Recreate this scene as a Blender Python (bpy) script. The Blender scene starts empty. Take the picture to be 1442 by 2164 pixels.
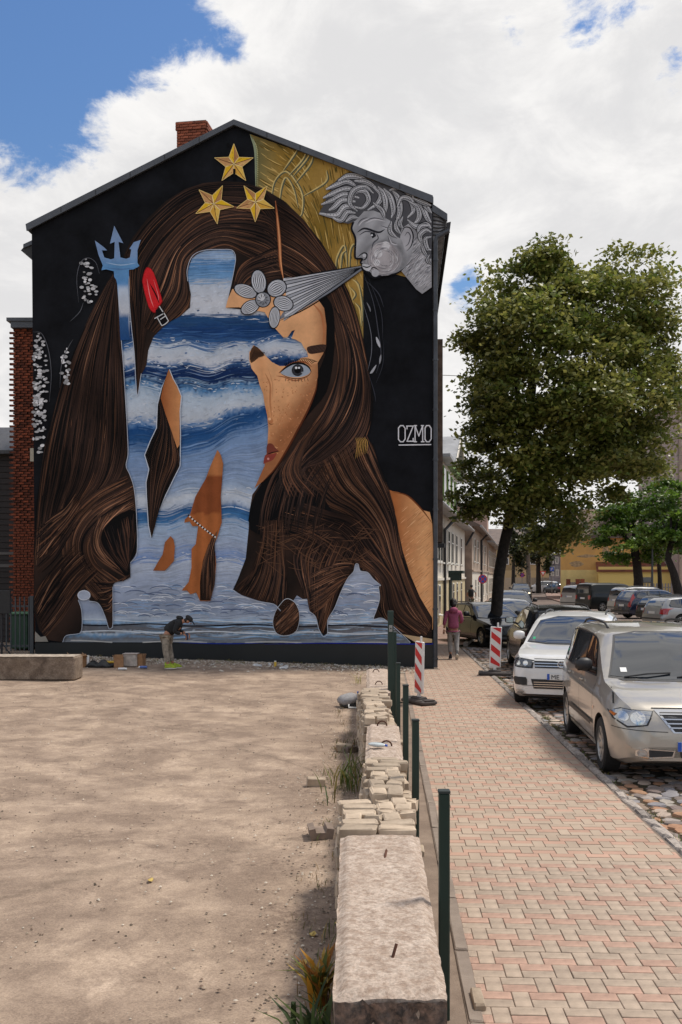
import bpy, bmesh, math, random
import numpy as np
from mathutils import Vector, Matrix
from mathutils.bvhtree import BVHTree
from mathutils.geometry import delaunay_2d_cdt
random.seed(7); RNG = np.random.default_rng(7)
S = bpy.context.scene
COL = S.collection
R = math.radians
FPX, CX, HZ, EYE = 2050.0, 721.0, 1215.0, 2.4      # focal length in photo pixels, centre, horizon row, eye height

# ---------------------------------------------------------------- camera
cam = bpy.data.cameras.new('camera'); cam_o = bpy.data.objects.new('camera', cam); COL.objects.link(cam_o)
cam.sensor_fit = 'HORIZONTAL'; cam.sensor_width = 36; cam.lens = 36*FPX/1442
cam.shift_y = (HZ-1082)/1442; cam.clip_start = .1; cam.clip_end = 3000
cam_o.location = (0, 0, EYE); cam_o.rotation_euler = (R(90), 0, 0)
S.camera = cam_o
# ---------------------------------------------------------------- light
SUN_AZ, SUN_EL = R(66), R(62)
S.view_settings.view_transform = 'Standard'; S.view_settings.look = 'None'
S.view_settings.gamma = 1; S.view_settings.exposure = 0.13; S.view_settings.use_curve_mapping = False
sun = bpy.data.lights.new('sun', 'SUN'); sun_o = bpy.data.objects.new('sun', sun); COL.objects.link(sun_o)
sun.energy = 3.2; sun.angle = R(10); sun.color = (1, .93, .83)
sd = Vector((math.sin(SUN_AZ)*math.cos(SUN_EL), math.cos(SUN_AZ)*math.cos(SUN_EL), math.sin(SUN_EL)))
sun_o.rotation_euler = sd.to_track_quat('Z', 'Y').to_euler(); sun_o.location = (20, 10, 30)

def pxdir(px, py):
    v = Vector(((px-CX)/FPX, 1, (HZ-py)/FPX)); v.normalize(); return v

W = bpy.data.worlds.new('World'); S.world = W; W.use_nodes = True
nt = W.node_tree; nt.nodes.clear(); N = nt.nodes.new; L = nt.links.new
def math_node(op, a, b=None, clamp=False, tree=None):
    t = tree or nt
    n = t.nodes.new('ShaderNodeMath'); n.operation = op; n.use_clamp = clamp
    for i, v in enumerate((a, b)):
        if v is None: continue
        if isinstance(v, (int, float)): n.inputs[i].default_value = v
        else: t.links.new(v, n.inputs[i])
    return n.outputs[0]
out = N('ShaderNodeOutputWorld'); bg = N('ShaderNodeBackground'); bg.inputs['Strength'].default_value = .1
L(bg.outputs[0], out.inputs[0])
sky = N('ShaderNodeTexSky'); sky.sky_type = 'NISHITA'; sky.sun_disc = False
sky.sun_elevation = SUN_EL; sky.sun_rotation = SUN_AZ; sky.air_density = 1.6; sky.dust_density = .6; sky.ozone_density = 3
tc = N('ShaderNodeTexCoord')
sep = N('ShaderNodeSeparateXYZ'); L(tc.outputs['Generated'], sep.inputs[0])
mp = N('ShaderNodeMapping'); mp.inputs['Scale'].default_value = (1, 1, 1.7); mp.inputs['Location'].default_value = (3.1, 1.3, .4)
L(tc.outputs['Generated'], mp.inputs[0])
def noise(scale, det, rough, dist=0, loc=None):
    n = N('ShaderNodeTexNoise'); n.inputs['Scale'].default_value = scale; n.inputs['Detail'].default_value = det
    n.inputs['Roughness'].default_value = rough; n.inputs['Distortion'].default_value = dist
    L(mp.outputs[0], n.inputs['Vector']); return n.outputs['Fac']
big = noise(3.2, 14, .64, .3); fine = noise(14, 12, .66, .35)
cover = math_node('ADD', math_node('MULTIPLY', big, 1.0), math_node('MULTIPLY', math_node('SUBTRACT', fine, .5), .60))
cover = math_node('ADD', cover, .055)
for (px, py, r, amt) in [(60, 20, .20, -.38), (330, 20, .09, -.26), (985, 610, .06, -.30), (1085, 70, .03, -.17), (1250, 15, .05, -.2), (1420, 120, .03, -.16), (960, 640, .04, -.14), (880, 20, .02, -.12),
                         (1400, 230, .06, -.10), (350, 285, .03, -.1), (495, 105, .03, -.16), (1000, 560, .03, -.1),
                         (700, 330, .34, .23), (340, 400, .14, .15), (1250, 350, .24, .18), (1200, 900, .2, .13), (60, 700, .2, .15), (700, 900, .5, .06)]:
    v = N('ShaderNodeVectorMath'); v.operation = 'DISTANCE'; L(tc.outputs['Generated'], v.inputs[0]); v.inputs[1].default_value = pxdir(px, py)
    m = N('ShaderNodeMapRange'); m.interpolation_type = 'SMOOTHSTEP'; L(v.outputs['Value'], m.inputs['Value'])
    m.inputs['From Min'].default_value = 0; m.inputs['From Max'].default_value = r*1.25
    m.inputs['To Min'].default_value = amt; m.inputs['To Max'].default_value = 0
    cover = math_node('ADD', cover, m.outputs[0])
mask = N('ShaderNodeMapRange'); mask.interpolation_type = 'SMOOTHSTEP'; L(cover, mask.inputs['Value'])
mask.inputs['From Min'].default_value = .45; mask.inputs['From Max'].default_value = .60
shade = N('ShaderNodeMapRange'); shade.interpolation_type = 'SMOOTHSTEP'
n2 = noise(7.5, 12, .62, .5)
L(math_node('ADD', math_node('MULTIPLY', cover, .35), math_node('MULTIPLY', n2, .8)), shade.inputs['Value'])
shade.inputs['From Min'].default_value = .50; shade.inputs['From Max'].default_value = .80
cc = N('ShaderNodeMix'); cc.data_type = 'RGBA'; L(shade.outputs[0], cc.inputs[0])
cc.inputs[6].default_value = (8.9, 8.75, 8.6, 1); cc.inputs[7].default_value = (7.0, 6.95, 7.0, 1)
mx = N('ShaderNodeMix'); mx.data_type = 'RGBA'; L(mask.outputs[0], mx.inputs[0])
tint = N('ShaderNodeMix'); tint.data_type = 'RGBA'; tint.blend_type = 'MULTIPLY'; tint.inputs[0].default_value = 1
L(sky.outputs[0], tint.inputs[6]); tint.inputs[7].default_value = (.58, .74, 1.0, 1)
L(tint.outputs[2], mx.inputs[6]); L(cc.outputs[2], mx.inputs[7]); L(mx.outputs[2], bg.inputs['Color'])

# ---------------------------------------------------------------- helpers
def lin(c):
    return tuple(((v/255)/12.92 if v/255 <= .04045 else ((v/255+.055)/1.055)**2.4) for v in c)
def mat(name, col, rough=.7, metal=0, nscale=None, namt=.15, bump=0, bscale=None, spec=None, coat=0, col2=None, emit=None, detail=6, coords='Object'):
    """principled material with noise driven colour wear and bump; colours given as linear albedo"""
    m = bpy.data.materials.new(name); m.use_nodes = True
    t = m.node_tree; b = t.nodes['Principled BSDF']
    b.inputs['Base Color'].default_value = (*col, 1); b.inputs['Roughness'].default_value = rough; b.inputs['Metallic'].default_value = metal
    if spec is not None: b.inputs['Specular IOR Level'].default_value = spec
    if coat: b.inputs['Coat Weight'].default_value = coat; b.inputs['Coat Roughness'].default_value = .04
    if emit: b.inputs['Emission Color'].default_value = (*emit[0], 1); b.inputs['Emission Strength'].default_value = emit[1]
    tcn = t.nodes.new('ShaderNodeTexCoord')
    if nscale:
        n = t.nodes.new('ShaderNodeTexNoise'); n.inputs['Scale'].default_value = nscale; n.inputs['Detail'].default_value = detail; n.inputs['Roughness'].default_value = .65
        t.links.new(tcn.outputs[coords], n.inputs['Vector'])
        r = t.nodes.new('ShaderNodeValToRGB'); r.color_ramp.elements[0].position = .3; r.color_ramp.elements[1].position = .7
        c2 = col2 or tuple(max(0, v*(1-namt*2)) for v in col)
        c1 = col if col2 else tuple(min(1, v*(1+namt)) for v in col)
        r.color_ramp.elements[0].color = (*c2, 1); r.color_ramp.elements[1].color = (*c1, 1)
        t.links.new(n.outputs['Fac'], r.inputs[0]); t.links.new(r.outputs[0], b.inputs['Base Color'])
    if bump:
        n = t.nodes.new('ShaderNodeTexNoise'); n.inputs['Scale'].default_value = bscale or 30; n.inputs['Detail'].default_value = 8; n.inputs['Roughness'].default_value = .7
        t.links.new(tcn.outputs[coords], n.inputs['Vector'])
        bn = t.nodes.new('ShaderNodeBump'); bn.inputs['Strength'].default_value = min(1, bump*10); bn.inputs['Distance'].default_value = bump
        t.links.new(n.outputs['Fac'], bn.inputs['Height']); t.links.new(bn.outputs[0], b.inputs['Normal'])
    return m
def vary(m, amt=.25, hue=0.02):
    """make a material vary from object to object (Object Info random)"""
    t = m.node_tree; b = t.nodes['Principled BSDF']; i = b.inputs['Base Color']
    oi = t.nodes.new('ShaderNodeObjectInfo'); h = t.nodes.new('ShaderNodeHueSaturation')
    mr = t.nodes.new('ShaderNodeMapRange'); mr.inputs['To Min'].default_value = 1-amt; mr.inputs['To Max'].default_value = 1+amt
    t.links.new(oi.outputs['Random'], mr.inputs['Value']); t.links.new(mr.outputs[0], h.inputs['Value'])
    if i.is_linked: t.links.new(i.links[0].from_socket, h.inputs['Color'])
    else: h.inputs['Color'].default_value = i.default_value
    t.links.new(h.outputs[0], i); return m
def attr_mat(name, rough=.7, trans=0, gain=1.0, spec=.3, wear=0, bump=0):
    """material whose colour comes from the per-vertex paint / leaf colour"""
    m = bpy.data.materials.new(name); m.use_nodes = True; t = m.node_tree; b = t.nodes['Principled BSDF']
    a = t.nodes.new('ShaderNodeAttribute'); a.attribute_name = 'Col'; src = a.outputs['Color']
    tcn = t.nodes.new('ShaderNodeTexCoord')
    if wear:
        n = t.nodes.new('ShaderNodeTexNoise'); n.inputs['Scale'].default_value = 2.2; n.inputs['Detail'].default_value = 12; n.inputs['Roughness'].default_value = .7
        t.links.new(tcn.outputs['Object'], n.inputs['Vector'])
        mr = t.nodes.new('ShaderNodeMapRange'); mr.inputs['From Min'].default_value = .3; mr.inputs['From Max'].default_value = .7
        mr.inputs['To Min'].default_value = 1-wear; mr.inputs['To Max'].default_value = 1+wear
        t.links.new(n.outputs['Fac'], mr.inputs['Value'])
        h = t.nodes.new('ShaderNodeHueSaturation'); t.links.new(src, h.inputs['Color']); t.links.new(mr.outputs[0], h.inputs['Value']); src = h.outputs[0]
    t.links.new(src, b.inputs['Base Color']); b.inputs['Roughness'].default_value = rough; b.inputs['Specular IOR Level'].default_value = spec
    if bump:
        n = t.nodes.new('ShaderNodeTexNoise'); n.inputs['Scale'].default_value = 12; n.inputs['Detail'].default_value = 10
        t.links.new(tcn.outputs['Object'], n.inputs['Vector'])
        bn = t.nodes.new('ShaderNodeBump'); bn.inputs['Strength'].default_value = .5; bn.inputs['Distance'].default_value = bump
        t.links.new(n.outputs['Fac'], bn.inputs['Height']); t.links.new(bn.outputs[0], b.inputs['Normal'])
    if trans:
        o = t.nodes['Material Output']; tr = t.nodes.new('ShaderNodeBsdfTranslucent'); t.links.new(src, tr.inputs['Color'])
        ms = t.nodes.new('ShaderNodeMixShader'); ms.inputs[0].default_value = trans
        t.links.new(b.outputs[0], ms.inputs[1]); t.links.new(tr.outputs[0], ms.inputs[2]); t.links.new(ms.outputs[0], o.inputs[0])
    return m

def G(px, py, z=0.0):
    """where the ray through a photo pixel meets the level z"""
    y = (EYE-z)*FPX/(py-HZ); return Vector(((px-CX)*y/FPX, y, z))
def P(px, py, y): return Vector(((px-CX)*y/FPX, y, EYE+(HZ-py)*y/FPX))

def link(name, me, parent=None, loc=None, rotz=None):
    o = bpy.data.objects.new(name, me); COL.objects.link(o)
    if parent is not None: o.parent = parent
    if loc is not None: o.location = loc
    if rotz is not None: o.rotation_euler = (0, 0, rotz)
    return o
def tag(o, label=None, cat=None, group=None, kind=None):
    if label: o['label'] = label
    if cat: o['category'] = cat
    if group: o['group'] = group
    if kind: o['kind'] = kind
    return o
def thing(name, label, cat, loc=(0, 0, 0), rotz=0, group=None):
    o = link(name, None, None, loc, rotz); o.empty_display_size = .1
    return tag(o, label, cat, group)
def smooth(me, ang=35):
    me.polygons.foreach_set('use_smooth', [True]*len(me.polygons))
    try: me.set_sharp_from_angle(angle=R(ang))
    except Exception: pass
def kids(o): return [c for c in COL.objects if c.parent == o]
def copy_tree(o, parent=None, allk=None):
    if allk is None:
        allk = {}
        for c in COL.objects:
            if c.parent: allk.setdefault(c.parent.name, []).append(c)
    c = o.copy(); COL.objects.link(c)
    if parent is not None: c.parent = parent
    for k in allk.get(o.name, []): copy_tree(k, c, allk)
    return c

class MB:
    """collects simple shapes; build() links them as ONE mesh object"""
    def __init__(s): s.v = []; s.f = []; s.mi = []; s.cur = 0
    def add(s, vs, fs, M=None):
        b = len(s.v)
        s.v += [tuple(M @ Vector(v)) for v in vs] if M is not None else [tuple(v) for v in vs]
        s.f += [tuple(i+b for i in f) for f in fs]; s.mi += [s.cur]*len(fs); return s
    def box(s, c, d, rz=0, M=None, ch=0, taper=1, jit=0):
        hx, hy, hz = d[0]/2, d[1]/2, d[2]/2
        j = (lambda: random.uniform(-jit, jit)) if jit else (lambda: 0)
        if ch:
            vs = []
            for z, k in ((-hz, ch), (-hz+ch, 0), (hz-ch, 0), (hz, ch)):
                for x, y in ((-hx+ch, -hy), (hx-ch, -hy), (hx, -hy+ch), (hx, hy-ch), (hx-ch, hy), (-hx+ch, hy), (-hx, hy-ch), (-hx, -hy+ch)):
                    vs.append((x-math.copysign(k, x)+j(), y-math.copysign(k, y)+j(), z+j()))
            fs = [tuple(range(7, -1, -1)), tuple(range(24, 32))]
            for l in range(3):
                for i in range(8): fs.append((l*8+i, l*8+(i+1) % 8, l*8+8+(i+1) % 8, l*8+8+i))
        else:
            vs = [(sx*hx*(taper if z > 0 else 1)+j(), sy*hy*(taper if z > 0 else 1)+j(), z*hz+j()) for z in (-1, 1) for sx, sy in ((-1, -1), (1, -1), (1, 1), (-1, 1))]
            fs = [(3, 2, 1, 0), (4, 5, 6, 7), (0, 1, 5, 4), (1, 2, 6, 5), (2, 3, 7, 6), (3, 0, 4, 7)]
        T = Matrix.Translation(Vector(c)) @ Matrix.Rotation(rz, 4, 'Z')
        return s.add(vs, fs, M @ T if M is not None else T)
    def prism(s, poly, z0, z1, M=None):
        """poly in xy, extruded in z"""
        n = len(poly); vs = [(x, y, z0) for x, y in poly]+[(x, y, z1) for x, y in poly]
        fs = [tuple(range(n-1, -1, -1)), tuple(range(n, 2*n))]+[(i, (i+1) % n, n+(i+1) % n, n+i) for i in range(n)]
        return s.add(vs, fs, M)
    def ext(s, poly3, vec):
        """a flat 3d polygon pushed along vec"""
        n = len(poly3); vs = [tuple(p) for p in poly3]+[tuple(Vector(p)+Vector(vec)) for p in poly3]
        fs = [tuple(range(n-1, -1, -1)), tuple(range(n, 2*n))]+[(i, (i+1) % n, n+(i+1) % n, n+i) for i in range(n)]
        return s.add(vs, fs)
    def tube(s, pts, r, n=8, cap=True, M=None):
        pts = [Vector(p) for p in pts]; rs = r if isinstance(r, (list, tuple)) else [r]*len(pts)
        vs = []; up = Vector((0, 0, 1)); prev = None
        for i, p in enumerate(pts):
            d = (pts[min(i+1, len(pts)-1)]-pts[max(i-1, 0)]).normalized()
            if prev is None:
                a = d.cross(up); a = a.normalized() if a.length > .05 else Vector((1, 0, 0))
            else: a = (prev-d*prev.dot(d)).normalized()
            prev = a; b = d.cross(a)
            vs += [p+(a*math.cos(t)+b*math.sin(t))*rs[i] for t in [2*math.pi*k/n for k in range(n)]]
        fs = [(i*n+k, i*n+(k+1) % n, (i+1)*n+(k+1) % n, (i+1)*n+k) for i in range(len(pts)-1) for k in range(n)]
        if cap: fs += [tuple(range(n-1, -1, -1)), tuple((len(pts)-1)*n+k for k in range(n))]
        return s.add(vs, fs, M)
    def lathe(s, prof, n=20, M=None, axis='Z'):
        """prof: (radius, height)"""
        vs = []
        for r, h in prof:
            for k in range(n):
                t = 2*math.pi*k/n
                vs.append((r*math.cos(t), r*math.sin(t), h) if axis == 'Z' else (h, r*math.cos(t), r*math.sin(t)))
        fs = [(i*n+k, i*n+(k+1) % n, (i+1)*n+(k+1) % n, (i+1)*n+k) for i in range(len(prof)-1) for k in range(n)]
        fs += [tuple(range(n-1, -1, -1)), tuple((len(prof)-1)*n+k for k in range(n))]
        return s.add(vs, fs, M)
    def grid(s, rows):
        n = len(rows[0]); vs = [p for r in rows for p in r]
        return s.add(vs, [(i*n+k, i*n+k+1, (i+1)*n+k+1, (i+1)*n+k) for i in range(len(rows)-1) for k in range(n-1)])
    def mesh(s, name, mats, sm=None):
        me = bpy.data.meshes.new(name); me.from_pydata(s.v, [], s.f)
        for m in (mats if isinstance(mats, (list, tuple)) else [mats]): me.materials.append(m)
        if any(s.mi): me.polygons.foreach_set('material_index', s.mi)
        if sm: smooth(me, sm)
        me.update(); return me
    def build(s, name, mats, parent=None, loc=None, rotz=None, sm=None):
        return link(name, s.mesh(name, mats, sm), parent, loc, rotz)
def np_mesh(name, V, F, mats, C=None, sm=False):
    """V (n,3), F (m,k) arrays; C (n,3) point colours"""
    me = bpy.data.meshes.new(name); V = np.asarray(V, np.float32); F = np.asarray(F, np.int32); k = F.shape[1]
    me.vertices.add(len(V)); me.vertices.foreach_set('co', V.ravel())
    me.loops.add(F.size); me.loops.foreach_set('vertex_index', F.ravel())
    me.polygons.add(len(F)); me.polygons.foreach_set('loop_start', np.arange(0, F.size, k, dtype=np.int32))
    me.polygons.foreach_set('loop_total', np.full(len(F), k, np.int32))
    for m in (mats if isinstance(mats, (list, tuple)) else [mats]): me.materials.append(m)
    if C is not None:
        a = me.color_attributes.new('Col', 'FLOAT_COLOR', 'POINT')
        a.data.foreach_set('color', np.c_[np.asarray(C, np.float32), np.ones(len(V), np.float32)].ravel())
    me.polygons.foreach_set('use_smooth', [bool(sm)]*len(F))
    me.update(calc_edges=True); return me
def sh(x, a, b):
    t = min(1, max(0, (x-a)/(b-a))); return t*t*(3-2*t)
def lot_z(x, y): return .21*min(1, max(0, (2.4-x)/10.9))*sh(y, 8, 24)
def catmull(P_, n=12, closed=False):
    P_ = np.asarray(P_, float)
    if closed: Q = np.vstack([P_[-1], P_, P_[0], P_[1]])
    else: Q = np.vstack([2*P_[0]-P_[1], P_, 2*P_[-1]-P_[-2]])
    out_ = []
    t = np.linspace(0, 1, n, endpoint=False)[:, None]
    for i in range(1, len(Q)-2):
        a, b, c, d = Q[i-1], Q[i], Q[i+1], Q[i+2]
        out_.append(.5*((2*b)+(-a+c)*t+(2*a-5*b+4*c-d)*t**2+(-a+3*b-3*c+d)*t**3))
    o = np.vstack(out_)
    return o if closed else np.vstack([o, Q[-2]])
def resample(p, n):
    d = np.r_[0, np.cumsum(np.hypot(*np.diff(p, axis=0).T))]; u = np.linspace(0, d[-1], n)
    return np.c_[np.interp(u, d, p[:, 0]), np.interp(u, d, p[:, 1])]
def inside(pts, poly):
    x, y = pts[:, 0], pts[:, 1]; r = np.zeros(len(pts), bool); q = poly; j = len(q)-1
    for i in range(len(q)):
        yi, yj = q[i][1], q[j][1]
        if yi != yj:
            c = ((yi > y) != (yj > y)) & (x < (q[j][0]-q[i][0])*(y-yi)/(yj-yi)+q[i][0]); r ^= c
        j = i
    return r
# ================================================================ MURAL BUILDING
MB0 = Vector((2.387, 24.97, 0)); UX = Vector((1, -.157, 0)).normalized(); NY = Vector((.157, 1, 0)).normalized()
MROT = math.atan2(UX.y, UX.x)
def ML(px, py, off=0.0):
    """photo pixel -> (x, z) on the gable wall in the building's own frame"""
    d = Vector(((px-CX)/FPX, 1, (HZ-py)/FPX)); o = Vector((0, 0, EYE)); p0 = MB0+NY*off
    t = (p0-o).dot(NY)/d.dot(NY); p = o+d*t; return ((p-MB0).dot(UX), p.z)
def MLv(pts):
    pts = np.asarray(pts, float); dx = (pts[:, 0]-CX)/FPX; dz = (HZ-pts[:, 1])/FPX
    den = dx*NY.x+NY.y; t = (MB0.x*NY.x+MB0.y*NY.y)/den
    X, Y = dx*t, t
    return np.c_[(X-MB0.x)*UX.x+(Y-MB0.y)*UX.y, EYE+dz*t]
class Painter:
    def __init__(s): s.V = []; s.F = []; s.C = []; s.n = 0; s.layer = 0
    def put(s, p, f, c):
        s.layer += 1; l = MLv(p); y = np.full(len(l), -.004-.0000035*s.layer)
        s.V.append(np.c_[l[:, 0], y, l[:, 1]]); s.F.append(np.asarray(f, int)+s.n); s.C.append(c); s.n += len(l)
    def fill(s, poly, col, step=0, smoothn=0, closed=True):
        poly = np.asarray(poly, float)
        if smoothn: poly = catmull(poly, smoothn, True)
        pts = [Vector(p) for p in poly]; n = len(pts)
        if step:
            x0, y0 = poly.min(0); x1, y1 = poly.max(0)
            gx, gy = np.meshgrid(np.arange(x0+step/2, x1, step), np.arange(y0+step/2, y1, step))
            g = np.c_[gx.ravel(), gy.ravel()]+RNG.uniform(-.2, .2, (gx.size, 2))*step
            g = g[inside(g, poly)]; pts += [Vector(p) for p in g]
        r = delaunay_2d_cdt(pts, [], [list(range(n))], 1, 1e-4)
        v = np.array([tuple(p) for p in r[0]]); f = np.array([t[:3] for t in r[2] if len(t) == 3])
        if not len(f): return
        c = np.array([col(x, y) for x, y in v]) if callable(col) else np.tile(np.array(lin(col)), (len(v), 1))
        s.put(v, f, c)
    def stroke(s, p, w, col, taper=True, clip=None, sheen=False):
        p = np.asarray(p, float)
        if clip is not None:
            m = inside(p, clip)
            if not m.any(): return
            runs = np.split(np.arange(len(p)), np.where(np.diff(m.astype(int)) != 0)[0]+1)
            runs = [r for r in runs if m[r[0]] and len(r) > 2]
            for r in runs: s.stroke(p[r], w, col, taper, None, sheen)
            return
        d = np.gradient(p, axis=0); L_ = np.hypot(d[:, 0], d[:, 1])[:, None]+1e-9; nn = np.c_[-d[:, 1], d[:, 0]]/L_
        u = np.linspace(0, 1, len(p)); ww = (w*np.sin(np.pi*np.clip(u, .03, .97))**.6 if taper else np.full(len(p), w))[:, None]/2
        v = np.empty((2*len(p), 2)); v[0::2] = p+nn*ww; v[1::2] = p-nn*ww
        i = np.arange(len(p)-1)*2
        f = np.vstack([np.c_[i, i+1, i+3], np.c_[i, i+3, i+2]])
        c = np.tile(np.array(lin(col)), (len(v), 1))
        if sheen:
            g = .5+.5*np.sin(v[:, 0]*.019+1.6*np.sin(v[:, 1]*.011)+.8)*np.sin(v[:, 1]*.016+1.1*np.sin(v[:, 0]*.013)); c = c*(.6+1.15*g**1.3)[:, None]
        s.put(v, f, c)
    def line(s, pts, w, col, n=8, taper=True, clip=None): s.stroke(catmull(pts, n) if len(pts) > 2 else resample(np.asarray(pts, float), 6), w, col, taper, clip)
    def band(s, A, B, n, w, pal, clip=None, frac=(.25, .8), wob=.02, wt=None, urange=(0, 1)):
        n = int(n*1.5); w = w*.72
        A = resample(catmull(A, 10), 48); B = resample(catmull(B, 10), 48)
        for _ in range(n):
            t = RNG.random(); a = A*(1-t)+B*t
            f = RNG.uniform(*frac); u0 = RNG.uniform(urange[0]-.1, max(urange[0], urange[1]-f*.7)); i0 = int(max(0, u0)*47); i1 = int(min(1, u0+f)*47)
            if i1-i0 < 5: continue
            q = a[i0:i1+1:1].copy(); k = np.linspace(0, 1, len(q))
            amp = RNG.normal(0, wob); q += ((B-A)[i0:i1+1])*(amp*np.sin(k*RNG.uniform(1, 4)+RNG.uniform(0, 6)))[:, None]
            c = pal[RNG.choice(len(pal), p=wt)]; c = tuple(np.clip(np.array(c)*RNG.uniform(.8, 1.2), 0, 255))
            s.stroke(q, w*RNG.uniform(.4, 1.5), c, True, clip, True)
    def build(s, name, m, parent):
        return link(name, np_mesh(name, np.vstack(s.V), np.vstack(s.F), m, np.vstack(s.C)), parent)
DK, MD, BR, CP, LT = (19, 16, 16), (50, 36, 31), (66, 47, 38), (98, 67, 49), (138, 100, 76)
HP = [DK, MD, BR, CP, LT]
def paint_mural():
    p = Painter()
    # --- gold field with ornaments
    gold = [(528, 283), (910, 418), (910, 600), (768, 560), (768, 720), (700, 700), (541, 500), (541, 300)]
    def gc(x, y):
        k = .5+.5*math.sin(x*.021+y*.013)*math.cos(y*.017-x*.008); k2 = .5+.5*math.sin(x*.06+y*.05)
        a = np.array(lin((128, 102, 40))); b = np.array(lin((190, 152, 82))); g = np.array(lin((118, 112, 72)))
        c = a*(1-k)+b*k; f = max(0, 1-abs(x-545)/50)+max(0, 1-abs(y-700)/60)*.6; return (c*(1-min(f, 1))+g*min(1, f))*(1+.12*(k2-.5))
    p.fill(gold, gc, 10)
    for _ in range(700):
        x, y = RNG.uniform(545, 790), RNG.uniform(290, 700); a = .5*math.sin(x*.02)+.9; l = RNG.uniform(12, 45)
        q = np.c_[x+np.linspace(0, l, 7)*math.cos(a), y+np.linspace(0, l, 7)*math.sin(a)+3*np.sin(np.linspace(0, 2, 7))]
        p.stroke(q, RNG.uniform(1, 3), [(214, 180, 108), (110, 86, 34), (168, 132, 60), (96, 84, 42)][RNG.integers(4)], True, np.array(gold))
    og, od = (214, 190, 124), (92, 96, 78)
    for pts in [[(575, 440), (580, 390), (600, 364), (618, 372), (640, 410), (640, 450), (630, 462)], [(592, 440), (596, 400), (606, 376), (622, 400), (632, 440)],
                [(612, 372), (640, 340), (650, 322)], [(600, 362), (622, 330), (630, 318)], [(626, 388), (656, 350), (664, 330)], [(622, 372), (648, 340), (657, 326)], [(643, 415), (690, 385), (692, 360)],
                [(712, 575), (714, 545), (730, 520), (736, 570)], [(722, 570), (724, 540), (733, 530)], [(740, 572), (742, 530), (752, 518), (756, 560)],
                [(745, 590), (757, 600), (765, 625)], [(742, 608), (752, 622), (746, 635)], [(752, 640), (762, 655), (766, 690)], [(760, 600), (766, 640), (768, 680)]]:
        p.line(pts, 5, od); p.line([(x-2, y-1) for x, y in pts], 3, og)
    for y in (286,): p.line([(529, 284), (540, 320), (541, 398)], 5, (150, 160, 130)); p.line([(534, 290), (544, 320), (545, 398)], 2, (190, 190, 140))
    for k in range(26): p.line([(541, 300+k*4), (549, 297+k*4)], 1, (90, 90, 50))
    # --- sea
    sea = [(222, 560), (262, 500), (300, 500), (280, 570), (395, 660), (395, 520), (505, 520), (530, 640), (585, 665), (640, 690), (662, 720), (660, 775), (580, 790), (575, 850), (580, 960), (556, 1030), (532, 1080), (500, 1235), (740, 1180), (812, 1185), (812, 1310), (852, 1357), (912, 1364), (130, 1357), (160, 1240), (250, 1200), (270, 1000), (262, 900), (246, 600)]
    sea = [(244, 560), (276, 560), (282, 650), (390, 640), (396, 520), (505, 520), (535, 640), (600, 680), (665, 700), (665, 780), (590, 800), (585, 850), (585, 960), (560, 1040), (540, 1100), (510, 1240), (740, 1180), (815, 1185), (815, 1300), (852, 1345), (868, 1360), (130, 1357), (150, 1240), (262, 1160), (262, 900)]
    st = [(520, (120, 158, 206)), (545, (176, 198, 222)), (556, (84, 136, 190)), (585, (120, 164, 208)), (602, (196, 206, 220)), (640, (208, 212, 220)), (662, (206, 212, 222)), (669, (44, 84, 130)),
          (700, (26, 62, 116)), (722, (66, 110, 164)), (735, (190, 202, 216)), (758, (208, 212, 220)), (770, (70, 110, 160)), (780, (22, 48, 96)), (800, (20, 46, 92)), (804, (150, 180, 210)), (808, (24, 54, 100)), (818, (90, 140, 188)),
          (835, (180, 198, 216)), (885, (200, 208, 218)), (903, (90, 130, 178)), (912, (28, 74, 130)), (935, (46, 92, 146)), (955, (120, 152, 194)), (1000, (140, 164, 200)), (1035, (160, 180, 206)), (1050, (206, 214, 224)), (1068, (190, 202, 218)),
          (1080, (50, 98, 152)), (1098, (70, 124, 176)), (1110, (168, 190, 216)), (1160, (170, 184, 208)), (1180, (122, 150, 200)), (1190, (190, 200, 216)), (1230, (172, 184, 206)), (1262, (160, 170, 190)), (1290, (150, 162, 184)), (1308, (190, 200, 214)),
          (1316, (150, 186, 220)), (1321, (110, 112, 118)), (1334, (112, 112, 116)), (1338, (196, 208, 220)), (1342, (120, 160, 196)), (1350, (112, 114, 118)), (1360, (140, 146, 154))]
    ys = np.array([a for a, b in st], float); cs = np.array([lin(b) for a, b in st])
    def warp(x, y):
        k = sh(y, 690, 730)*(1-sh(y, 1270, 1310))
        return y+k*(7*math.sin(x*.021+y*.01)+4*math.sin(x*.067)+ (sh(y, 700, 740)*(1-sh(y, 790, 800)))*(x-450)*.06 + (sh(y, 830, 870)*(1-sh(y, 960, 1010)))*max(0, x-400)*.28)+2*math.sin(x*.05)*sh(y, 1290, 1300)
    def sc(x, y):
        w = warp(x, y)+RNG.normal(0, 2.5 if 720 < y < 920 or 590 < y < 612 else 1.2); return np.array([np.interp(w, ys, cs[:, k]) for k in range(3)])
    p.fill(sea, sc, 4.2); seap = np.array(sea)
    for _ in range(4600):
        y = RNG.uniform(525, 1357); x = RNG.uniform(245, 850); foam = 735 < y < 765 or 820 < y < 900 or 600 < y < 665 or 1045 < y < 1070
        l = RNG.uniform(3, 12) if foam else RNG.uniform(14, 85) if y < 1260 else RNG.uniform(20, 120)
        wq = warp(x, y)+RNG.normal(0, 9); c = np.array([np.interp(wq, ys, cs[:, k]) for k in range(3)])
        s255 = np.clip((c**(1/2.25))*255*RNG.uniform(.93, 1.07), 0, 235)
        X = x+np.linspace(0, l, 9); Y = np.array([y-(warp(a, y)-warp(x, y)) for a in X])+RNG.uniform(0, 1.6)*np.sin(np.linspace(0, RNG.uniform(2, 7), 9))
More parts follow.
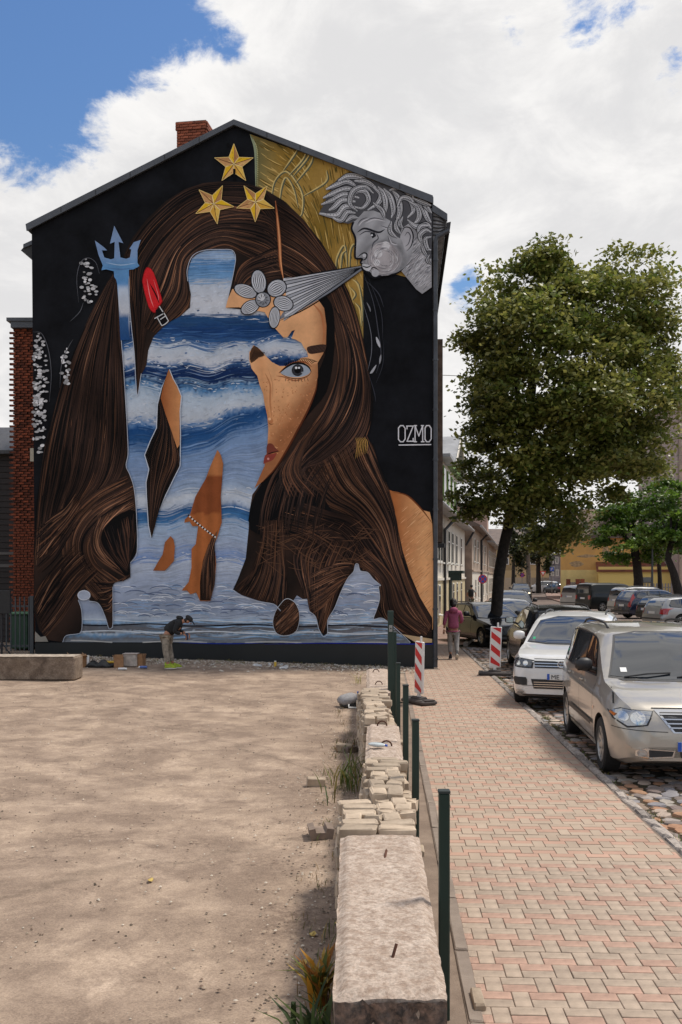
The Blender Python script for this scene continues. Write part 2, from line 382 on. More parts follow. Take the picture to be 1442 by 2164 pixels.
        p.stroke(np.c_[X, Y], RNG.uniform(1, 3.4) if not foam else RNG.uniform(1.5, 4), tuple(s255), True, seap)
    for _ in range(420):      # foam curls low on the beach and dots on the breakers
        if RNG.random() < .5:
            x, y = RNG.uniform(240, 800), RNG.uniform(1240, 1306); r = RNG.uniform(4, 14); a = np.linspace(3.4, 6.2, 8)
            p.stroke(np.c_[x+r*1.8*np.cos(a), y+r*.6*np.sin(a)], RNG.uniform(1, 2.4), [(226, 230, 236), (96, 110, 140), (150, 176, 208)][RNG.integers(3)], True, seap)
        else:
            x = RNG.uniform(255, 660); y = [722, 770, 815, 896, 1044, 1180][RNG.integers(6)]+RNG.normal(0, 5); y -= warp(x, y)-y
            a = np.linspace(0, RNG.uniform(2, 14), 5); p.stroke(np.c_[x+a, y+RNG.uniform(-3, 3)*np.sin(a*.3)], RNG.uniform(1, 3), (206, 214, 224), True, seap)
    for y, c in ((1321, (36, 38, 48)), (1336, (214, 220, 226)), (1312, (206, 216, 226)), (1357, (190, 188, 184))):
        x = np.arange(150, 862, 8.0); p.stroke(np.c_[x, y+2.0*np.sin(x*.03+y)+(x-400)*.006], 2.6, c, False, seap)
    # --- shoulder
    shd = [(800, 1040), (830, 1038), (862, 1048), (893, 1078), (914, 1106), (915, 1330), (880, 1300), (840, 1180)]
    def skin(x, y):
        k = min(1, max(0, (x-838)/60)); k2 = .5+.5*math.sin(y*.03+x*.02)
        return np.array(lin((176, 108, 62)))*(1-k)+np.array(lin((236, 176, 122)))*k*(1-.1*k2)
    p.fill(shd, skin, 8, 3)
    for _ in range(240):
        x, y = RNG.uniform(845, 905), RNG.uniform(1080, 1300); l = RNG.uniform(6, 24)
        p.stroke([(x+l*t*.8, y-l*t*.7) for t in np.linspace(0, 1, 5)], RNG.uniform(.6, 1.4), [(190, 128, 84), (214, 150, 104), (240, 190, 140)][RNG.integers(3)], True, np.array(shd))
    p.line([(832, 1040), (862, 1048), (893, 1078), (914, 1106)], 3, (120, 66, 34))
    # --- main hair
    hm = [(262, 540), (280, 503), (312, 462), (352, 424), (392, 400), (430, 387), (470, 383), (512, 385), (556, 398), (600, 424), (640, 462), (680, 512), (712, 566), (738, 618), (756, 668), (768, 716),
          (780, 780), (789, 840), (785, 895), (776, 925), (790, 942), (802, 985), (822, 1030), (834, 1075), (842, 1120), (852, 1165), (866, 1210), (888, 1262), (914, 1306), (914, 1348), (880, 1347), (845, 1340), (818, 1312), (805, 1306), (790, 1308),
          (796, 1290), (803, 1265), (801, 1240), (805, 1237), (790, 1224), (778, 1210), (762, 1206), (758, 1193), (752, 1193), (748, 1208), (736, 1222), (722, 1250), (708, 1285), (694, 1310), (693, 1338), (684, 1344), (675, 1330), (668, 1304), (655, 1292), (650, 1265), (640, 1266), (628, 1258), (620, 1270),
          (606, 1272), (594, 1290), (580, 1276), (548, 1270), (512, 1258), (493, 1246), (504, 1222), (520, 1180), (526, 1120), (528, 1080), (534, 1045), (560, 1010), (570, 960), (640, 860), (672, 790), (660, 700), (590, 660), (520, 655), (492, 652), (478, 650), (490, 600), (496, 570), (499, 545), (492, 530), (470, 528), (432, 530), (408, 542),
          (397, 570), (398, 595), (404, 622), (402, 650), (382, 668), (352, 684), (325, 712), (314, 740), (310, 772), (300, 790), (291, 836), (285, 745), (279, 690), (275, 640), (274, 585)]
    hmp = np.array(hm, float)
    def hc(x, y):
        k = .5+.5*math.sin(x*.05+y*.03); return np.array(lin((33, 26, 23)))*(1-k)+np.array(lin((60, 44, 37)))*k
    p.fill(hm, hc, 16)
    wA = [.28, .32, .27, .11, .02]
    p.band([(586, 440), (540, 392), (480, 388), (400, 402), (330, 455), (285, 510), (266, 560), (285, 700), (291, 830)], [(592, 560), (570, 500), (520, 470), (450, 470), (390, 520), (345, 590), (320, 650), (306, 720), (292, 832)], 620, 3.2, HP, hmp, wt=wA)
    p.band([(592, 480), (560, 455), (500, 450), (430, 470), (370, 520), (330, 600), (300, 690)], [(597, 585), (560, 560), (520, 540), (470, 520), (400, 560), (400, 640), (330, 705)], 420, 3, HP, hmp, wt=wA)
    p.band([(595, 520), (560, 530), (510, 560), (490, 620)], [(600, 585), (570, 590), (530, 600), (490, 650)], 90, 3, HP, hmp, wt=wA)
    p.band([(586, 430), (640, 470), (700, 555), (745, 650), (775, 770), (787, 850), (776, 920), (740, 965), (690, 985)], [(600, 590), (640, 610), (690, 640), (705, 700), (715, 780), (690, 860), (650, 920), (640, 960), (660, 990)], 760, 3, HP, hmp, wt=[.28, .3, .27, .13, .02])
    p.fill([(640, 600), (672, 612), (700, 640), (708, 690), (705, 760), (690, 830), (650, 880), (600, 960), (560, 1030), (560, 1000), (640, 860), (672, 790), (690, 740), (690, 690), (680, 640)], (15, 14, 15), 0, 3)
    p.band([(700, 640), (730, 700), (740, 790), (700, 890), (640, 960), (625, 1010), (660, 1030)], [(760, 720), (782, 800), (785, 880), (760, 940), (700, 985), (650, 990), (650, 1040)], 330, 3, HP, hmp, wt=[.45, .27, .16, .1, .02])
    p.band([(775, 920), (790, 960), (815, 1020), (838, 1090), (850, 1170), (880, 1250), (914, 1320)], [(640, 1000), (680, 1060), (740, 1090), (790, 1140), (820, 1220), (850, 1300), (900, 1345)], 640, 3, HP, hmp, wt=[.25, .26, .26, .18, .05])
    p.fill([(540, 1045), (600, 980), (640, 1010), (690, 1060), (700, 1110), (600, 1130), (530, 1120)], (14, 14, 16), 0, 3)
    p.band([(640, 1060), (700, 1080), (760, 1100), (820, 1180), (850, 1250)], [(560, 1110), (640, 1130), (700, 1170), (740, 1240), (800, 1330)], 260, 2.6, HP, hmp, wt=[.4, .3, .2, .08, .02])
    p.band([(556, 1100), (550, 1150), (530, 1210), (500, 1250)], [(600, 1100), (600, 1160), (606, 1220), (600, 1290)], 170, 3, HP, hmp, wt=[.25, .27, .28, .17, .03])
    p.band([(640, 1130), (620, 1180), (640, 1250), (650, 1300)], [(760, 1150), (740, 1190), (715, 1250), (685, 1340)], 220, 2.8, HP, hmp, wt=[.3, .3, .25, .13, .02])
    p.band([(650, 1215), (700, 1195), (740, 1190), (770, 1200)], [(655, 1300), (690, 1275), (720, 1240), (730, 1225)], 110, 2.6, HP, hmp, wt=[.2, .3, .25, .2, .05])
    p.band([(770, 1150), (830, 1220), (860, 1290), (914, 1335)], [(745, 1185), (800, 1230), (810, 1300), (860, 1345)], 150, 2.6, HP, hmp, wt=[.2, .3, .25, .2, .05])
    for _ in range(90):
        x, y = RNG.uniform(540, 760), RNG.uniform(1110, 1200); a = RNG.uniform(-.9, .9); l = RNG.uniform(15, 60)
        p.stroke([(x+l*t*math.cos(a), y+l*t*math.sin(a)) for t in np.linspace(0, 1, 6)], 1.2, (104, 74, 56), True, hmp)
    ball = [(593, 1278), (606, 1266), (622, 1272), (632, 1290), (633, 1312), (626, 1334), (606, 1343), (586, 1338), (578, 1318), (582, 1296)]
    p.fill([(x*1.03-18.2, y*1.03-39.3) for x, y in ball], (206, 212, 220), 0, 4); p.fill(ball, (50, 34, 26), 0, 4)
    p.band([(578, 1315), (600, 1290), (625, 1265)], [(590, 1345), (615, 1325), (640, 1300)], 80, 2.2, HP, catmull(ball, 4, True), wt=[.1, .2, .3, .3, .1])
    p.band([(610, 950), (570, 1010), (548, 1080), (545, 1130)], [(720, 1000), (700, 1040), (690, 1090), (680, 1140)], 60, 3.2, [(30, 25, 24), (44, 33, 29), (62, 44, 36)], hmp)
    p.band([(655, 900), (620, 950), (590, 1000), (600, 1050)], [(690, 880), (650, 940), (640, 1000), (700, 1050)], 60, 3, [(30, 25, 24), (50, 36, 30), (80, 54, 40)], hmp)
    # parting
    p.line([(583, 425), (588, 470), (592, 520), (594, 560), (600, 590)], 7, (160, 96, 60)); p.line([(586, 450), (591, 500), (594, 550), (600, 592)], 3.5, (224, 158, 110))
    # --- left hair
    hl = [(246, 572), (228, 596), (204, 640), (182, 688), (160, 740), (138, 790), (120, 850), (106, 905), (95, 950), (86, 1010), (78, 1080), (73, 1150), (73, 1290), (84, 1330), (100, 1352), (134, 1357), (142, 1342), (170, 1338), (175, 1322), (174, 1290), (167, 1268),
          (168, 1250), (180, 1246), (190, 1256), (190, 1270), (210, 1276), (224, 1304), (230, 1326), (236, 1328), (240, 1318), (240, 1236), (246, 1230), (262, 1228), (277, 1220), (276, 1192), (291, 1166), (290, 1090), (285, 1034), (276, 1004), (268, 985), (272, 960), (271, 920), (267, 850), (262, 770), (256, 700), (253, 640)]
    hlp = np.array(hl, float); p.fill(hl, hc, 16)
    p.band([(238, 580), (190, 670), (145, 770), (112, 880), (92, 980), (80, 1080), (72, 1200)], [(252, 590), (256, 700), (264, 820), (268, 930), (250, 1010), (200, 1060), (140, 1130)], 640, 3, HP, hlp, frac=(.2, .6), wt=[.32, .38, .22, .07, .01])
    p.band([(276, 1000), (200, 1040), (152, 1090), (134, 1160), (150, 1220), (190, 1280)], [(292, 1075), (232, 1110), (196, 1150), (206, 1190), (240, 1215), (262, 1228)], 300, 3.2, HP, hlp, wt=[.15, .25, .28, .25, .07])
    p.fill([(205, 1130), (240, 1095), (288, 1080), (289, 1160), (276, 1190), (272, 1216), (235, 1200), (215, 1170)], (16, 15, 16), 0, 3)
    p.band([(215, 1120), (235, 1170), (270, 1210)], [(285, 1085), (288, 1130), (276, 1185)], 50, 3, [(26, 22, 22), (40, 30, 27), (70, 48, 38)], hlp)
    p.band([(200, 1100), (190, 1140), (205, 1180), (270, 1222)], [(280, 1060), (222, 1110), (216, 1150), (245, 1190)], 90, 3, HP, hlp, wt=[.05, .2, .3, .3, .15])
    p.band([(160, 1150), (120, 1190), (90, 1230), (72, 1270)], [(210, 1210), (170, 1250), (130, 1310), (95, 1350)], 240, 3, HP, hlp, wt=[.3, .27, .22, .16, .05])
    p.band([(75, 1120), (110, 1090), (140, 1070), (160, 1040)], [(80, 1220), (120, 1180), (150, 1130), (180, 1090)], 90, 3, HP, hlp, wt=[.3, .27, .22, .16, .05])
    p.band([(195, 1225), (240, 1230), (276, 1215)], [(225, 1300), (240, 1290), (242, 1240)], 60, 2.6, HP, hlp, wt=[.2, .27, .25, .2, .08])
    # white outlines of the cut figure
    for pts in [[(167, 1268), (174, 1290), (175, 1322), (170, 1338), (142, 1343), (134, 1357)], [(190, 1270), (210, 1276), (224, 1304), (231, 1327), (237, 1327), (240, 1316), (240, 1240)], [(493, 1247), (512, 1259), (548, 1271), (580, 1277), (594, 1291)],
                [(655, 1292), (668, 1304), (675, 1330), (684, 1345), (693, 1338), (694, 1310), (708, 1285), (722, 1250), (736, 1222), (748, 1208), (752, 1193), (758, 1193), (762, 1206), (778, 1210), (790, 1224), (805, 1237), (801, 1240), (803, 1265), (796, 1290), (790, 1308), (805, 1306), (818, 1312), (852, 1342), (868, 1358)],
                [(274, 585), (275, 640), (279, 690), (285, 745), (291, 836), (300, 790)], [(256, 700), (262, 770), (267, 850), (271, 920), (272, 960), (268, 985), (276, 1004), (285, 1034), (290, 1090), (291, 1166), (277, 1190)],
                [(398, 595), (397, 570), (408, 542), (432, 530), (470, 528), (492, 530), (499, 545), (496, 570), (490, 600)]]:
        p.line(pts, 1.3, (190, 197, 210), 6, False)
    th = np.linspace(0, 2*np.pi, 22)
    p.fill(np.c_[179+13*np.cos(th[:-1]), 1258+10*np.sin(th[:-1])], (176, 184, 200)); p.stroke(np.c_[179+13*np.cos(th), 1258+10*np.sin(th)], 1.6, (214, 218, 226), False)
    # --- face
    fc = [(483, 632), (492, 612), (520, 604), (560, 620), (640, 620), (672, 632), (686, 652), (691, 690), (690, 728), (684, 748), (672, 768), (673, 795), (668, 825), (652, 866), (628, 912), (606, 952), (582, 990), (556, 1018), (539, 1032), (548, 1012), (560, 985), (566, 950), (568, 905), (566, 880), (560, 852), (557, 832), (550, 815), (545, 795), (533, 780),
          (528, 762), (528, 745), (537, 730), (550, 738), (562, 752), (576, 766), (592, 774), (616, 774), (628, 766), (636, 757), (652, 755), (650, 744), (643, 735), (638, 725), (625, 718), (617, 716), (624, 698), (618, 700), (609, 713), (600, 714), (580, 692), (560, 660), (530, 655), (505, 650), (478, 651)]
    fcp = np.array(fc, float)
    S1, S2, S3 = np.array(lin((238, 180, 130))), np.array(lin((205, 140, 92))), np.array(lin((140, 80, 46)))
    def fcol(x, y):
        if y < 770: e = max(0, (x-660)/30)
        else: e = max(0, 1-((672-(y-800)*.62 if y > 800 else 672)-x)/34)
        n_ = max(0, 1-abs(x-(556+(y-800)*.1))/16) if 760 < y < 900 else 0
        k = min(1, .1+.5*sh(y, 800, 930)+.45*n_+.22*RNG.random()*sh(y, 800, 880)); e = min(1, max(0, e))
        c = S1*(1-k)+S2*k; return c*(1-e*.7)+S3*e*.7
    p.fill(fc, fcol, 5)
    for _ in range(260):
        x, y = RNG.uniform(560, 672), RNG.uniform(790, 960); r_ = RNG.uniform(1, 2.2); a = RNG.uniform(0, 3)
        p.stroke([(x+t*4*math.cos(a), y+t*4*math.sin(a)) for t in np.linspace(0, 1, 4)], r_, [(190, 120, 76), (226, 166, 118), (200, 134, 90)][RNG.integers(3)], True, fcp)
    p.fill([(529, 748), (538, 731), (552, 741), (560, 752), (548, 756), (532, 768)], (84, 58, 40), 0, 2)
    for k in range(14): p.line([(530+k*2, 766-k*.8), (534+k*2, 752-k*.5), (540+k*1.6, 738+k*.6)], 1, (40, 28, 22), 4)
    p.line([(562, 790), (572, 815), (572, 850), (576, 885)], 4, (196, 132, 88)); p.line([(568, 780), (577, 812), (576, 845)], 2.5, (216, 154, 108))
    # brow
    p.fill([(650, 735), (668, 730), (689, 729), (687, 743), (672, 747), (655, 748)], (62, 44, 38), 0, 3)
    for k in range(26): p.line([(651+k*1.45, 747-k*.1), (656+k*1.45, 732-k*.1)], 1, (30, 22, 22) if k % 2 else (94, 70, 58))
    # eye
    for pts, w, c in [([(590, 789), (604, 778), (622, 768), (645, 766), (660, 776)], 5, (160, 96, 60)), ([(585, 795), (600, 797), (625, 805), (652, 798)], 3, (176, 112, 74))]: p.line(pts, w, c)
    eye = [(594, 788), (606, 778), (622, 770), (640, 770), (652, 777), (657, 786), (648, 794), (630, 798), (610, 796)]
    p.fill(eye, (164, 174, 186), 0, 4); ep = catmull(eye, 4, True)
    t2 = np.linspace(0, 2*np.pi, 20)[:-1]
    def disc(cx, cy, r, c, k=1): p.fill(np.c_[cx+r*np.cos(t2), cy+r*k*np.sin(t2)], c)
    disc(630, 783, 12.6, (26, 26, 30)); disc(630, 783, 11, (58, 60, 66)); disc(630, 783, 7, (14, 14, 16)); disc(627, 778, 2.6, (236, 238, 240)); disc(633, 778, 2.2, (226, 230, 236)); disc(640, 788, 2, (150, 156, 164))
    p.line([(592, 789), (606, 777), (622, 769), (640, 769), (653, 776), (659, 787)], 4.5, (16, 14, 16)); p.line([(594, 790), (610, 798), (630, 801), (650, 796), (659, 787)], 2, (70, 44, 34))
    for k in range(17):
        t = k/16; x = 606+t*52; y = 776-9*math.sin(t*2.4); a = -2.1+t*1.5; l = 9+6*t
        p.line([(x, y), (x+l*.6*math.cos(a), y+l*.6*math.sin(a)), (x+l*math.cos(a+.25), y+l*math.sin(a+.25))], 1.7, (14, 12, 14), 4)
        if k % 2: p.line([(x-4, 799+2*math.sin(t*3)), (x-4+3*(t-.3), 806+2*math.sin(t*3))], 1.2, (30, 22, 22))
    # nose, lips
    disc(573, 890, 5.5, (196, 128, 84)); p.line([(568, 893), (573, 897), (580, 896)], 1.8, (140, 82, 52)); disc(571, 886, 3, (240, 190, 146)); disc(577, 870, 2, (232, 176, 130))
    p.fill([(566, 940), (576, 938), (584, 948), (590, 953), (580, 957), (566, 960)], (122, 62, 50), 0, 3); p.fill([(562, 962), (576, 960), (586, 958), (578, 972), (564, 978), (558, 980)], (146, 66, 56), 0, 3); p.line([(564, 961), (576, 957), (592, 954)], 2.4, (40, 16, 16)); disc(568, 970, 2.5, (216, 150, 140))
    p.line([(562, 984), (556, 1000), (550, 1015)], 3, (176, 108, 68)); p.line([(672, 800), (668, 826), (652, 867), (628, 913), (606, 953), (582, 991), (556, 1019)], 4, (96, 50, 30))
    p.line([(660, 640), (680, 665), (686, 700), (683, 728)], 5, (190, 122, 80))
    # --- islands of hair and skin in the sea
    i1 = [(358, 780), (366, 800), (376, 818), (384, 838), (381, 870), (382, 920), (381, 985), (366, 1015), (350, 1048), (334, 1088), (322, 1138), (316, 1110), (312, 1050), (311, 1020), (317, 992), (308, 962), (320, 932), (333, 905), (335, 856), (344, 820)]
    p.fill([(x+(2 if x > 345 else -2), y) for x, y in i1], (200, 208, 220)); p.fill(i1, (22, 19, 19))
    p.band([(338, 840), (340, 900), (316, 960), (314, 1010), (318, 1130)], [(352, 860), (372, 930), (380, 980), (350, 1040), (322, 1134)], 110, 2.4, HP, np.array(i1, float), wt=[.4, .3, .2, .08, .02])
    def s2(x, y): k = min(1, max(0, (x-345)/40)); return np.array(lin((158, 92, 52)))*(1-k)+np.array(lin((216, 152, 100)))*k
    p.fill([(358, 781), (366, 800), (376, 818), (384, 838), (381, 870), (381, 940), (376, 948), (364, 912), (350, 872), (341, 842), (346, 818)], s2, 6)
    i2 = [(461, 951), (468, 962), (473, 980), (471, 1010), (468, 1050), (470, 1104), (462, 1130), (454, 1152), (457, 1176), (458, 1192), (455, 1235), (446, 1270), (424, 1270), (416, 1252), (404, 1256), (396, 1248), (385, 1248), (400, 1230), (406, 1200), (406, 1160), (415, 1150), (420, 1112), (408, 1112), (402, 1102), (391, 1105), (392, 1098), (403, 1088), (414, 1050), (436, 1012), (446, 985)]
    p.fill(i2, lambda x, y: np.array(lin((190, 122, 74) if y < 1008 else (142, 78, 44) if y < 1086 else (176, 104, 58)))*(.85+.25*math.sin(x*.12)**2), 6)
    p.fill([(442, 1150), (455, 1150), (457, 1192), (455, 1235), (446, 1269), (424, 1269), (424, 1230), (430, 1185)], (44, 32, 26))
    p.band([(446, 1140), (430, 1190), (424, 1230), (428, 1268)], [(462, 1120), (452, 1170), (455, 1220), (448, 1266)], 60, 2.4, HP, np.array(i2, float), wt=[.25, .25, .25, .2, .05])
    i3 = [(362, 1133), (368, 1140), (371, 1155), (369, 1185), (358, 1198), (350, 1206), (325, 1206), (334, 1190), (345, 1172), (350, 1146)]
    p.fill(i3, lambda x, y: np.array(lin((166, 98, 56)))*(.9+.2*(x-340)/30), 7)
    for k in range(22): t = k/21; disc(400+56*t, 1089+46*t**.9, 1.9, (226, 226, 224) if k % 2 else (30, 30, 30))
    # --- trident
    tr = [(249, 600), (247, 592), (243, 586), (242, 574), (226, 570), (216, 572), (219, 562), (210, 540), (202, 509), (222, 524), (228, 530), (217, 530), (222, 545), (236, 549), (243, 547), (244, 512), (234, 516), (243, 478), (262, 515), (252, 512), (256, 545), (268, 548), (276, 545), (279, 528), (275, 527), (284, 513), (299, 508), (292, 530), (292, 556), (296, 563), (284, 570), (274, 571), (274, 588), (272, 594), (275, 660), (276, 720), (256, 720), (252, 640)]
    p.fill(tr, lambda x, y: np.array([np.interp(y, [478, 540, 565, 580, 600, 612, 660, 672, 720], [lin(c)[k] for c in [(126, 150, 184), (128, 156, 196), (96, 148, 196), (100, 150, 200), (92, 146, 200), (190, 204, 222), (204, 208, 216), (60, 98, 146), (36, 76, 130)]]) for k in range(3)]), 6)
    p.line([(222, 566), (256, 570), (292, 566)], 2.5, (90, 130, 180)); p.line([(226, 556), (256, 561), (288, 557)], 2, (170, 196, 222))
    # --- lights on the left, ovals
    for cx, cy, rx, ry, n in [(184, 570, 13, 22, 13), (190, 610, 16, 34, 26), (86, 800, 16, 98, 100), (84, 890, 14, 70, 60), (140, 780, 9, 46, 26)]:
        for _ in range(n):
            a = RNG.uniform(0, 6.28); r = RNG.random()**.5; x, y = cx+rx*r*math.cos(a), cy+ry*r*math.sin(a)
            if x < 72: continue
            sx, sy = RNG.uniform(1.8, 5.4), RNG.uniform(1.5, 3.6); v = RNG.uniform(140, 235)
            p.fill(np.c_[x+sx*np.cos(t2[::2]), y+sy*np.sin(t2[::2])], (v, v, v*1.01))
    for pts in [[(168, 640), (164, 590), (172, 556), (188, 546), (204, 556), (212, 580)], [(72, 702), (90, 706), (104, 740), (110, 790), (106, 850)], [(128, 820), (132, 770), (146, 735), (156, 718)], [(150, 680), (170, 660), (178, 640)]]: p.line(pts, 1.4, (96, 98, 104))
    # --- red shape
    rd = [(312, 568), (326, 578), (342, 630), (342, 640), (334, 650), (328, 660), (316, 648), (305, 606), (304, 590)]
    p.fill([(x+(x-323)*.08, y+(y-612)*.05) for x, y in rd], (150, 26, 28), 0, 3); p.fill(rd, (214, 40, 46), 0, 3); p.line([(318, 600), (330, 622), (338, 642)], 3, (24, 14, 16)); p.line([(312, 590), (318, 625), (326, 650)], 1.6, (246, 150, 150)); p.line([(326, 592), (336, 625), (336, 636)], 1.4, (240, 130, 130))
    p.fill([(330, 656), (342, 650), (358, 680), (344, 690), (334, 676)], (18, 16, 18))
    for pts in [[(328, 674), (346, 664)], [(338, 648), (346, 660)], [(334, 672), (344, 690), (358, 680), (348, 662)], [(340, 676), (352, 668)]]: p.stroke(resample(np.array(pts, float), 10), 2, (214, 214, 214), False)
    # --- cone and flower
    cone = [(764, 563), (604, 590), (608, 620), (600, 660), (588, 678), (640, 655), (700, 618), (768, 570)]
    p.fill(cone, (120, 124, 132))
    for k in range(12):
        t = k/11; a = np.array((766, 566)); b = np.array((600+6*math.sin(t*3), 592+t*84)); n_ = np.array((0, 1.0))
        p.fill([a, b-n_*2.8, b+n_*2.8], (205, 207, 212) if k % 2 == 0 else (168, 171, 178)); p.stroke(resample(np.array([a, b+n_*3.6]), 10)[::-1], 2.2, (24, 24, 28), True)
    p.line([(764, 562), (680, 576), (604, 590)], 2.6, (20, 20, 22)); p.line([(768, 571), (700, 620), (640, 657), (588, 680)], 2.6, (20, 20, 22))
    for (cx, cy, rx, ry, a) in [(520, 616, 24, 13, .35), (548, 596, 15, 24, -.15), (586, 610, 20, 17, -.5), (600, 642, 20, 15, .3), (581, 672, 11, 22, .1), (530, 650, 20, 13, -.5)]:
        e = np.c_[rx*np.cos(t2), ry*np.sin(t2)]; Rm = np.array([[math.cos(a), -math.sin(a)], [math.sin(a), math.cos(a)]]); q = e@Rm.T+(cx, cy)
        p.fill((q-(cx, cy))*1.12+(cx, cy), (24, 24, 28)); p.fill(q, (178, 181, 188))
        for k in range(-6, 7):
            u = k/7; ln = np.c_[np.linspace(-.8, .8, 8)*rx, u*ry*np.cos(np.linspace(-1.1, 1.1, 8))] if rx > ry else np.c_[u*rx*np.cos(np.linspace(-1.1, 1.1, 8)), np.linspace(-.8, .8, 8)*ry]
            p.stroke(ln@Rm.T+(cx, cy), 1.5, (84, 86, 94) if k % 2 else (222, 224, 228))
    disc(557, 634, 17, (30, 30, 34)); disc(557, 634, 15, (150, 153, 160)); disc(553, 629, 8, (204, 206, 210))
    for k in range(9): a = k*.7; p.line([(557+5*math.cos(a), 634+5*math.sin(a)), (557+13*math.cos(a+.2), 634+13*math.sin(a+.2))], 1.6, (70, 72, 78))
    # --- stars
    def star(cx, cy, r, rot):
        pts = [(cx+(r if k % 2 == 0 else r*.42)*math.sin(rot+k*math.pi/5), cy-(r if k % 2 == 0 else r*.42)*math.cos(rot+k*math.pi/5)) for k in range(10)]
        for k in range(10):
            c = [(226, 176, 110), (228, 184, 40), (206, 156, 104), (232, 190, 90), (238, 192, 52)][k % 5] if k % 2 else [(186, 134, 88), (232, 184, 44), (214, 164, 108), (190, 140, 92), (222, 170, 70)][k % 5]
            p.fill([(cx, cy), pts[k], pts[(k+1) % 10]], c)
            p.stroke(resample(np.array([(cx, cy), pts[k]]), 6), 1.5, (242, 220, 160) if k % 2 else (120, 84, 50), False)
        q = np.array(pts+[pts[0]], float)
        for k in range(10): p.stroke(resample(q[k:k+2], 4), 1.2, (236, 204, 130), False)
        for _ in range(50):
            a = RNG.uniform(0, 6.28); rr = RNG.uniform(.1, .8)*r; x, y = cx+rr*math.cos(a), cy+rr*math.sin(a); l = RNG.uniform(3, 9); b = a+RNG.normal(0, .3)
            p.stroke([(x+l*t*math.cos(b), y+l*t*math.sin(b)) for t in np.linspace(0, 1, 4)], 1, (150, 106, 60) if RNG.random() < .5 else (246, 214, 130), True, q[:-1])
    star(495.5, 348, 43, 0); star(453, 432, 43, .45); star(541, 428, 42, -.62)
    p.fill([(494, 358), (499, 358), (499, 383), (494, 383)], (10, 10, 12)); disc(483, 308, 4, (14, 14, 16))
    # --- blowing head
    g1, g2, g3, ink = (178, 178, 182), (140, 140, 146), (208, 208, 212), (24, 24, 28)
    p.fill([(800, 440), (880, 440), (905, 480), (900, 560), (870, 575), (850, 565), (810, 570)], (140, 139, 143))
    neck = [(860, 520), (912, 470), (913, 608), (893, 622), (880, 612), (846, 570), (830, 560)]
    p.fill(neck, (158, 157, 160))
    for _ in range(260):
        x, y = RNG.uniform(850, 912), RNG.uniform(500, 615); l = RNG.uniform(8, 26); a = -.9+RNG.normal(0, .12)
        p.stroke([(x+l*t*math.cos(a), y+l*t*math.sin(a)+3*t*t) for t in np.linspace(0, 1, 5)], 1.1, [(96, 96, 102), (206, 206, 210), (188, 184, 188)][RNG.integers(3)], True, np.array(neck, float))
    face = [(748, 470), (744, 485), (752, 505), (751, 535), (753, 547), (766, 548), (763, 556), (768, 562), (766, 568), (772, 574), (782, 578), (794, 586), (810, 582), (836, 578), (856, 566), (870, 540), (874, 500), (860, 450), (820, 430), (770, 440)]
    def gf(x, y):
        d = math.hypot((x-812)/42, (y-548)/36); k = max(0, 1-d); q = .5+.5*math.sin(x*.16+y*.11)
        base = np.array(lin(g1))*(.68+.25*q); lt = np.array(lin((206, 200, 204))); e = max(0, 1-abs(d-1)/.22)
        return (base*(1-k)+lt*k)*(1-.45*e if y > 500 else 1-.15*e)
    p.fill(face, gf, 5, 2); p.line(face[:13], 4.2, ink, 5, False); p.line([(772, 574), (790, 588), (812, 583), (838, 579), (856, 567)], 4, ink)
    disc(812, 548, 36, (150, 147, 150)); disc(811, 546, 33, (172, 166, 168)); disc(808, 542, 26, (184, 178, 180)); disc(800, 537, 9, (224, 222, 224)); disc(797, 556, 7, (216, 214, 216)); disc(816, 520, 9, (210, 208, 210))
    for _ in range(170):
        a0 = RNG.uniform(0, 6.28); r = RNG.uniform(14, 36); a = np.linspace(a0, a0+RNG.uniform(.2, .7), 6); p.stroke(np.c_[812+r*np.cos(a), 548+r*.96*np.sin(a)], 1, [(120, 118, 122), (206, 204, 206), (150, 146, 150)][RNG.integers(3)])
    p.line([(756, 492), (772, 484), (800, 492), (814, 486)], 4.5, (40, 40, 46)); p.line([(760, 498), (776, 490), (796, 496)], 2.5, (70, 70, 76)); p.fill([(783, 494), (792, 492), (796, 500), (788, 505)], (34, 34, 40)); disc(787, 498, 2, (220, 220, 224)); p.line([(796, 494), (800, 505), (790, 515), (786, 530)], 3, (84, 84, 90)); p.line([(756, 545), (768, 536), (776, 538), (774, 548), (764, 552)], 3, ink)
    disc(771, 541, 4, (196, 196, 200)); p.fill([(766, 560), (778, 560), (786, 566), (780, 574), (770, 570)], (200, 200, 204), 0, 2); p.line([(764, 562), (776, 566), (786, 562)], 2.6, ink); disc(794, 578, 8, (186, 186, 190)); p.line([(784, 572), (790, 566), (802, 572)], 2.2, ink); p.line([(782, 577), (788, 586), (800, 587), (806, 582)], 2.6, ink)
    for pts in [[(770, 470), (790, 462), (812, 466)], [(820, 500), (826, 512), (838, 516)], [(806, 478), (824, 486), (834, 500)], [(756, 476), (764, 466), (778, 460)]]: p.line(pts, 2.4, (100, 98, 104)); p.line([(x+3, y+3) for x, y in pts], 2.4, (204, 202, 206))
    # ear
    p.fill([(846, 500), (850, 484), (862, 478), (874, 490), (872, 515), (864, 530), (856, 528), (852, 514)], (176, 174, 178), 0, 3); p.line([(848, 496), (856, 482), (868, 484), (874, 500), (870, 520), (860, 532)], 2.8, ink); p.line([(856, 500), (862, 492), (868, 500), (864, 516), (857, 522)], 2.2, (84, 84, 90))
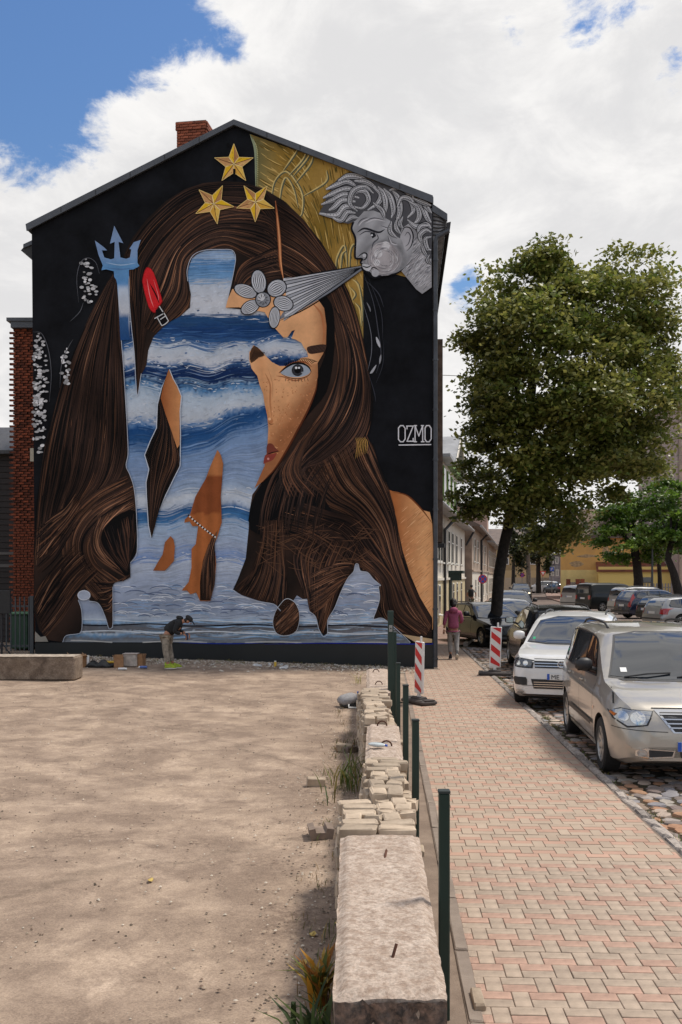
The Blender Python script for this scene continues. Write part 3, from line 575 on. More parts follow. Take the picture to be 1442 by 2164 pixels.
    # curls
    hb = [(704, 405), (690, 422), (682, 440), (674, 454), (690, 454), (702, 460), (716, 470), (738, 474), (752, 468), (770, 448), (790, 446), (806, 452), (816, 462), (826, 468), (822, 482), (834, 498), (846, 505), (850, 484), (864, 474), (876, 484), (886, 500), (893, 526), (904, 546), (912, 548), (945, 500), (945, 458), (915, 442), (840, 402), (760, 372), (736, 369), (716, 378), (704, 392), (692, 398)]
    hb = [(x, y) if x < 914 else (min(x, 914), y) for x, y in hb]
    p.fill(hb, (84, 84, 88)); hbp = np.array(hb, float)
    def lock(pts, w, n=4):
        pts = catmull(pts, 10)
        p.stroke(pts, w+4.2, ink); p.stroke(pts, w+1, (160, 160, 163)); p.stroke(pts+(0, -w*.14), w*.6, (200, 200, 203)); p.stroke(pts+(w*.1, w*.24), 1.1, (60, 60, 66)); p.stroke(pts+(-w*.1, -w*.3), 1.0, (70, 70, 76))
        for k in range(2, len(pts)-3, 2):
            d = pts[k+1]-pts[k]; n_ = np.array((-d[1], d[0]))/(np.hypot(*d)+1e-6)
            p.stroke(resample(np.array([pts[k], pts[k]+n_*w*.3]), 3), .9, (70, 70, 76), False)
    locks = [([(760, 400), (735, 385), (712, 392), (690, 402)], 10), ([(765, 410), (735, 400), (705, 410), (684, 420)], 10), ([(760, 420), (730, 412), (704, 424), (680, 434)], 10), ([(752, 428), (725, 424), (708, 438), (696, 446)], 11), ([(755, 440), (730, 438), (712, 456), (676, 453)], 12), ([(752, 452), (735, 450), (722, 466), (704, 462)], 10), ([(758, 462), (744, 460), (732, 470)], 9),
             ([(790, 392), (760, 376), (735, 374), (716, 384)], 11), ([(800, 402), (775, 386), (750, 384)], 9), ([(745, 426), (752, 408), (772, 406), (780, 424), (768, 440), (752, 440)], 9), ([(756, 448), (740, 430), (748, 404), (772, 396), (790, 410)], 9), ([(778, 446), (800, 430), (806, 412), (790, 398)], 10),
             ([(800, 396), (812, 412), (816, 436), (812, 458)], 10), ([(812, 400), (826, 418), (832, 444), (828, 462)], 10), ([(830, 404), (842, 420), (846, 448), (836, 476)], 11), ([(790, 430), (808, 446), (814, 464)], 8), ([(824, 404), (848, 398), (868, 412), (876, 432)], 11), ([(840, 440), (850, 420), (868, 424), (874, 446), (862, 462)], 10),
             ([(828, 470), (826, 490), (840, 504)], 8), ([(840, 462), (838, 482), (848, 496)], 8), ([(852, 460), (846, 474), (852, 484)], 8), ([(866, 428), (884, 440), (886, 462), (872, 478)], 10), ([(880, 424), (894, 440), (904, 462), (912, 472)], 10), ([(888, 420), (900, 436), (913, 452)], 9), ([(862, 466), (880, 480), (902, 476), (912, 484)], 10),
             ([(884, 498), (890, 480), (908, 478)], 9), ([(896, 520), (888, 500), (900, 488), (912, 492)], 9), ([(912, 502), (900, 506), (904, 526), (912, 530)], 8), ([(905, 546), (896, 530), (892, 515)], 6), ([(912, 560), (904, 552), (908, 540)], 5), ([(872, 420), (896, 430), (912, 436)], 8)]
    for pts, w in locks: lock(pts, w)
    # --- smoke lines on the dark wall
    for pts, w, c in [([(770, 580), (790, 640), (800, 700), (806, 750), (796, 790)], 2, (70, 72, 80)), ([(780, 590), (806, 660), (810, 720)], 1.5, (56, 58, 66)), ([(768, 640), (784, 700), (786, 745), (778, 785)], 1.6, (110, 112, 120)), ([(776, 640), (782, 652), (784, 660)], 3, (120, 122, 128)), ([(796, 713), (804, 735)], 6, (190, 192, 198)), ([(806, 750), (803, 770)], 4, (150, 152, 158)), ([(796, 772), (788, 785), (783, 790)], 5, (170, 172, 178)), ([(780, 790), (792, 830), (795, 850)], 1.4, (60, 62, 70)), ([(770, 590), (800, 620), (812, 650)], 2, (60, 62, 70)), ([(812, 720), (810, 770), (796, 810)], 1.3, (56, 58, 66))]: p.line(pts, w, c)
    for k in range(7): p.line([(752+k*4, 970-k*2), (756+k*3.5, 940-k), (752+k*3, 925)], 1.5, (190, 150, 80))
    # --- signature
    W_ = (222, 222, 226)
    for pts in [[(843, 905), (847, 900), (853, 900), (857, 906), (857, 928), (853, 934), (847, 934), (843, 929), (843, 905)], [(860, 901), (874, 901), (861, 933), (875, 933)], [(878, 934), (878, 900), (886, 922), (894, 900), (894, 934)], [(899, 905), (902, 900), (908, 900), (912, 906), (912, 928), (908, 934), (902, 934), (899, 929), (899, 905)], [(844, 941), (911, 940)], [(876, 900), (881, 900)], [(876, 934), (881, 934)], [(891, 934), (897, 934)], [(891, 900), (896, 900)], [(861, 901), (861, 907)], [(874, 927), (874, 933)]]:
        for k in range(len(pts)-1):
            a, b = np.array(pts[k], float), np.array(pts[k+1], float); d = (b-a)/np.hypot(*(b-a)); p.stroke(resample(np.array([a-d*.9, b+d*.9]), 4), 2.3, W_, False)
    # primer, unfinished bits along the base
    p.fill([(76, 1334), (88, 1346), (98, 1344), (104, 1356), (76, 1356)], (150, 144, 134)); p.fill([(850, 1340), (914, 1350), (914, 1358), (880, 1358)], (192, 166, 130), 0); p.line([(380, 1358), (470, 1360), (560, 1359)], 2.4, (40, 60, 150)); p.line([(560, 1361), (700, 1359), (900, 1361), (914, 1358)], 2.4, (36, 50, 150))
    return p

M_wallpaint = mat('dark_wall_paint', (.0085, .0095, .0125), .85, 0, 1.1, .38, .012, 5, spec=.15, detail=14)
M_base = mat('black_plinth_paint', (.004, .006, .007), .45, 0, 1.5, .2)
M_metal_grey = mat('grey_roof_metal', (.085, .09, .1), .45, .3, 3, .12)
M_pipe = mat('drainpipe_grey', (.06, .065, .075), .4, .3, 4, .2)
M_soffit = mat('dark_soffit', (.03, .03, .032), .7)
M_plaster_br = mat('brown_plaster', (.13, .085, .06), .85, 0, 5, .3, .004, 20)
M_brick = vary(mat('red_brick', (.30, .082, .038), .85, 0, 18, .3, .003, 60), .35)
M_brick_old = vary(mat('old_brick', (.20, .050, .022), .9, 0, 14, .5, .004, 60), .55)
M_mortar = mat('mortar', (.20, .17, .15), .9, 0, 20, .2)
M_mortar_dk = mat('dark_mortar', (.035, .028, .024), .95, 0, 20, .3)
M_mural = attr_mat('mural_paint', .8, 0, 1, .12, .17, .014)
mural_b = thing('mural_building', 'tall black gabled building with a painted mural of a long-haired woman and the sea', 'building', MB0, MROT)
BK = Vector((-.095*9.5, 9.5, 0))
def wl(pts, y=0.0): return [(x, y, z) for x, z in (ML(a, b) for a, b in pts)]
m = MB(); m.ext(wl([(75, 1420), (67, 484), (497, 264), (915, 428), (917, 1440)]), BK); m.build('wall', M_wallpaint, mural_b)
base = MB(); q = wl([(75, 1358), (917, 1362), (918, 1440), (75, 1420)]); base.ext([(x, -.02, z) for x, y, z in q], (0, .018, 0)); base.build('plinth', M_base, mural_b)
PAINT = paint_mural(); PAINT.build('mural_painting', M_mural, mural_b)
# roof slabs, verge trim
m = MB()
for a in ([(58, 479), (497, 258), (497, 266), (60, 488)], [(497, 258), (917, 419), (917, 430), (497, 266)]):
    m.ext([(x, -.10, z) for x, y, z in wl(a)], BK+Vector((0, .1, 0)))
m.build('roof', M_metal_grey, mural_b)
m = MB()
for a in ([(59, 477), (497, 256.5), (497, 268), (61, 491)], [(497, 256.5), (916, 417), (916, 433), (497, 268)]):
    m.ext([(x, -.14, z) for x, y, z in wl(a)], (0, .036, 0))
m.build('verge_board', M_metal_grey, mural_b)
m = MB()
for (x0, y0, x1, y1) in [(61, 484, 497, 262), (497, 262, 916, 425)]:
    for k in range(1, 6):
        t = k/6; a, z = ML(x0+(x1-x0)*t, y0+(y1-y0)*t); MB().box((a, -.142, z), (.02, .01, .13)).build('verge_seam', M_soffit, mural_b)
m = MB(); m.ext([(x, .03, z) for x, y, z in wl([(914.5, 440), (944, 455), (944, 470), (939, 496), (914.5, 508)])], BK-Vector((0, .05, 0))); m.build('cornice', mat('painted_cornice', (.23, .23, .24), .8, 0, 6, .4), mural_b)
# painted curls run on over the cornice end
cp = MB()
for k in range(7):
    q = catmull([(916, 448+k*8), (930, 453+k*7), (942, 466+k*3)], 6); q = [ML(a, b) for a, b in q]
    cp.tube([(x, .026, z) for x, z in q], .018, 5)
cp.build('painted_curl_lines', M_soffit, mural_b)
m = MB(); m.ext([(x, -.06, z) for x, y, z in wl([(914.5, 432), (946, 453), (946, 468), (914.5, 448)])], (0, .08, 0)); m.ext([(x, .02, z) for x, y, z in wl([(914.5, 432), (946, 453), (946, 457), (914.5, 437)])], BK); m.build('cornice_cap', M_metal_grey, mural_b)
m = MB(); m.ext([(x, .0, z) for x, y, z in wl([(944.5, 470), (953.5, 468), (952, 480), (950, 492), (944.5, 488)])], BK); m.build('gutter', M_soffit, mural_b)
m = MB(); gx, gz = ML(950, 489); ex, ez = ML(921, 504); bx, bz = ML(921, 1410)
m.tube([(gx, -.07, gz), (ex+.04, -.07, ez+.02), (ex, -.07, ez-.12), (bx, -.07, bz)], .058, 12)
for k in range(9): m.lathe([(.072, 0), (.072, .05)], 12, Matrix.Translation((ex+(bx-ex)*k/9, -.07, ez-.6-k*1.28)))
m.build('drainpipe', M_pipe, mural_b, sm=40)
# projecting bay along the street side
m = MB()
def zl(py, depth): return EYE+(HZ-py)*depth/FPX
for (y0, y1, pr, z0, z1) in [(3.0, 8.6, .10, 3.35, 9.2), (5.6, 8.9, .16, 7.5, 10.4)]:
    ox = -.095*y0; m.box((ox+pr/2-.12, (y0+y1)/2, (z0+z1)/2), (pr+.24, y1-y0, z1-z0), rz=R(5.4))
m.build('street_bay', M_plaster_br, mural_b)
m = MB(); m.box((-.12, 3.2, 3.25), (.5, .5, .12)); m.build('bay_ledge', M_soffit, mural_b)
# left eaves
m = MB(); m.ext([(x, .35, z) for x, y, z in wl([(66, 497), (38, 512), (31, 520), (40, 526), (68, 550)])], BK*.9); m.build('left_eave', M_soffit, mural_b)
m = MB(); m.ext([(x, .30, z) for x, y, z in wl([(68, 494), (38, 508), (38, 516), (68, 504)])], (0, .05, 0)); m.build('left_eave_trim', M_metal_grey, mural_b)
m = MB(); m.ext([(x, 4.0, z) for x, y, z in wl([(75, 630), (45, 640), (40, 648), (48, 652), (75, 672)])], (-.4, 4, 0)); m.ext([(x, 3.95, z) for x, y, z in wl([(75, 626), (42, 636), (42, 641), (75, 636)])], (0, .05, 0)); m.build('rear_eave', M_metal_grey, mural_b)
# chimney of single bricks
cx0 = (Vector((P(374, 300, 27.6)))-MB0); chx = cx0.dot(UX); ch = link('chimney', None, mural_b); 
chm = MB(); chw, chd, zt, zb = .84, .55, EYE+(HZ-260)*27.6/FPX, 12.6
c0 = Vector((chx+chw/2, cx0.dot(NY)+chd/2, 0))
chm.box((c0.x, c0.y, (zt-.12+zb)/2), (chw-.03, chd-.03, zt-.12-zb)); chimney = chm.build('chimney_core', M_mortar, ch)
bm_ = MB().box((0, 0, 0), (.235, .07, .062), ch=.004).mesh('brick', M_brick)
nb = 0
for k in range(int((zt-zb)/.078)):
    z = zt-.04-k*.078; wide = .03 if k < 3 else 0
    if k > 22: break
    for (ax, n, sgn) in (('x', 4, -1), ('y', 3, 1)):
        Ls = (chw if ax == 'x' else chd)+wide*2
        bl = Ls/(n-.5) if ax == 'x' else Ls/(n-.5)
        for i in range(n):
            o = (i+.5)*bl - (bl/2 if k % 2 else 0)-Ls/2
            lo, hi = max(-Ls/2, o-bl/2), min(Ls/2, o+bl/2)
            if hi-lo < .04: continue
            c = (lo+hi)/2; e = link('brick', bm_, ch); e.scale = ((hi-lo-.012)/.235, 1, 1)
            if ax == 'x': e.location = (c0.x+c, c0.y-chd/2-wide, z)
            else: e.location = (c0.x+chw/2+wide, c0.y+c, z); e.rotation_euler = (0, 0, R(90))
            nb += 1
mm = MB(); mm.box((c0.x, c0.y, zt+.0), (chw+.05, chd+.05, .05)); mm.build('chimney_cap', M_mortar, ch)

# ================================================================ LEFT SIDE: brick fire wall, dark house, fence
bw = thing('brick_gable_wall', 'narrow rough red brick wall with grey metal coping left of the mural building', 'brick wall', (0, 0, 0))
a0 = P(27, 1380, 29.5); a1 = P(78, 1380, 29.5); ztop = EYE+(HZ-694)*29.5/FPX
m = MB(); m.box(((a0.x+a1.x)/2+.2, 29.9, ztop/2), (a1.x-a0.x+.34, .7, ztop)); m.build('wall_core', M_mortar_dk, bw)
bmsh = MB().box((0, 0, 0), (.235, .08, .062), ch=.006, jit=.003).mesh('brick', M_brick_old)
cnt = 0; stuff = MB(); k = 0; z = ztop-.05
while z > .3:
    x = a0.x-(.12 if k % 2 else 0); 
    while x < a1.x:
        w = random.uniform(.21, .25); off = random.uniform(-.02, .015)
        if cnt < 300:
            e = link('brick', bmsh, bw, (x+w/2, 29.54+off, z)); e.rotation_euler = (0, 0, random.uniform(-.04, .04)); e.scale = (w/.26, 1, random.uniform(.9, 1.1))
        else: stuff.box((x+w/2, 29.54+off, z), (w-.02, .08, .06))
        cnt += 1; x += w
    k += 1; z -= .079
o = stuff.build('brick_courses', M_brick_old, bw); o['kind'] = 'stuff'
m = MB(); b0 = P(17, 680, 29.4); b1 = P(74, 680, 29.4); m.box(((b0.x+b1.x)/2, 29.8, ztop+.22), (b1.x-b0.x, 1.1, .1)); m.box(((b0.x+b1.x)/2+.05, 29.8, ztop+.08), (b1.x-b0.x-.12, 1.0, .2)); m.box(((b0.x+b1.x)/2+.1, 30.2, ztop+.34), (b1.x-b0.x-.3, .5, .12)); m.build('coping', M_metal_grey, bw)
m = MB(); q = P(66, 960, 29.3); m.box((q.x, 29.44, q.z), (.14, .06, .4)); m.build('house_plate', mat('cream_plate', (.5, .45, .35), .6), bw)

M_darkwood = mat('dark_brown_boards', (.022, .014, .012), .7, 0, 6, .3)
dh = thing('brown_house', 'dark brown boarded house behind the fence at the left edge', 'house', (0, 0, 0))
DY = 31.5; hx1 = P(30, 1200, DY).x; hx0 = hx1-8; hz_ = EYE+(HZ-958)*DY/FPX
m = MB(); m.box(((hx0+hx1)/2, DY+3, hz_/2), (8, 6, hz_)); m.build('wall', M_darkwood, dh)
bd = MB().box((0, 0, 0), (1, .03, .17)).mesh('board', M_darkwood)
for k in range(int(hz_/.19)):
    e = link('board', bd, dh, (hx1-2, DY-.012-.0, .12+k*.19)); e.scale = (4, 1, 1); e.rotation_euler = (R(-6), 0, 0)
m = MB(); m.ext([(hx0, DY-.35, hz_-.05), (hx0, DY-.35, hz_+.06), (hx0, DY+3, hz_+1.3), (hx0, DY+6.3, hz_)], (8.25, 0, 0)); m.build('roof', mat('dark_slate_roof', (.06, .06, .065), .6, 0, 9, .3, .01, 30), dh)
rs = MB()
for k in range(40): rs.box((hx1+.2-k*.1, DY+1.3, hz_+.72), (.03, 3.3, .05), M=Matrix.Translation((0, 0, 0)))
m = MB(); m.box((hx1-2, DY-.02, 2.7), (4, .07, .1)); m.box((hx1-2, DY-.02, 3.1), (4, .07, .08)); m.build('trim_board', mat('grey_trim', (.1, .09, .085), .6), dh)
m = MB(); m.tube([(hx1+.06, DY-.2, hz_-.1), (hx1+.12, DY-.1, hz_-.5), (hx1+.12, DY-.1, .2)], .06, 10); m.build('drainpipe', M_soffit, dh, sm=40)

M_fence = mat('grey_fence_steel', (.06, .068, .075), .45, .2)
fn = thing('bar_fence', 'grey steel fence of thin vertical bars between mural building and brown house', 'fence', (0, 0, 0))
FY = 26.9; z0 = lot_z(-9, 26)
bar = MB().box((0, 0, .78), (.03, .03, 1.5)).mesh('bar', M_fence)
xs = P(4, 1300, FY).x; k = 0
while xs+k*.125 < P(64, 1300, FY).x: link('bar', bar, fn, (xs+k*.125, FY, z0+.05)); k += 1
m = MB(); m.box((P(20, 1300, FY).x, FY+.03, z0+1.32), (2.0, .03, .05)); m.box((P(20, 1300, FY).x, FY+.03, z0+.22), (2.0, .03, .05)); m.build('rail', M_fence, fn)
m = MB(); m.box((P(70, 1300, FY).x, FY-.1, z0+.8), (.1, .08, 1.62)); m.build('post', M_fence, fn)
# ================================================================ GROUND
def attr_noise_ground(): pass
def ground_mat(name, cols, scales, bump=.006, bscale=40, rough=.9, cracks=0, speck=0):
    m = bpy.data.materials.new(name); m.use_nodes = True; t = m.node_tree; b = t.nodes['Principled BSDF']; b.inputs['Roughness'].default_value = rough; b.inputs['Specular IOR Level'].default_value = .2
    tcn = t.nodes.new('ShaderNodeTexCoord'); cur = None
    for i, (c, s) in enumerate(zip(cols[1:], scales)):
        n = t.nodes.new('ShaderNodeTexNoise'); n.inputs['Scale'].default_value = s; n.inputs['Detail'].default_value = 10; n.inputs['Roughness'].default_value = .65; n.inputs['Distortion'].default_value = .3
        mpn = t.nodes.new('ShaderNodeMapping'); mpn.inputs['Location'].default_value = (i*7.3, i*3.1, 0); t.links.new(tcn.outputs['Object'], mpn.inputs[0]); t.links.new(mpn.outputs[0], n.inputs['Vector'])
        r = t.nodes.new('ShaderNodeMapRange'); r.inputs['From Min'].default_value = .42; r.inputs['From Max'].default_value = .66; t.links.new(n.outputs['Fac'], r.inputs['Value'])
        mxn = t.nodes.new('ShaderNodeMix'); mxn.data_type = 'RGBA'; t.links.new(r.outputs[0], mxn.inputs[0])
        if cur is None: mxn.inputs[6].default_value = (*cols[0], 1)
        else: t.links.new(cur, mxn.inputs[6])
        mxn.inputs[7].default_value = (*c, 1); cur = mxn.outputs[2]
    if speck:
        v = t.nodes.new('ShaderNodeTexVoronoi'); v.inputs['Scale'].default_value = speck; t.links.new(tcn.outputs['Object'], v.inputs['Vector'])
        hs = t.nodes.new('ShaderNodeMix'); hs.data_type = 'RGBA'; hs.blend_type = 'MULTIPLY'
        hs.inputs[0].default_value = 1
        sp = t.nodes.new('ShaderNodeSeparateColor'); t.links.new(v.outputs['Color'], sp.inputs[0])
        r = t.nodes.new('ShaderNodeMapRange'); r.inputs['To Min'].default_value = .80; r.inputs['To Max'].default_value = 1.15; t.links.new(sp.outputs[0], r.inputs['Value'])
        cb = t.nodes.new('ShaderNodeCombineColor'); [t.links.new(r.outputs[0], cb.inputs[k]) for k in range(3)]
        t.links.new(cur, hs.inputs[6]); t.links.new(cb.outputs[0], hs.inputs[7]); cur = hs.outputs[2]
    if cracks:
        v = t.nodes.new('ShaderNodeTexVoronoi'); v.feature = 'DISTANCE_TO_EDGE'; v.inputs['Scale'].default_value = cracks
        n = t.nodes.new('ShaderNodeTexNoise'); n.inputs['Scale'].default_value = 1.3; n.inputs['Detail'].default_value = 8
        ad = t.nodes.new('ShaderNodeVectorMath'); ad.operation = 'MULTIPLY_ADD'; t.links.new(tcn.outputs['Object'], n.inputs['Vector'])
        t.links.new(n.outputs['Color'], ad.inputs[0]); ad.inputs[1].default_value = (1.4, 1.4, 0); t.links.new(tcn.outputs['Object'], ad.inputs[2]); t.links.new(ad.outputs[0], v.inputs['Vector'])
        r = t.nodes.new('ShaderNodeMapRange'); r.inputs['From Max'].default_value = .006; r.inputs['To Min'].default_value = .78; t.links.new(v.outputs['Distance'], r.inputs['Value'])
        cb = t.nodes.new('ShaderNodeCombineColor'); [t.links.new(r.outputs[0], cb.inputs[k]) for k in range(3)]
        hs = t.nodes.new('ShaderNodeMix'); hs.data_type = 'RGBA'; hs.blend_type = 'MULTIPLY'; hs.inputs[0].default_value = 1; t.links.new(cur, hs.inputs[6]); t.links.new(cb.outputs[0], hs.inputs[7]); cur = hs.outputs[2]
    t.links.new(cur, b.inputs['Base Color'])
    n = t.nodes.new('ShaderNodeTexNoise'); n.inputs['Scale'].default_value = bscale; n.inputs['Detail'].default_value = 9; n.inputs['Roughness'].default_value = .75; t.links.new(tcn.outputs['Object'], n.inputs['Vector'])
    bn = t.nodes.new('ShaderNodeBump'); bn.inputs['Distance'].default_value = bump; bn.inputs['Strength'].default_value = .8; t.links.new(n.outputs['Fac'], bn.inputs['Height']); t.links.new(bn.outputs[0], b.inputs['Normal'])
    return m
M_lot = ground_mat('sandy_asphalt', [(.45, .34, .25), (.37, .275, .20), (.51, .39, .295), (.17, .12, .09), (.36, .27, .20), (.22, .16, .12)], [.45, 1.1, .8, 16, 2.3], .008, 45, .92, .07, 110)
M_dirt = ground_mat('soil', [(.16, .11, .075), (.22, .16, .11), (.08, .055, .04)], [2, 7], .02, 25, .95)
M_road = ground_mat('worn_road', [(.165, .125, .105), (.11, .085, .075), (.20, .155, .13)], [.3, 1.5], .012, 9, .85, 0, 7)
M_cobdirt = ground_mat('cobble_joint_soil', [(.065, .045, .032), (.11, .08, .055), (.045, .045, .02)], [1.5, 6], .02, 30, .95)
M_farpave = ground_mat('far_paving', [(.30, .20, .165), (.23, .16, .13)], [2], .004, 30, .85, 0, 8)
m = MB(); m.grid([[(-700, -30, -.16), (700, -30, -.16)], [(-700, 1500, -.16), (700, 1500, -.16)]]); tag(m.build('ground', M_dirt), kind='structure')
def wx(y): return .02+.0244*(y-4)       # left face of the low wall
def bumpy(x, y): return .012*math.sin(x*1.3+y*.7)+.008*math.sin(x*3.1-y*2.2)
rows = []
for j in range(90):
    y = 1+j*.36; row = []
    xr = wx(y)+.2 if y < 24.0 else wx(24)+.2
    if y >= 18.2: xr = min(.93+.0435*(y-10), 1.6)
    for i in range(60):
        x = -24+(xr+24)*(i/59)**.55; row.append((x, y, lot_z(x, y)+bumpy(x, y)*(1 if i < 57 else 0)))
    rows.append(row)
m = MB(); m.grid(rows); tag(m.build('vacant_lot', M_lot, sm=60), 'worn sandy asphalt yard in front of the mural', kind='structure')
# road sheet
m = MB(); m.grid([[(3.1+.0435*(1-9), 0, -.105), (150, 0, -.105)], [(3.2+.0435*(30-9)-.1, 30, -.105), (150, 30, -.105)], [(28, 170, -.105), (190, 170, -.105)]])
m.build('road', M_road)['kind'] = 'structure'
# parking strip of cobbles
ck = MB(); ck.grid([[(3.0+.0435*(y-9), y, -.072), (5.6+.0435*(y-9), y, -.072)] for y in (4, 36)]); tag(ck.build('cobbled_strip', M_cobdirt), kind='structure')
strip = COL.objects['cobbled_strip']
M_cob = attr_mat('field_stone', .8, 0, 1, .3, .25, .006)
V = []; F = []; C = []; nV = 0
cols = [(.34, .30, .27), (.24, .23, .23), (.36, .20, .12), (.20, .16, .14), (.42, .33, .27), (.27, .19, .15)]
def stone(cx, cy, rx, ry, h, z0, c):
    global nV
    n = 7; a0 = random.random()*6; an = [a0+6.283*k/n for k in range(n)]; rr = [random.uniform(.82, 1.12) for _ in an]
    for s_, hh in ((1, 0), (.93, h*.75), (.6, h)):
        for k in range(n): V.append((cx+rx*rr[k]*s_*math.cos(an[k]), cy+ry*rr[k]*s_*math.sin(an[k]), z0+hh+random.uniform(-.003, .003)))
    for l in range(2):
        for k in range(n): a, b = nV+l*n+k, nV+l*n+(k+1) % n; F.append((a, b, b+n)); F.append((a, b+n, a+n))
    for k in range(1, n-1): F.append((nV+2*n, nV+2*n+k, nV+2*n+k+1))
    C.extend([tuple(v*random.uniform(.97, 1.03) for v in c)]*(3*n)); nV += 3*n
sm_n = 0; stone_meshes = []
for _k in range(10):
    V = []; F = []; C = []; nV = 0; c = cols[_k % 6]; stone(0, 0, .118, .098, .035, 0, c)
    stone_meshes.append(np_mesh('cobblestone', V, F, M_cob, C))
V = []; F = []; C = []; nV = 0; singles = 0; y = 4.5
while y < 33:
    x = 3.07+.0435*(y-9)+random.uniform(0, .05)
    while x < 5.5+.0435*(y-9):
        if singles < 300 and 7.6 < y < 13 and x < 3.13+.0435*(y-9)+1.9:
            e = link('cobblestone', random.choice(stone_meshes), strip, (x+random.uniform(-.02, .02), y+random.uniform(-.02, .02), -.085+random.uniform(-.012, .008)))
            e.rotation_euler = (random.uniform(-.08, .08), random.uniform(-.08, .08), random.random()*6); s_ = random.uniform(.7, 1.1); e.scale = (s_, s_, 1); singles += 1
        else: stone(x+random.uniform(-.02, .02), y+random.uniform(-.02, .02), random.uniform(.085, .118), random.uniform(.075, .10), .035, -.09+random.uniform(-.02, 0), random.choice(cols))
        x += random.uniform(.165, .205)
    y += .155
o = link('cobblestone_rows', np_mesh('cobblestone_rows', V, F, M_cob, C), strip); o['kind'] = 'stuff'
# kerb stones
M_kerb = vary(mat('granite_kerb', (.36, .31, .27), .85, 0, 14, .35, .008, 40), .25)
kb = thing('kerb', None, None); kb['kind'] = 'structure'
y = 3.0; kmesh = [MB().box((0, 0, 0), (.13, 1, .16), ch=.025, jit=.014).mesh('kerb_stone', M_kerb) for _ in range(5)]
while y < 31:
    l = random.uniform(.32, .7); x = 3.02+.0435*(y-9)
    e = link('kerb_stone', random.choice(kmesh), kb, (x+random.uniform(-.012, .012), y+l/2, -.078+random.uniform(-.012, .006))); e.scale = (1, l-.03, 1); e.rotation_euler = (0, 0, -.0435+random.uniform(-.03, .03)); y += l
# pavers
M_pg = vary(mat('paver_tan', (.385, .30, .228), .85, 0, 9, .16, .002, 120), .08)
M_pr = vary(mat('paver_red', (.42, .268, .20), .85, 0, 9, .16, .002, 120), .08)
M_joint = mat('paver_joint', (.20, .15, .115), .95, 0, 2.5, .4)
pv = MB(); pv.grid([[(.5, 1, -.007), (2.60, 1, -.007)], [(.5+.0435*23, 24, -.007), (3.60, 24, -.007)], [(2.6, 24.5, -.02), (4.1, 34, -.02)]][:2]); pv.grid([[(1.3, 24, -.009), (3.60, 24, -.009)], [(2.4, 34, -.009), (4.03, 34, -.009)]])
pav = pv.build('pavement', M_joint); pav['kind'] = 'structure'
meH = [MB().box((0, 0, 0), (.1945, .0945, .05), ch=.003).mesh('paving_brick', mm_) for mm_ in (M_pg, M_pr)]
meV = MB().box((0, 0, 0), (.0945, .1945, .05), ch=.003).mesh('paving_brick', M_pg)
SA = math.atan(.0435); ca, sa = math.cos(SA), math.sin(SA)
lst = []
for r_ in range(0, 148):
    s0 = 3.4+r_*.2; off = -.02 if r_ % 2 == 0 else .14; rt = r_ % 2 == 0
    u = -.6+off
    while u < 3.6:
        lst.append((u+.10, s0+.15, 0, 1 if rt else 0)); lst.append((u+.10, s0+.05, 0, 0 if rt else 1)); lst.append((u+.25, s0+.10, 1, 0)); u += .3
def to_xy(u, s): return (.555+u*ca+s*sa, s*ca-u*sa)
ok = []
for (u, s_, v, c) in lst:
    x, y = to_xy(u, s_)
    left = .555+.0435*y if y < 24.6 else 2.50+.061*(y-24.97)
    if y >= 24.6-.0: left = max(left, 2.50)
    right = 3.02+.0435*(y-9)-.11
    hw_ = .05 if v else .10; xl_, xr_ = max(x-hw_, left-.015), min(x+hw_, right+.01)
    if xr_-xl_ < .025: continue
    x = (xl_+xr_)/2; kx = (xr_-xl_)/(2*hw_)
    wallY = 24.97-.157*(x-2.387)
    if x < 2.45 and y > wallY-.12: continue
    if (x-CX*0)/y > 721/FPX+.08: continue          # far outside the frame on the right
    ok.append((y, x, v, c, kx))
ok.sort()
V = []; F = []; n = 0; CC = []
cubeF = [(4, 5, 6, 7), (0, 1, 5, 4), (1, 2, 6, 5), (2, 3, 7, 6), (3, 0, 4, 7)]
for i, (y, x, v, c, kx) in enumerate([q for q in ok if HZ+EYE*FPX/q[0] < 2190]+[]):
    dz = random.uniform(-.0018, .0018); dr = random.uniform(-.010, .010)
    if i < 300:
        e = link('paving_brick', meV if v else meH[c], pav, (x, y, -.025+dz)); e.rotation_euler = (random.uniform(-.01, .01), random.uniform(-.01, .01), -SA+dr); e.scale = (kx, 1, 1)
    else:
        hx, hy = (.0476, .0976) if v else (.0976, .0476); hx *= kx; a = -SA+dr; cA, sA = math.cos(a), math.sin(a)
        L_ = V; tone = random.uniform(.92, 1.08); CC += [tuple(q*tone for q in ((.42, .268, .20) if c else (.385, .30, .228)))]*8
        for z in (-.05, dz): 
            for sx, sy in ((-1, -1), (1, -1), (1, 1), (-1, 1)):
                k = .99 if z == dz else 1
                L_.append((x+sx*hx*k*cA-sy*hy*k*sA, y+sx*hx*k*sA+sy*hy*k*cA, z))
        F += [tuple(q+n for q in f) for f in cubeF]; n += 8
o = link('paver_rows', np_mesh('paver_rows', V, F, attr_mat('paver_rows', .85, 0, 1, .25, .12), CC), pav); o['kind'] = 'stuff'
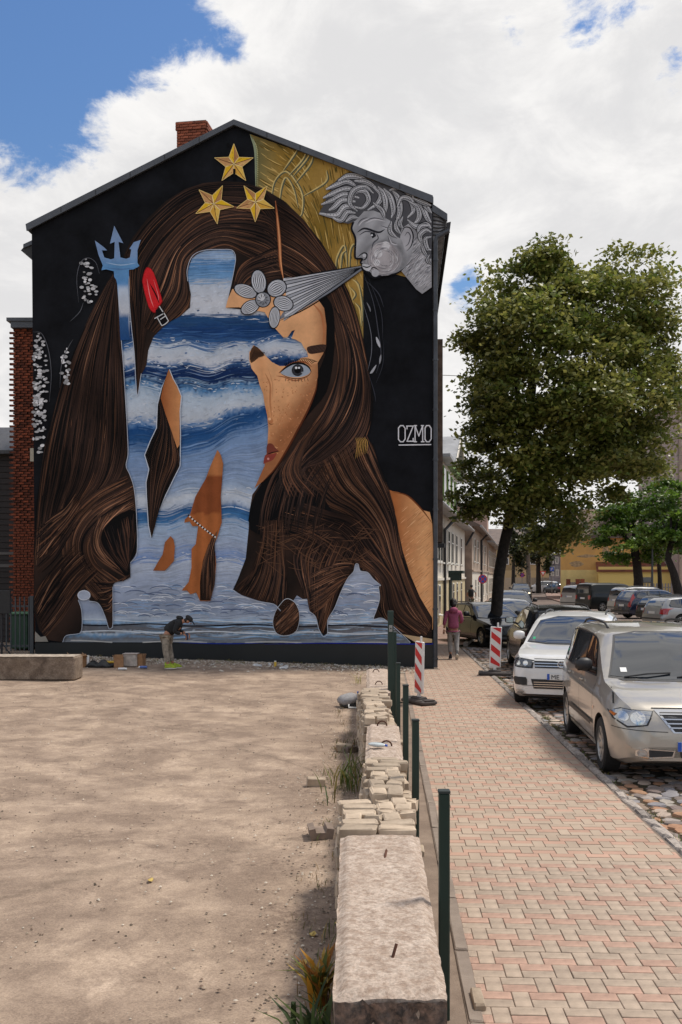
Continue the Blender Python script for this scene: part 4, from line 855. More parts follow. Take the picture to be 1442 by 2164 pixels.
# concrete edging between the wall and the pavers
M_conc = ground_mat('rough_concrete', [(.50, .40, .325), (.41, .32, .255), (.57, .47, .39), (.31, .225, .17)], [2, 6, 22], .012, 55, .9, 0, 90)
M_conc2 = ground_mat('edging_concrete', [(.27, .22, .18), (.20, .16, .13)], [3], .006, 40, .9)
m = MB(); y = 2.2
ed = thing('edging_strip', None, None); ed['kind'] = 'structure'
while y < 24.2:
    x = .60+.0435*y-.075; em = MB().box((0, 0, 0), (.085, .98, .1), ch=.008, jit=.004).build('edging_block', M_conc2, ed, (x, y+.5, -.047+random.uniform(-.004, .004))); em.rotation_euler = (0, 0, -SA); y += 1
m = MB(); m.grid([[(.3+.0244*(y-4), y, -.014), (.585+.0435*y, y, -.014)] for y in (1, 24.4)]); tag(m.build('verge', ground_mat('verge_soil', [(.20, .15, .115), (.28, .215, .165)], [3], .01, 40)), kind='structure')
m = MB(); 
# far pavement along the left facades and across the street
m.grid([[(2.5, 33.5, -.01), (4.35, 33.5, -.01)], [(4.2, 46, -.01), (6.75, 46, -.01)], [(8.4, 66, -.01), (10.6, 66, -.01)], [(20, 130, -.01), (22.4, 130, -.01)]])
tag(m.build('left_far_pavement', M_farpave), kind='structure')
m = MB(); c_ = [G(1153, 1252), G(1157, 1263), G(1185, 1271), G(1240, 1279), G(1300, 1281), G(1500, 1281)]
m.prism([(p.x, p.y) for p in c_]+[(60, 62), (85, 110), (30, 150)], -.12, -.005); tag(m.build('right_far_pavement', M_farpave), kind='structure')
m = MB(); pts = [Vector((4.3, 33.5, -.03)), Vector((6.8, 46, -.03)), Vector((10.65, 66, -.03)), Vector((22.5, 130, -.03))]
for a, b in zip(pts, pts[1:]): 
    d = (b-a); m.box((a+b)/2, (.15, d.length, .16), rz=math.atan2(-d.x, d.y))
tag(m.build('far_kerb', mat('kerb_grey', (.3, .26, .23), .8)), kind='structure')

# ================================================================ LOW WALL
lw = thing('low_wall', 'low wall of concrete blocks topped by loose pale bricks beside the pavement', 'wall', (0, 0, 0))
HW = .65
def wy(py): return (EYE-HW)*FPX/(py-HZ)
def cblock(name, y0, y1, xl0, xr0, xl1, xr1, z0, z1, rough=.014, nx=22, ny=None, parent=None):
    """concrete block with an eroded, uneven surface"""
    ny = ny or int((y1-y0)/.045); m = MB(); rnd = random.Random(int(y0*10))
    from mathutils import noise as mn
    def nz(x, y, z, s=1): return mn.noise(Vector((x*7*s, y*7*s, z*7*s)))*.6+mn.noise(Vector((x*20, y*20, z*20)))*.4
    rows = []
    for j in range(ny+1):
        t = j/ny; y = y0+(y1-y0)*t; xl, xr = xl0+(xl1-xl0)*t, xr0+(xr1-xr0)*t; row = []
        prof = [(0, z0), (0, z0+(z1-z0)*.4), (0, z0+(z1-z0)*.8), (0, z1-.03)]+[(k/nx, z1) for k in range(nx+1)]+[(1, z1-.03), (1, z0+(z1-z0)*.8), (1, z0+(z1-z0)*.4), (1, z0)]
        for a, z in prof:
            x = xl+(xr-xl)*a; e = min(a, 1-a); n_ = nz(x, y, z)
            top = z >= z1-.001
            edge = max(0, 1-min(e*(xr-xl), min(y-y0, y1-y)*1.2)/.05) if top else 0
            row.append((x+n_*rough*.8+(.012*edge*(1 if a < .5 else -1)), y+(0 if 0 < j < ny else n_*rough), z+(n_*rough-.022*edge-abs(n_)*edge*.02 if top else 0)))
        rows.append(row)
    m.grid(rows)
    n = len(rows[0]); m.f.append(tuple(range(n))[::1]); m.f.append(tuple(range(len(m.v)-1, len(m.v)-n-1, -1))); m.mi += [0, 0]
    return m.build(name, M_conc, parent, sm=50)
segs = [(2100, 1762, 705, 946, 720, 886), (1603, 1530, 772, 853, 776, 843), (1460, 1413, 775, 826, 775, 821)]
for (pa, pb, l0, r0, l1, r1) in segs:
    ya, yb = wy(pa), wy(pb); X = lambda px, y: (px-CX)*y/FPX
    cblock('concrete_block', ya, yb, X(l0, ya), X(r0, ya), X(l1, yb), X(r1, yb), -.02, HW, parent=lw)
# darker exposed core at the near end: lumpy aggregate
M_core = ground_mat('broken_core', [(.09, .07, .06), (.24, .19, .16), (.045, .04, .038), (.3, .2, .15)], [6, 9, 22], .02, 40, .95, 0, 60)
m = MB(); ya = wy(2100)
rows = []
from mathutils import noise as mn
for j in range(13):
    z = HW-.03-j*.055; rows.append([(-.028+.47*(i/20), ya-.02-.035*mn.noise(Vector((i*.5, j*.6, 2)))-.0*j, z+(.012*mn.noise(Vector((i*.9, 5, 1))) if j == 0 else 0)) for i in range(21)])
m.grid(rows); m.build('broken_end', M_core, lw, sm=60)
# rubble masonry core under brick piles
M_rub = mat('pale_rubble', (.36, .28, .20), .9, 0, 12, .3, .02, 30)
M_sb = vary(mat('silicate_brick', (.53, .425, .315), .92, 0, 6, .3, .008, 30, col2=(.30, .23, .165)), .2)
M_sbd = mat('brick_mortar_crust', (.35, .28, .2), .95, 0, 20, .2, .01, 60)
brk = []
for k in range(8):
    b_ = MB().box((0, 0, 0), (.25, .12, .088), ch=.010, jit=.0065); brk.append(b_.mesh('brick', M_sb))
hbrk = []
for k in range(5): hbrk.append(MB().box((0, 0, 0), (.13, .12, .088), ch=.012, jit=.01).mesh('brick', M_sb))
def pile(py0, py1, px_l0, px_r0, px_l1, px_r1, lv, seed, top=HW, drop=0):
    """courses of loose bricks between two photo rows at wall-top level"""
    rnd = random.Random(seed); y0, y1 = wy(py0)+.02, wy(py1)-.02
    xm = lambda px, y: (px-CX)*y/FPX
    l = (xm(px_l0, y0)+xm(px_l1, y1))/2; r = (xm(px_r0, y0)+xm(px_r1, y1))/2
    c = MB(); c.box(((l+r)/2, (y0+y1)/2, (top-.1-drop)/2), (r-l-.05, y1-y0-.02, top-.1-drop)); c.build('rubble_core', M_rub, lw)
    for k in range(lv):
        z = top-drop-.05+k*.09; y = y0+.07+k*.05
        while y < y1-.08-k*.03:
            x = l+rnd.uniform(-.02, .05)+k*.03
            while x < r-.1:
                if rnd.random() < .12*(k+1)*.6: x += .13; continue
                kind = rnd.random()
                if kind < .5 and x+.25 < r+.04:
                    e = link('brick', rnd.choice(brk), lw, (x+.125, y, z)); e.rotation_euler = (rnd.uniform(-.03, .03), rnd.uniform(-.03, .03), rnd.uniform(-.16, .16)); x += .262
                elif kind < .8:
                    e = link('brick', rnd.choice(brk), lw, (x+.06, y+.03, z)); e.rotation_euler = (rnd.uniform(-.05, .05), rnd.uniform(-.04, .04), math.pi/2+rnd.uniform(-.12, .12)); x += .135
                else:
                    e = link('brick', rnd.choice(hbrk), lw, (x+.07, y, z)); e.rotation_euler = (rnd.uniform(-.1, .1), rnd.uniform(-.1, .1), rnd.uniform(-.3, .3)); x += .145
            y += rnd.uniform(.125, .17)
    # side courses below, seen on the left face
    for kk in range(1, 7):
        y = y0+.06
        while y < y1-.1:
            e = link('brick', rnd.choice(brk), lw, (l+.04+rnd.uniform(-.02, .015), y+.06, top-drop-.05-kk*.093)); e.rotation_euler = (0, 0, math.pi/2+rnd.uniform(-.06, .06)); y += .265
pile(1762, 1690, 716, 884, 724, 872, 1, 3, HW+.03)
pile(1694, 1603, 768, 868, 772, 858, 2, 5, HW-.03)
pile(1530, 1460, 760, 826, 764, 820, 2, 8, HW-.02)
# rebar hooks and stubs
M_rust = mat('rusty_steel', (.12, .05, .03), .8, .4, 30, .3)
m = MB(); m.tube([G(813, 1815, HW-.01), G(817, 1797, HW+.02)], .008, 6); m.build('rebar_stub', M_rust, lw)
m = MB(); a = G(829, 2028, HW-.01); m.tube([a, a+Vector((.022, .03, .06))], .008, 6); m.build('rebar_stub', M_rust, lw)
for (px, py) in [(795, 1421), (801, 1447), (808, 1534), (817, 1577)]:
    c = G(px, py, HW); m = MB(); m.tube([c+Vector((.055*math.cos(t), 0, .055*math.sin(t))) for t in np.linspace(0, math.pi, 9)], .009, 6); m.build('lifting_loop', M_rust, lw)

# posts
M_post = mat('dark_green_post', (.008, .028, .022), .35, 0)
M_cap = mat('post_cap', (.02, .03, .03), .5)
pp = [('first dark green steel post, nearest the camera, behind the concrete block', .56, 5.27, 1.215, .06), ('dark green steel post right of the near pile of pale bricks', .63, 8.2, 1.164, .06),
      ('dark green steel post beside the middle concrete block of the low wall', .68, 10.2, 1.23, .06), ('thin dark green steel post just right of the tall gate post', .735, 12.46, 1.257, .055)]
for lb, x, y, h, w in pp:
    t = thing('fence_post', lb, 'post', (x, y, 0), 0, 'dark green posts along the low wall')
    m = MB(); m.box((0, 0, h/2-.05), (w, w*.75, h+.1), ch=.006); m.build('shaft', M_post, t)
    m = MB(); m.box((0, 0, h+.008), (w+.006, w*.75+.006, .02), ch=.004); m.build('cap', M_cap, t)
t = thing('gate_post', 'tallest dark green square gate post with small latch plate, before the mural base', 'post', (.762, 14.9, 0))
m = MB(); m.box((0, 0, .92), (.085, .085, 1.86), ch=.006); m.build('shaft', M_post, t)
m = MB(); m.box((0, -.05, 1.58), (.05, .02, .10)); m.build('latch_plate', mat('latch_grey', (.3, .3, .3), .4, .6), t)
m = MB(); m.lathe([(.012, 0), (.012, .02)], 8, Matrix.Translation((0, -.055, 1.58)) @ Matrix.Rotation(R(90), 4, 'X')); m.build('keyhole', M_cap, t)
t = thing('gate_leaf_edge', 'narrow dark green steel upright attached right behind the tall gate post', 'post', (.85, 15.3, 0))
m = MB(); m.box((0, 0, .75), (.05, .05, 1.5), ch=.005); m.build('shaft', M_post, t)

# ================================================================ FAR LEFT BLOCK
cb = thing('concrete_barrier', 'weathered concrete block lying on the lot at the left edge', 'concrete block', (0, 0, 0))
zg = lot_z(-6.5, 20.6)
m = MB(); rows = []
x1 = (158-CX)*20.6/FPX
mm2 = MB().box((x1-1.25, 20.95, zg+.25), (2.5, .62, .5), ch=.03); o = mm2.build('body', ground_mat('old_concrete', [(.20, .15, .11), (.12, .09, .07), (.28, .22, .17)], [1.5, 5], .012, 30, .95, 0, 50), cb)
m = MB(); m.box((x1-1.27, 20.94, zg+.505), (2.46, .6, .012), ch=.005, jit=.003); m.build('sunlit_top', mat('pale_sunlit_top', (.42, .35, .28), .9, 0, 9, .3, .006, 40), cb)  # thin paler slab: sunlit top painted in the colour against the dark shaded front
# ================================================================ TREES
M_leaf = attr_mat('leaves', .42, .38, 1, .5); M_bark = mat('dark_bark', (.028, .022, .018), .95, 0, 8, .35, .02, 18); M_birch = mat('birch_bark', (.30, .26, .22), .9, 0, 9, .35, .01, 20)
def leaf_cloud(clumps, per, size, cols, rng, flat=.55, droop=.25):
    """clumps: (x,y,z,rx,ry,rz). leaf sprays gathered in tiers through each clump; returns V,F,C"""
    Vs = []; Cs = []
    for (x, y, z, rx, ry, rz) in clumps:
        ns = max(10, int(per*rx*rz))
        # sprays gather round sub-clumps on the clump's shell, leaving gaps between them
        nc = max(5, ns//7); d = rng.normal(size=(nc, 3)); d /= np.linalg.norm(d, axis=1)[:, None]
        cen = d*rng.uniform(.45, 1.02, (nc, 1))**.6*(rx, ry, rz)
        pick = rng.integers(nc, size=ns); sp = rng.normal(size=(ns, 3))*(.20, .20, .13)*np.array((rx, ry, rz))
        sc_ = cen[pick]+sp*1.0+(x, y, z); ctone = rng.uniform(.78, 1.25, nc)[pick]
        nl = 26; k = ns*nl
        off = rng.normal(size=(ns, nl, 3))*np.array((.30, .30, .10))*min(1.2, .55+rx*.3)
        off[:, :, 2] -= droop*np.hypot(off[:, :, 0], off[:, :, 1])
        c = (sc_[:, None, :]+off).reshape(k, 3)
        s = size*rng.uniform(.6, 1.25, k)[:, None]
        n = rng.normal(size=(k, 3))*(.55, .55, .35)+(0, 0, .75); n /= np.linalg.norm(n, axis=1)[:, None]
        a = rng.normal(size=(k, 3)); a -= n*(a*n).sum(1)[:, None]; a /= np.linalg.norm(a, axis=1)[:, None]; b = np.cross(n, a)
        q = np.stack([c-a*s*.5, c+b*s*.34-n*s*.06, c+a*s*.55-n*s*.12, c-b*s*.34-n*s*.06], 1); Vs.append(q.reshape(-1, 3))
        tone = ctone[:, None, None]*rng.uniform(.8, 1.2, (ns, 1, 1))*rng.uniform(.8, 1.2, (ns, nl, 1)); mixk = np.clip(rng.normal(.4, .3, (ns, 1, 1))+rng.normal(0, .12, (ns, nl, 1)), 0, 1)
        col = (np.array(cols[0])*(1-mixk)+np.array(cols[1])*mixk)*tone
        Cs.append(np.repeat(col.reshape(k, 3), 4, 0))
    V = np.vstack(Vs); F = np.arange(len(V)).reshape(-1, 4); return V, F, np.vstack(Cs)
def tree(label, base, trunk, limbs, clumps, per, size, cols, seed, group=None, bark=None, droop=.25, cat='tree', rt=(.22, .12)):
    t = thing('tree', label, cat, base, 0, group); rng = np.random.default_rng(seed); bx = Vector(base)
    m = MB(); n = len(trunk); m.tube([Vector(p)-bx for p in trunk], [rt[0]*(1.25 if i == 0 else 1)+(rt[1]-rt[0])*i/(n-1) for i in range(n)], 12, False); m.build('trunk', bark or M_bark, t, sm=60)
    m = MB()
    for L_, r0 in limbs: m.tube([Vector(p)-bx for p in L_], [r0*(1-.75*i/(len(L_)-1)) for i in range(len(L_))], 8, False)
    o = m.build('limbs', bark or M_bark, t, sm=60); o['kind'] = 'stuff'
    V, F, C = leaf_cloud(clumps, per, size, cols, rng, droop=droop); link('crown', np_mesh('crown', V-np.array(tuple(bx)), F, M_leaf, C), t)
    return t
def px_clumps(lst, Y, rng):
    r_ = []
    for (px, py, rpx, rpy, dy) in lst:
        y = Y+dy; p = P(px, py, y); r_.append((p.x, p.y, p.z, rpx*y/FPX, rpx*y/FPX*.95, rpy*y/FPX))
    return r_
TY = 34.0
big = [(1165, 535, 62, 48, 0), (1120, 600, 88, 55, .3), (1200, 630, 66, 55, -.6), (1330, 565, 70, 50, .6), (1325, 640, 98, 70, 0), (1060, 670, 78, 55, .2), (1010, 705, 40, 32, 0), (1150, 700, 110, 80, -1.4), (1260, 735, 90, 70, -1.2), (1370, 720, 62, 85, .3), (1040, 775, 62, 62, .6), (1110, 810, 100, 80, -1.6), (1225, 830, 110, 85, -1.8), (1340, 830, 92, 90, -.6), (1400, 800, 32, 60, .2),
       (1055, 880, 70, 60, -.2), (1010, 915, 38, 34, .3), (1130, 920, 90, 75, -1.5), (1230, 940, 85, 70, -1.3), (1330, 930, 88, 70, -.3), (1025, 985, 50, 32, 0), (1090, 1000, 90, 48, -1), (1180, 1010, 80, 62, -1.2), (1300, 975, 74, 48, .2), (1010, 1045, 56, 30, .2), (1075, 1070, 62, 32, -.8), (1165, 1090, 62, 58, -.3), (1188, 1135, 28, 34, .2), (1145, 1145, 36, 38, .5), (1280, 1035, 30, 26, .3), (1352, 985, 36, 30, .6), (985, 1075, 26, 20, 0)]
rng = np.random.default_rng(3)
tb = G(1047, 1352); tb = Vector(((1047-CX)*TY/FPX, TY, -.08))
tp = [tb, P(1050, 1290, TY), P(1055, 1215, TY), P(1066, 1150, TY), P(1080, 1090, TY), P(1100, 1010, TY), P(1118, 900, TY), P(1128, 780, TY)]
lm = [([P(1080, 1090, TY), P(1050, 1060, TY+.2), P(1010, 1045, TY)], .08), ([P(1088, 1060, TY), P(1150, 990, TY-.4), P(1220, 900, TY-.6), P(1290, 800, TY), P(1330, 680, TY)], .16), ([P(1100, 1010, TY), P(1060, 930, TY+.4), P(1030, 850, TY)], .1), ([P(1118, 900, TY), P(1080, 780, TY), P(1060, 690, TY)], .1), ([P(1128, 800, TY), P(1150, 680, TY), P(1165, 560, TY)], .1), ([P(1150, 990, TY-.4), P(1190, 1060, TY), P(1195, 1130, TY)], .06), ([P(1220, 900, TY-.6), P(1300, 940, TY), P(1340, 990, TY)], .08), ([P(1058, 1190, TY), P(1068, 1180, TY-.1), P(1076, 1172, TY)], .09)]
tree('large old linden with a dark leaning trunk beside the parked cars', tb, tp, lm, px_clumps(big, TY, rng), 104, .175, [(.095, .135, .022), (.34, .32, .085)], 5, rt=(.22, .15), droop=.45)
# green trees at the right
def mid_tree(label, Y, trunk, clumps, seed, cols, per=40, size=.3, group=None, rt=(.25, .15), bark=None, droop=.3):
    tp = [P(a, b, Y) for a, b in trunk]; tp[0].z = -.02
    lm = [([P(trunk[-1][0], trunk[-1][1], Y), P((trunk[-1][0]+c[0])/2, (trunk[-1][1]+c[1])/2, Y), P(c[0], c[1], Y)], rt[1]*.6) for c in clumps[:5]]
    return tree(label, tp[0], tp, lm, px_clumps(clumps, Y, None), per, size, cols, seed, group, bark, droop, rt=rt)
gt = [(.050, .110, .012), (.17, .26, .035)]
mid_tree('bright green round tree standing behind the row of parked vans', 82, [(1350, 1262), (1350, 1225), (1347, 1195), (1342, 1160)], [(1335, 1070, 50, 38, 0), (1290, 1095, 34, 36, 0), (1375, 1050, 48, 36, .5), (1320, 1135, 58, 36, -.8), (1375, 1125, 50, 44, -.5), (1290, 1145, 28, 24, 0), (1345, 1170, 50, 22, 0), (1310, 1180, 24, 14, 0)], 11, gt, 26, .3, rt=(.42, .35))
mid_tree('green tree with a curving dark trunk at the right edge', 74, [(1442, 1235), (1424, 1210), (1412, 1180), (1418, 1150)], [(1420, 1040, 40, 40, 0), (1400, 1100, 45, 45, 0), (1440, 1080, 40, 50, .5), (1430, 1140, 40, 34, -.4), (1460, 1120, 40, 50, 0)], 12, gt, 26, .3, rt=(.33, .22))
mid_tree('thin dark tree trunk between the two green trees', 84, [(1396, 1255), (1395, 1220), (1392, 1170)], [(1395, 1140, 20, 26, 0)], 13, gt, 20, .3, rt=(.2, .17))
wc = [(.03, .042, .014), (.085, .09, .03)]
mid_tree('weeping birch with a pale trunk in front of the far building', 112, [(1119, 1232), (1117, 1195), (1115, 1160), (1117, 1120)], [(1115, 1080, 30, 40, 0), (1095, 1120, 18, 50, 0), (1130, 1130, 18, 50, .6), (1110, 1165, 22, 30, -.5), (1098, 1190, 7, 22, 0)], 14, wc, 16, .35, rt=(.26, .2), bark=M_birch, droop=1.4)
mid_tree('dark spreading tree behind the no stopping sign at the far end', 126, [(1139, 1232), (1138, 1200), (1140, 1150)], [(1145, 1090, 30, 44, 0), (1165, 1120, 22, 50, 0), (1135, 1150, 26, 34, .6), (1158, 1170, 14, 30, -.5)], 15, wc, 16, .38, rt=(.3, .24), droop=1.0)
for k, (px, py, r) in enumerate([(1085, 1110, 16)]):
    mid_tree('small dark tree just right of the linden trunk far away', 135, [(px, 1230), (px+1, 1180), (px, 1150)], [(px, py, r, 34, 0), (px+5, py+30, 14, 24, 0)], 20+k, wc, 14, .4, droop=1.0)

# ================================================================ FAR BUILDINGS
M_glass = mat('window_glass', (.03, .035, .04), .06, 0, spec=.9); M_wframe = mat('white_window_frame', (.62, .60, .55), .6); M_cream = mat('cream_render', (.66, .61, .52), .85, 0, 1.2, .1, .004, 20)
M_yel = mat('yellow_plinth_render', (.56, .47, .28), .85, 0, 1.2, .14); M_greenp = mat('green_boards', (.16, .27, .07), .7, 0, 5, .15); M_dkgreen = mat('dark_green_door', (.008, .03, .025), .5)
M_tin = mat('light_tin_roof', (.34, .34, .34), .5, .2, 1.5, .15); M_tinbr = mat('brown_tin_roof', (.13, .09, .07), .6, .1, 1.5, .2); M_beige = mat('beige_render', (.42, .33, .26), .9, 0, 1, .18, .006, 15); M_greybg = mat('grey_beige_render', (.25, .20, .165), .9, 0, 1, .2, .006, 15)
def facade_frame(name, label, cat, p0, ang):
    return thing(name, label, cat, p0, ang)
FA = math.atan2(1, .187)     # heading of the far street facades
def fl_z(py, y): return EYE+(HZ-py)*y/FPX
def seg_house(label, x0, y0, y1, ze, mwall, mlow, zs, wins, depth=7, door=None, roofm=None, low=None, side=None):
    """house along the left kerb; local x runs along the facade, local y goes away from the street"""
    p0 = Vector((x0, y0, 0)); h = thing('street_house', label, 'house', p0, FA); Lh = (y1-y0)*math.hypot(1, .187)
    m = MB(); m.box((Lh/2, depth/2, (ze+zs)/2), (Lh, depth, ze-zs)); m.build('wall', mwall, h)
    m = MB(); m.box((Lh/2, depth/2-.02, zs/2), (Lh-.0, depth, zs)); m.build('ground_floor_wall', mlow, h)
    m = MB(); m.box((Lh/2, -.05, zs), (Lh+.02, .1, .12)); m.build('string_course', mwall, h)
    m = MB(); m.ext([(0, -.55, ze-.02), (0, -.55, ze+.05), (0, depth/2, ze+2.2), (0, depth+.3, ze)], (Lh, 0, 0)); m.build('roof', roofm or M_tinbr, h)
    m = MB(); m.tube([(0, -.6, ze-.02), (Lh, -.6, ze-.02)], .09, 8); m.build('gutter', M_tin, h)
    fr = MB().box((0, 0, 0), (1, .07, 1), ch=.01).mesh('window', M_wframe)
    pn = [MB().box((sx*.235, -.04, z), (.41, .012, hh)).mesh('pane', M_glass) for sx in (-1, 1) for z, hh in ((-.16, .58), (.31, .28))]
    sl = MB().box((0, -.08, -.52), (1.12, .16, .04)).mesh('sill', M_wframe)
    for (wx_, wz0, wz1, ww) in wins:
        w = link('window', fr, h, (wx_, -.03, (wz0+wz1)/2)); w.scale = (ww, 1, wz1-wz0)
        for q in pn: link('pane', q, w)
        link('sill', sl, w)
    return h, Lh
def lx(py_y, y0): return (py_y-y0)*math.hypot(1, .187)
def yof(px, c=3.912): return c/(.187-(px-CX)/FPX)
X0 = 4.69+.187*(35-46); wins = []
for px in (915, 920, 925.5, 931, 938, 947, 955, 963.5, 973.5):
    y = yof(px); wins.append((lx(y, 35), 3.0, 4.75, 1.0))
for px in (915, 927, 939, 957, 965, 974): y = yof(px); wins.append((lx(y, 35), .55, 1.95, .95))
h1, L1 = seg_house('cream two storey house with green gabled dormer right behind the mural building', X0, 35, 65.8, 5.4, M_cream, M_yel, 2.2, wins, roofm=M_tin)
M1 = MB(); y = yof(950.5); xd = lx(y, 35); M1.box((xd, -.04, 1.2), (1.3, .12, 2.4)); M1.build('door', M_dkgreen, h1)
m = MB(); m.box((xd, -.35, 2.55), (1.7, .8, .15)); m.box((xd-.7, -.3, 2.3), (.12, .6, .4)); m.box((xd+.7, -.3, 2.3), (.12, .6, .4)); m.build('door_canopy', M_dkgreen, h1)
m = MB(); y = yof(935.5); xd = lx(y, 35); m.tube([(xd+2.2, -.55, 5.35), (xd, -.12, 4.6), (xd, -.12, .25), (xd+.2, -.35, .1)], .08, 8); m.build('drainpipe', M_soffit, h1, sm=40)
xr = L1-.15; m = MB(); m.tube([(xr+.1, -.6, 5.3), (xr, -.1, 4.4)], .07, 8); m.build('drain_elbow', M_soffit, h1)
# dormer storey
dx0, dx1 = lx(46.5, 35), lx(58.3, 35); m = MB(); m.box(((dx0+dx1)/2, 2.5, 6.85), (dx1-dx0, 5, 2.7)); m.build('dormer_wall', M_cream, h1)
m = MB(); xm_ = (dx0+dx1)/2+1.2; m.ext([(xm_-3.6, -.25, 8.05), (xm_, -.25, 9.75), (dx1+.3, -.25, 8.1)], (0, .3, 0)); m.build('gable_boards', M_greenp, h1)
m = MB(); m.ext([(dx0-.6, -.5, 8.0), (xm_-3.8, -.5, 8.0), (xm_, -.5, 9.9), (dx1+.5, -.5, 8.0), (dx1+.5, -.5, 8.15), (xm_, -.5, 10.05), (xm_-3.9, -.5, 8.2), (dx0-.6, -.5, 8.15)], (0, 5.5, 0)); m.build('dormer_roof', M_tin, h1)
m = MB(); m.ext([(xm_-3.9, -.56, 8.02), (xm_, -.56, 9.85), (dx1+.6, -.56, 8.0), (dx1+.6, -.56, 8.25), (xm_, -.56, 10.1), (xm_-4, -.56, 8.25)], (0, .05, 0)); m.build('barge_board', M_cream, h1)
for k in range(4):
    xw = dx0+1.4+k*2.8; f = MB().box((xw, -.04, 6.9), (1.15, .08, 1.7)).build('window', M_greenp, h1)
    for s_ in (-.27, .27): MB().box((xw+s_, -.09, 6.9), (.42, .02, 1.5)).build('pane', M_glass, f)
wins = []
y20 = 66.0; c2 = -3.42
for px in (1002.5, 1009, 1018.5, 1024): y = 3.42/(.187-(px-CX)/FPX); wins += [(lx(y, 66), 3.3, 5.0, 1.1)]
for px in (1004.5, 1010.5, 1021, 1027): y = 3.42/(.187-(px-CX)/FPX); wins += [(lx(y, 66), .6, 2.1, .95)]
h2, L2 = seg_house('beige rendered house with brown tin roof beyond the cream house', 8.92, 66.0, 94, 5.75, M_beige, M_cream, 2.7, wins)
m = MB(); m.box((-.02, 2.5, 1.4), (.04, 5.0, 2.78)); m.build('grey_end_wall', M_greybg, h2)
m = MB(); m.box((.02-.05, 2.5, 4.25), (.04, 5.0, 2.9)); m.build('bare_end_wall', mat('bare_plaster', (.33, .245, .19), .9, 0, 1.5, .2), h2)
m = MB(); xd = lx(3.42/(.187-(1015.5-CX)/FPX), 66); m.tube([(xd, -.6, 5.7), (xd, -.1, 5.2), (xd, -.1, .2)], .09, 8); m.build('drainpipe', M_soffit, h2)
m = MB(); m.box((L2*.62, .8, 7.2), (3.5, 2.5, 2.2)); m.build('dormer', mat('pink_render', (.45, .30, .24), .9), h2)
m = MB(); m.box((L2*.62, .6, 8.4), (4.0, 3.2, .15)); m.build('dormer_roof', M_tinbr, h2)
wins = [(3+k*3.4, 3.2, 4.9, 1.1) for k in range(8)]+[(3+k*3.4, .6, 2.1, 1.0) for k in range(8)]
h3, L3 = seg_house('farther pale house with tin roof at the end of the left row', 14.3, 94.3, 124, 5.6, M_beige, M_cream, 2.6, wins, roofm=M_tin)
m = MB(); m.box((4, 2, 7.8), (.8, .8, 1.6)); m.build('chimney', M_brick, h3)
# backdrop houses
M_ochre = mat('ochre_render', (.74, .42, .12), .9, 0, .6, .2, .006, 12, col2=(.56, .31, .12)); M_pyel = mat('pale_yellow_render', (.80, .62, .26), .9, 0, .8, .12)
def front_house(name, label, Y, px0, px1, py_e, mwall, rooff, depth=10, wins=(), low=None, cat='house', rz=0):
    x0, x1 = (px0-CX)*Y/FPX, (px1-CX)*Y/FPX; ze = fl_z(py_e, Y); h = thing(name, label, cat, (x0, Y, 0), rz); w = x1-x0
    m = MB(); m.box((w/2, depth/2, ze/2), (w, depth, ze)); m.build('wall', mwall, h)
    if low: m = MB(); m.box((w/2, -.03, low[1]/2), (w+.02, .06, low[1])); m.build('lower_wall', low[0], h)
    m = MB()
    if rooff[0] == 'gable': m.ext([(-.5, -.4, ze-.02), (w/2, -.4, ze+rooff[1]), (w+.5, -.4, ze-.02)], (0, depth+.8, 0))
    elif rooff[0] == 'hip': m.add([(-.5, -.5, ze), (w+.5, -.5, ze), (w+.5, depth+.5, ze), (-.5, depth+.5, ze), (w*.3, depth/2, ze+rooff[1]), (w*.7, depth/2, ze+rooff[1])], [(0, 1, 5, 4), (1, 2, 5), (2, 3, 4, 5), (3, 0, 4), (3, 2, 1, 0)])
    else: m.ext([(-.3, -.4, ze), (-.3, -.4, ze+.1), (-.3, depth, ze+rooff[1]), (-.3, depth, ze)], (w+.6, 0, 0))
    m.build('roof', rooff[2], h)
    for (px, pya, pyb, wpx) in wins:
        xa = (px-px0)*Y/FPX; z0_, z1_ = fl_z(pyb, Y), fl_z(pya, Y); ww = wpx*Y/FPX
        f = MB().box((xa, -.05, (z0_+z1_)/2), (ww+.2, .12, z1_-z0_+.2)).build('window', M_wframe, h)
        for s_ in (-1, 1): MB().box((xa+s_*ww/4, -.12, (z0_+z1_)/2), (ww/2-.08, .02, z1_-z0_-.05)).build('pane', M_glass, f)
    return h
front_house('far_apartment_house', 'long dull yellow building behind the trees at the street end', 152, 1040, 1162, 1152, mat('dull_yellow', (.40, .28, .14), .9, 0, .5, .15), ('shed', 3, M_tinbr), 10,
            [(1097, 1180, 1192, 9), (1070, 1180, 1192, 9), (1075, 1160, 1170, 8), (1126, 1180, 1192, 9)], (mat('dull_cream', (.48, .34, .18), .9), 3.1))
front_house('grey_town_house', 'narrow grey ornamented house with blue parking sign in front of it', 135, 1161, 1184, 1172, mat('grey_render', (.28, .27, .29), .9, 0, 1.2, .35, .01, 6), ('shed', 1.5, M_tin), 8, [(1167, 1180, 1190, 4), (1177, 1178, 1190, 4), (1168, 1205, 1216, 4), (1178, 1205, 1216, 4)], rz=-R(12.5))
oh = front_house('ochre_house', 'peeling ochre and yellow gabled house with red roofed porch across the street', 98, 1186, 1342, 1138, M_ochre, ('hip', 3.4, mat('old_tile_roof', (.17, .115, .085), .9, 0, 2.5, .3, .02, 10)), 14, [], (M_pyel, 2.9), rz=-R(12.5))
OW = (1342-1186)*98/FPX
m = MB(); m.box((7.0, -1.0, 1.75), (6.8, 2.0, 3.5-.6)); m.build('porch', mat('porch_yellow', (.80, .60, .2), .9), oh)
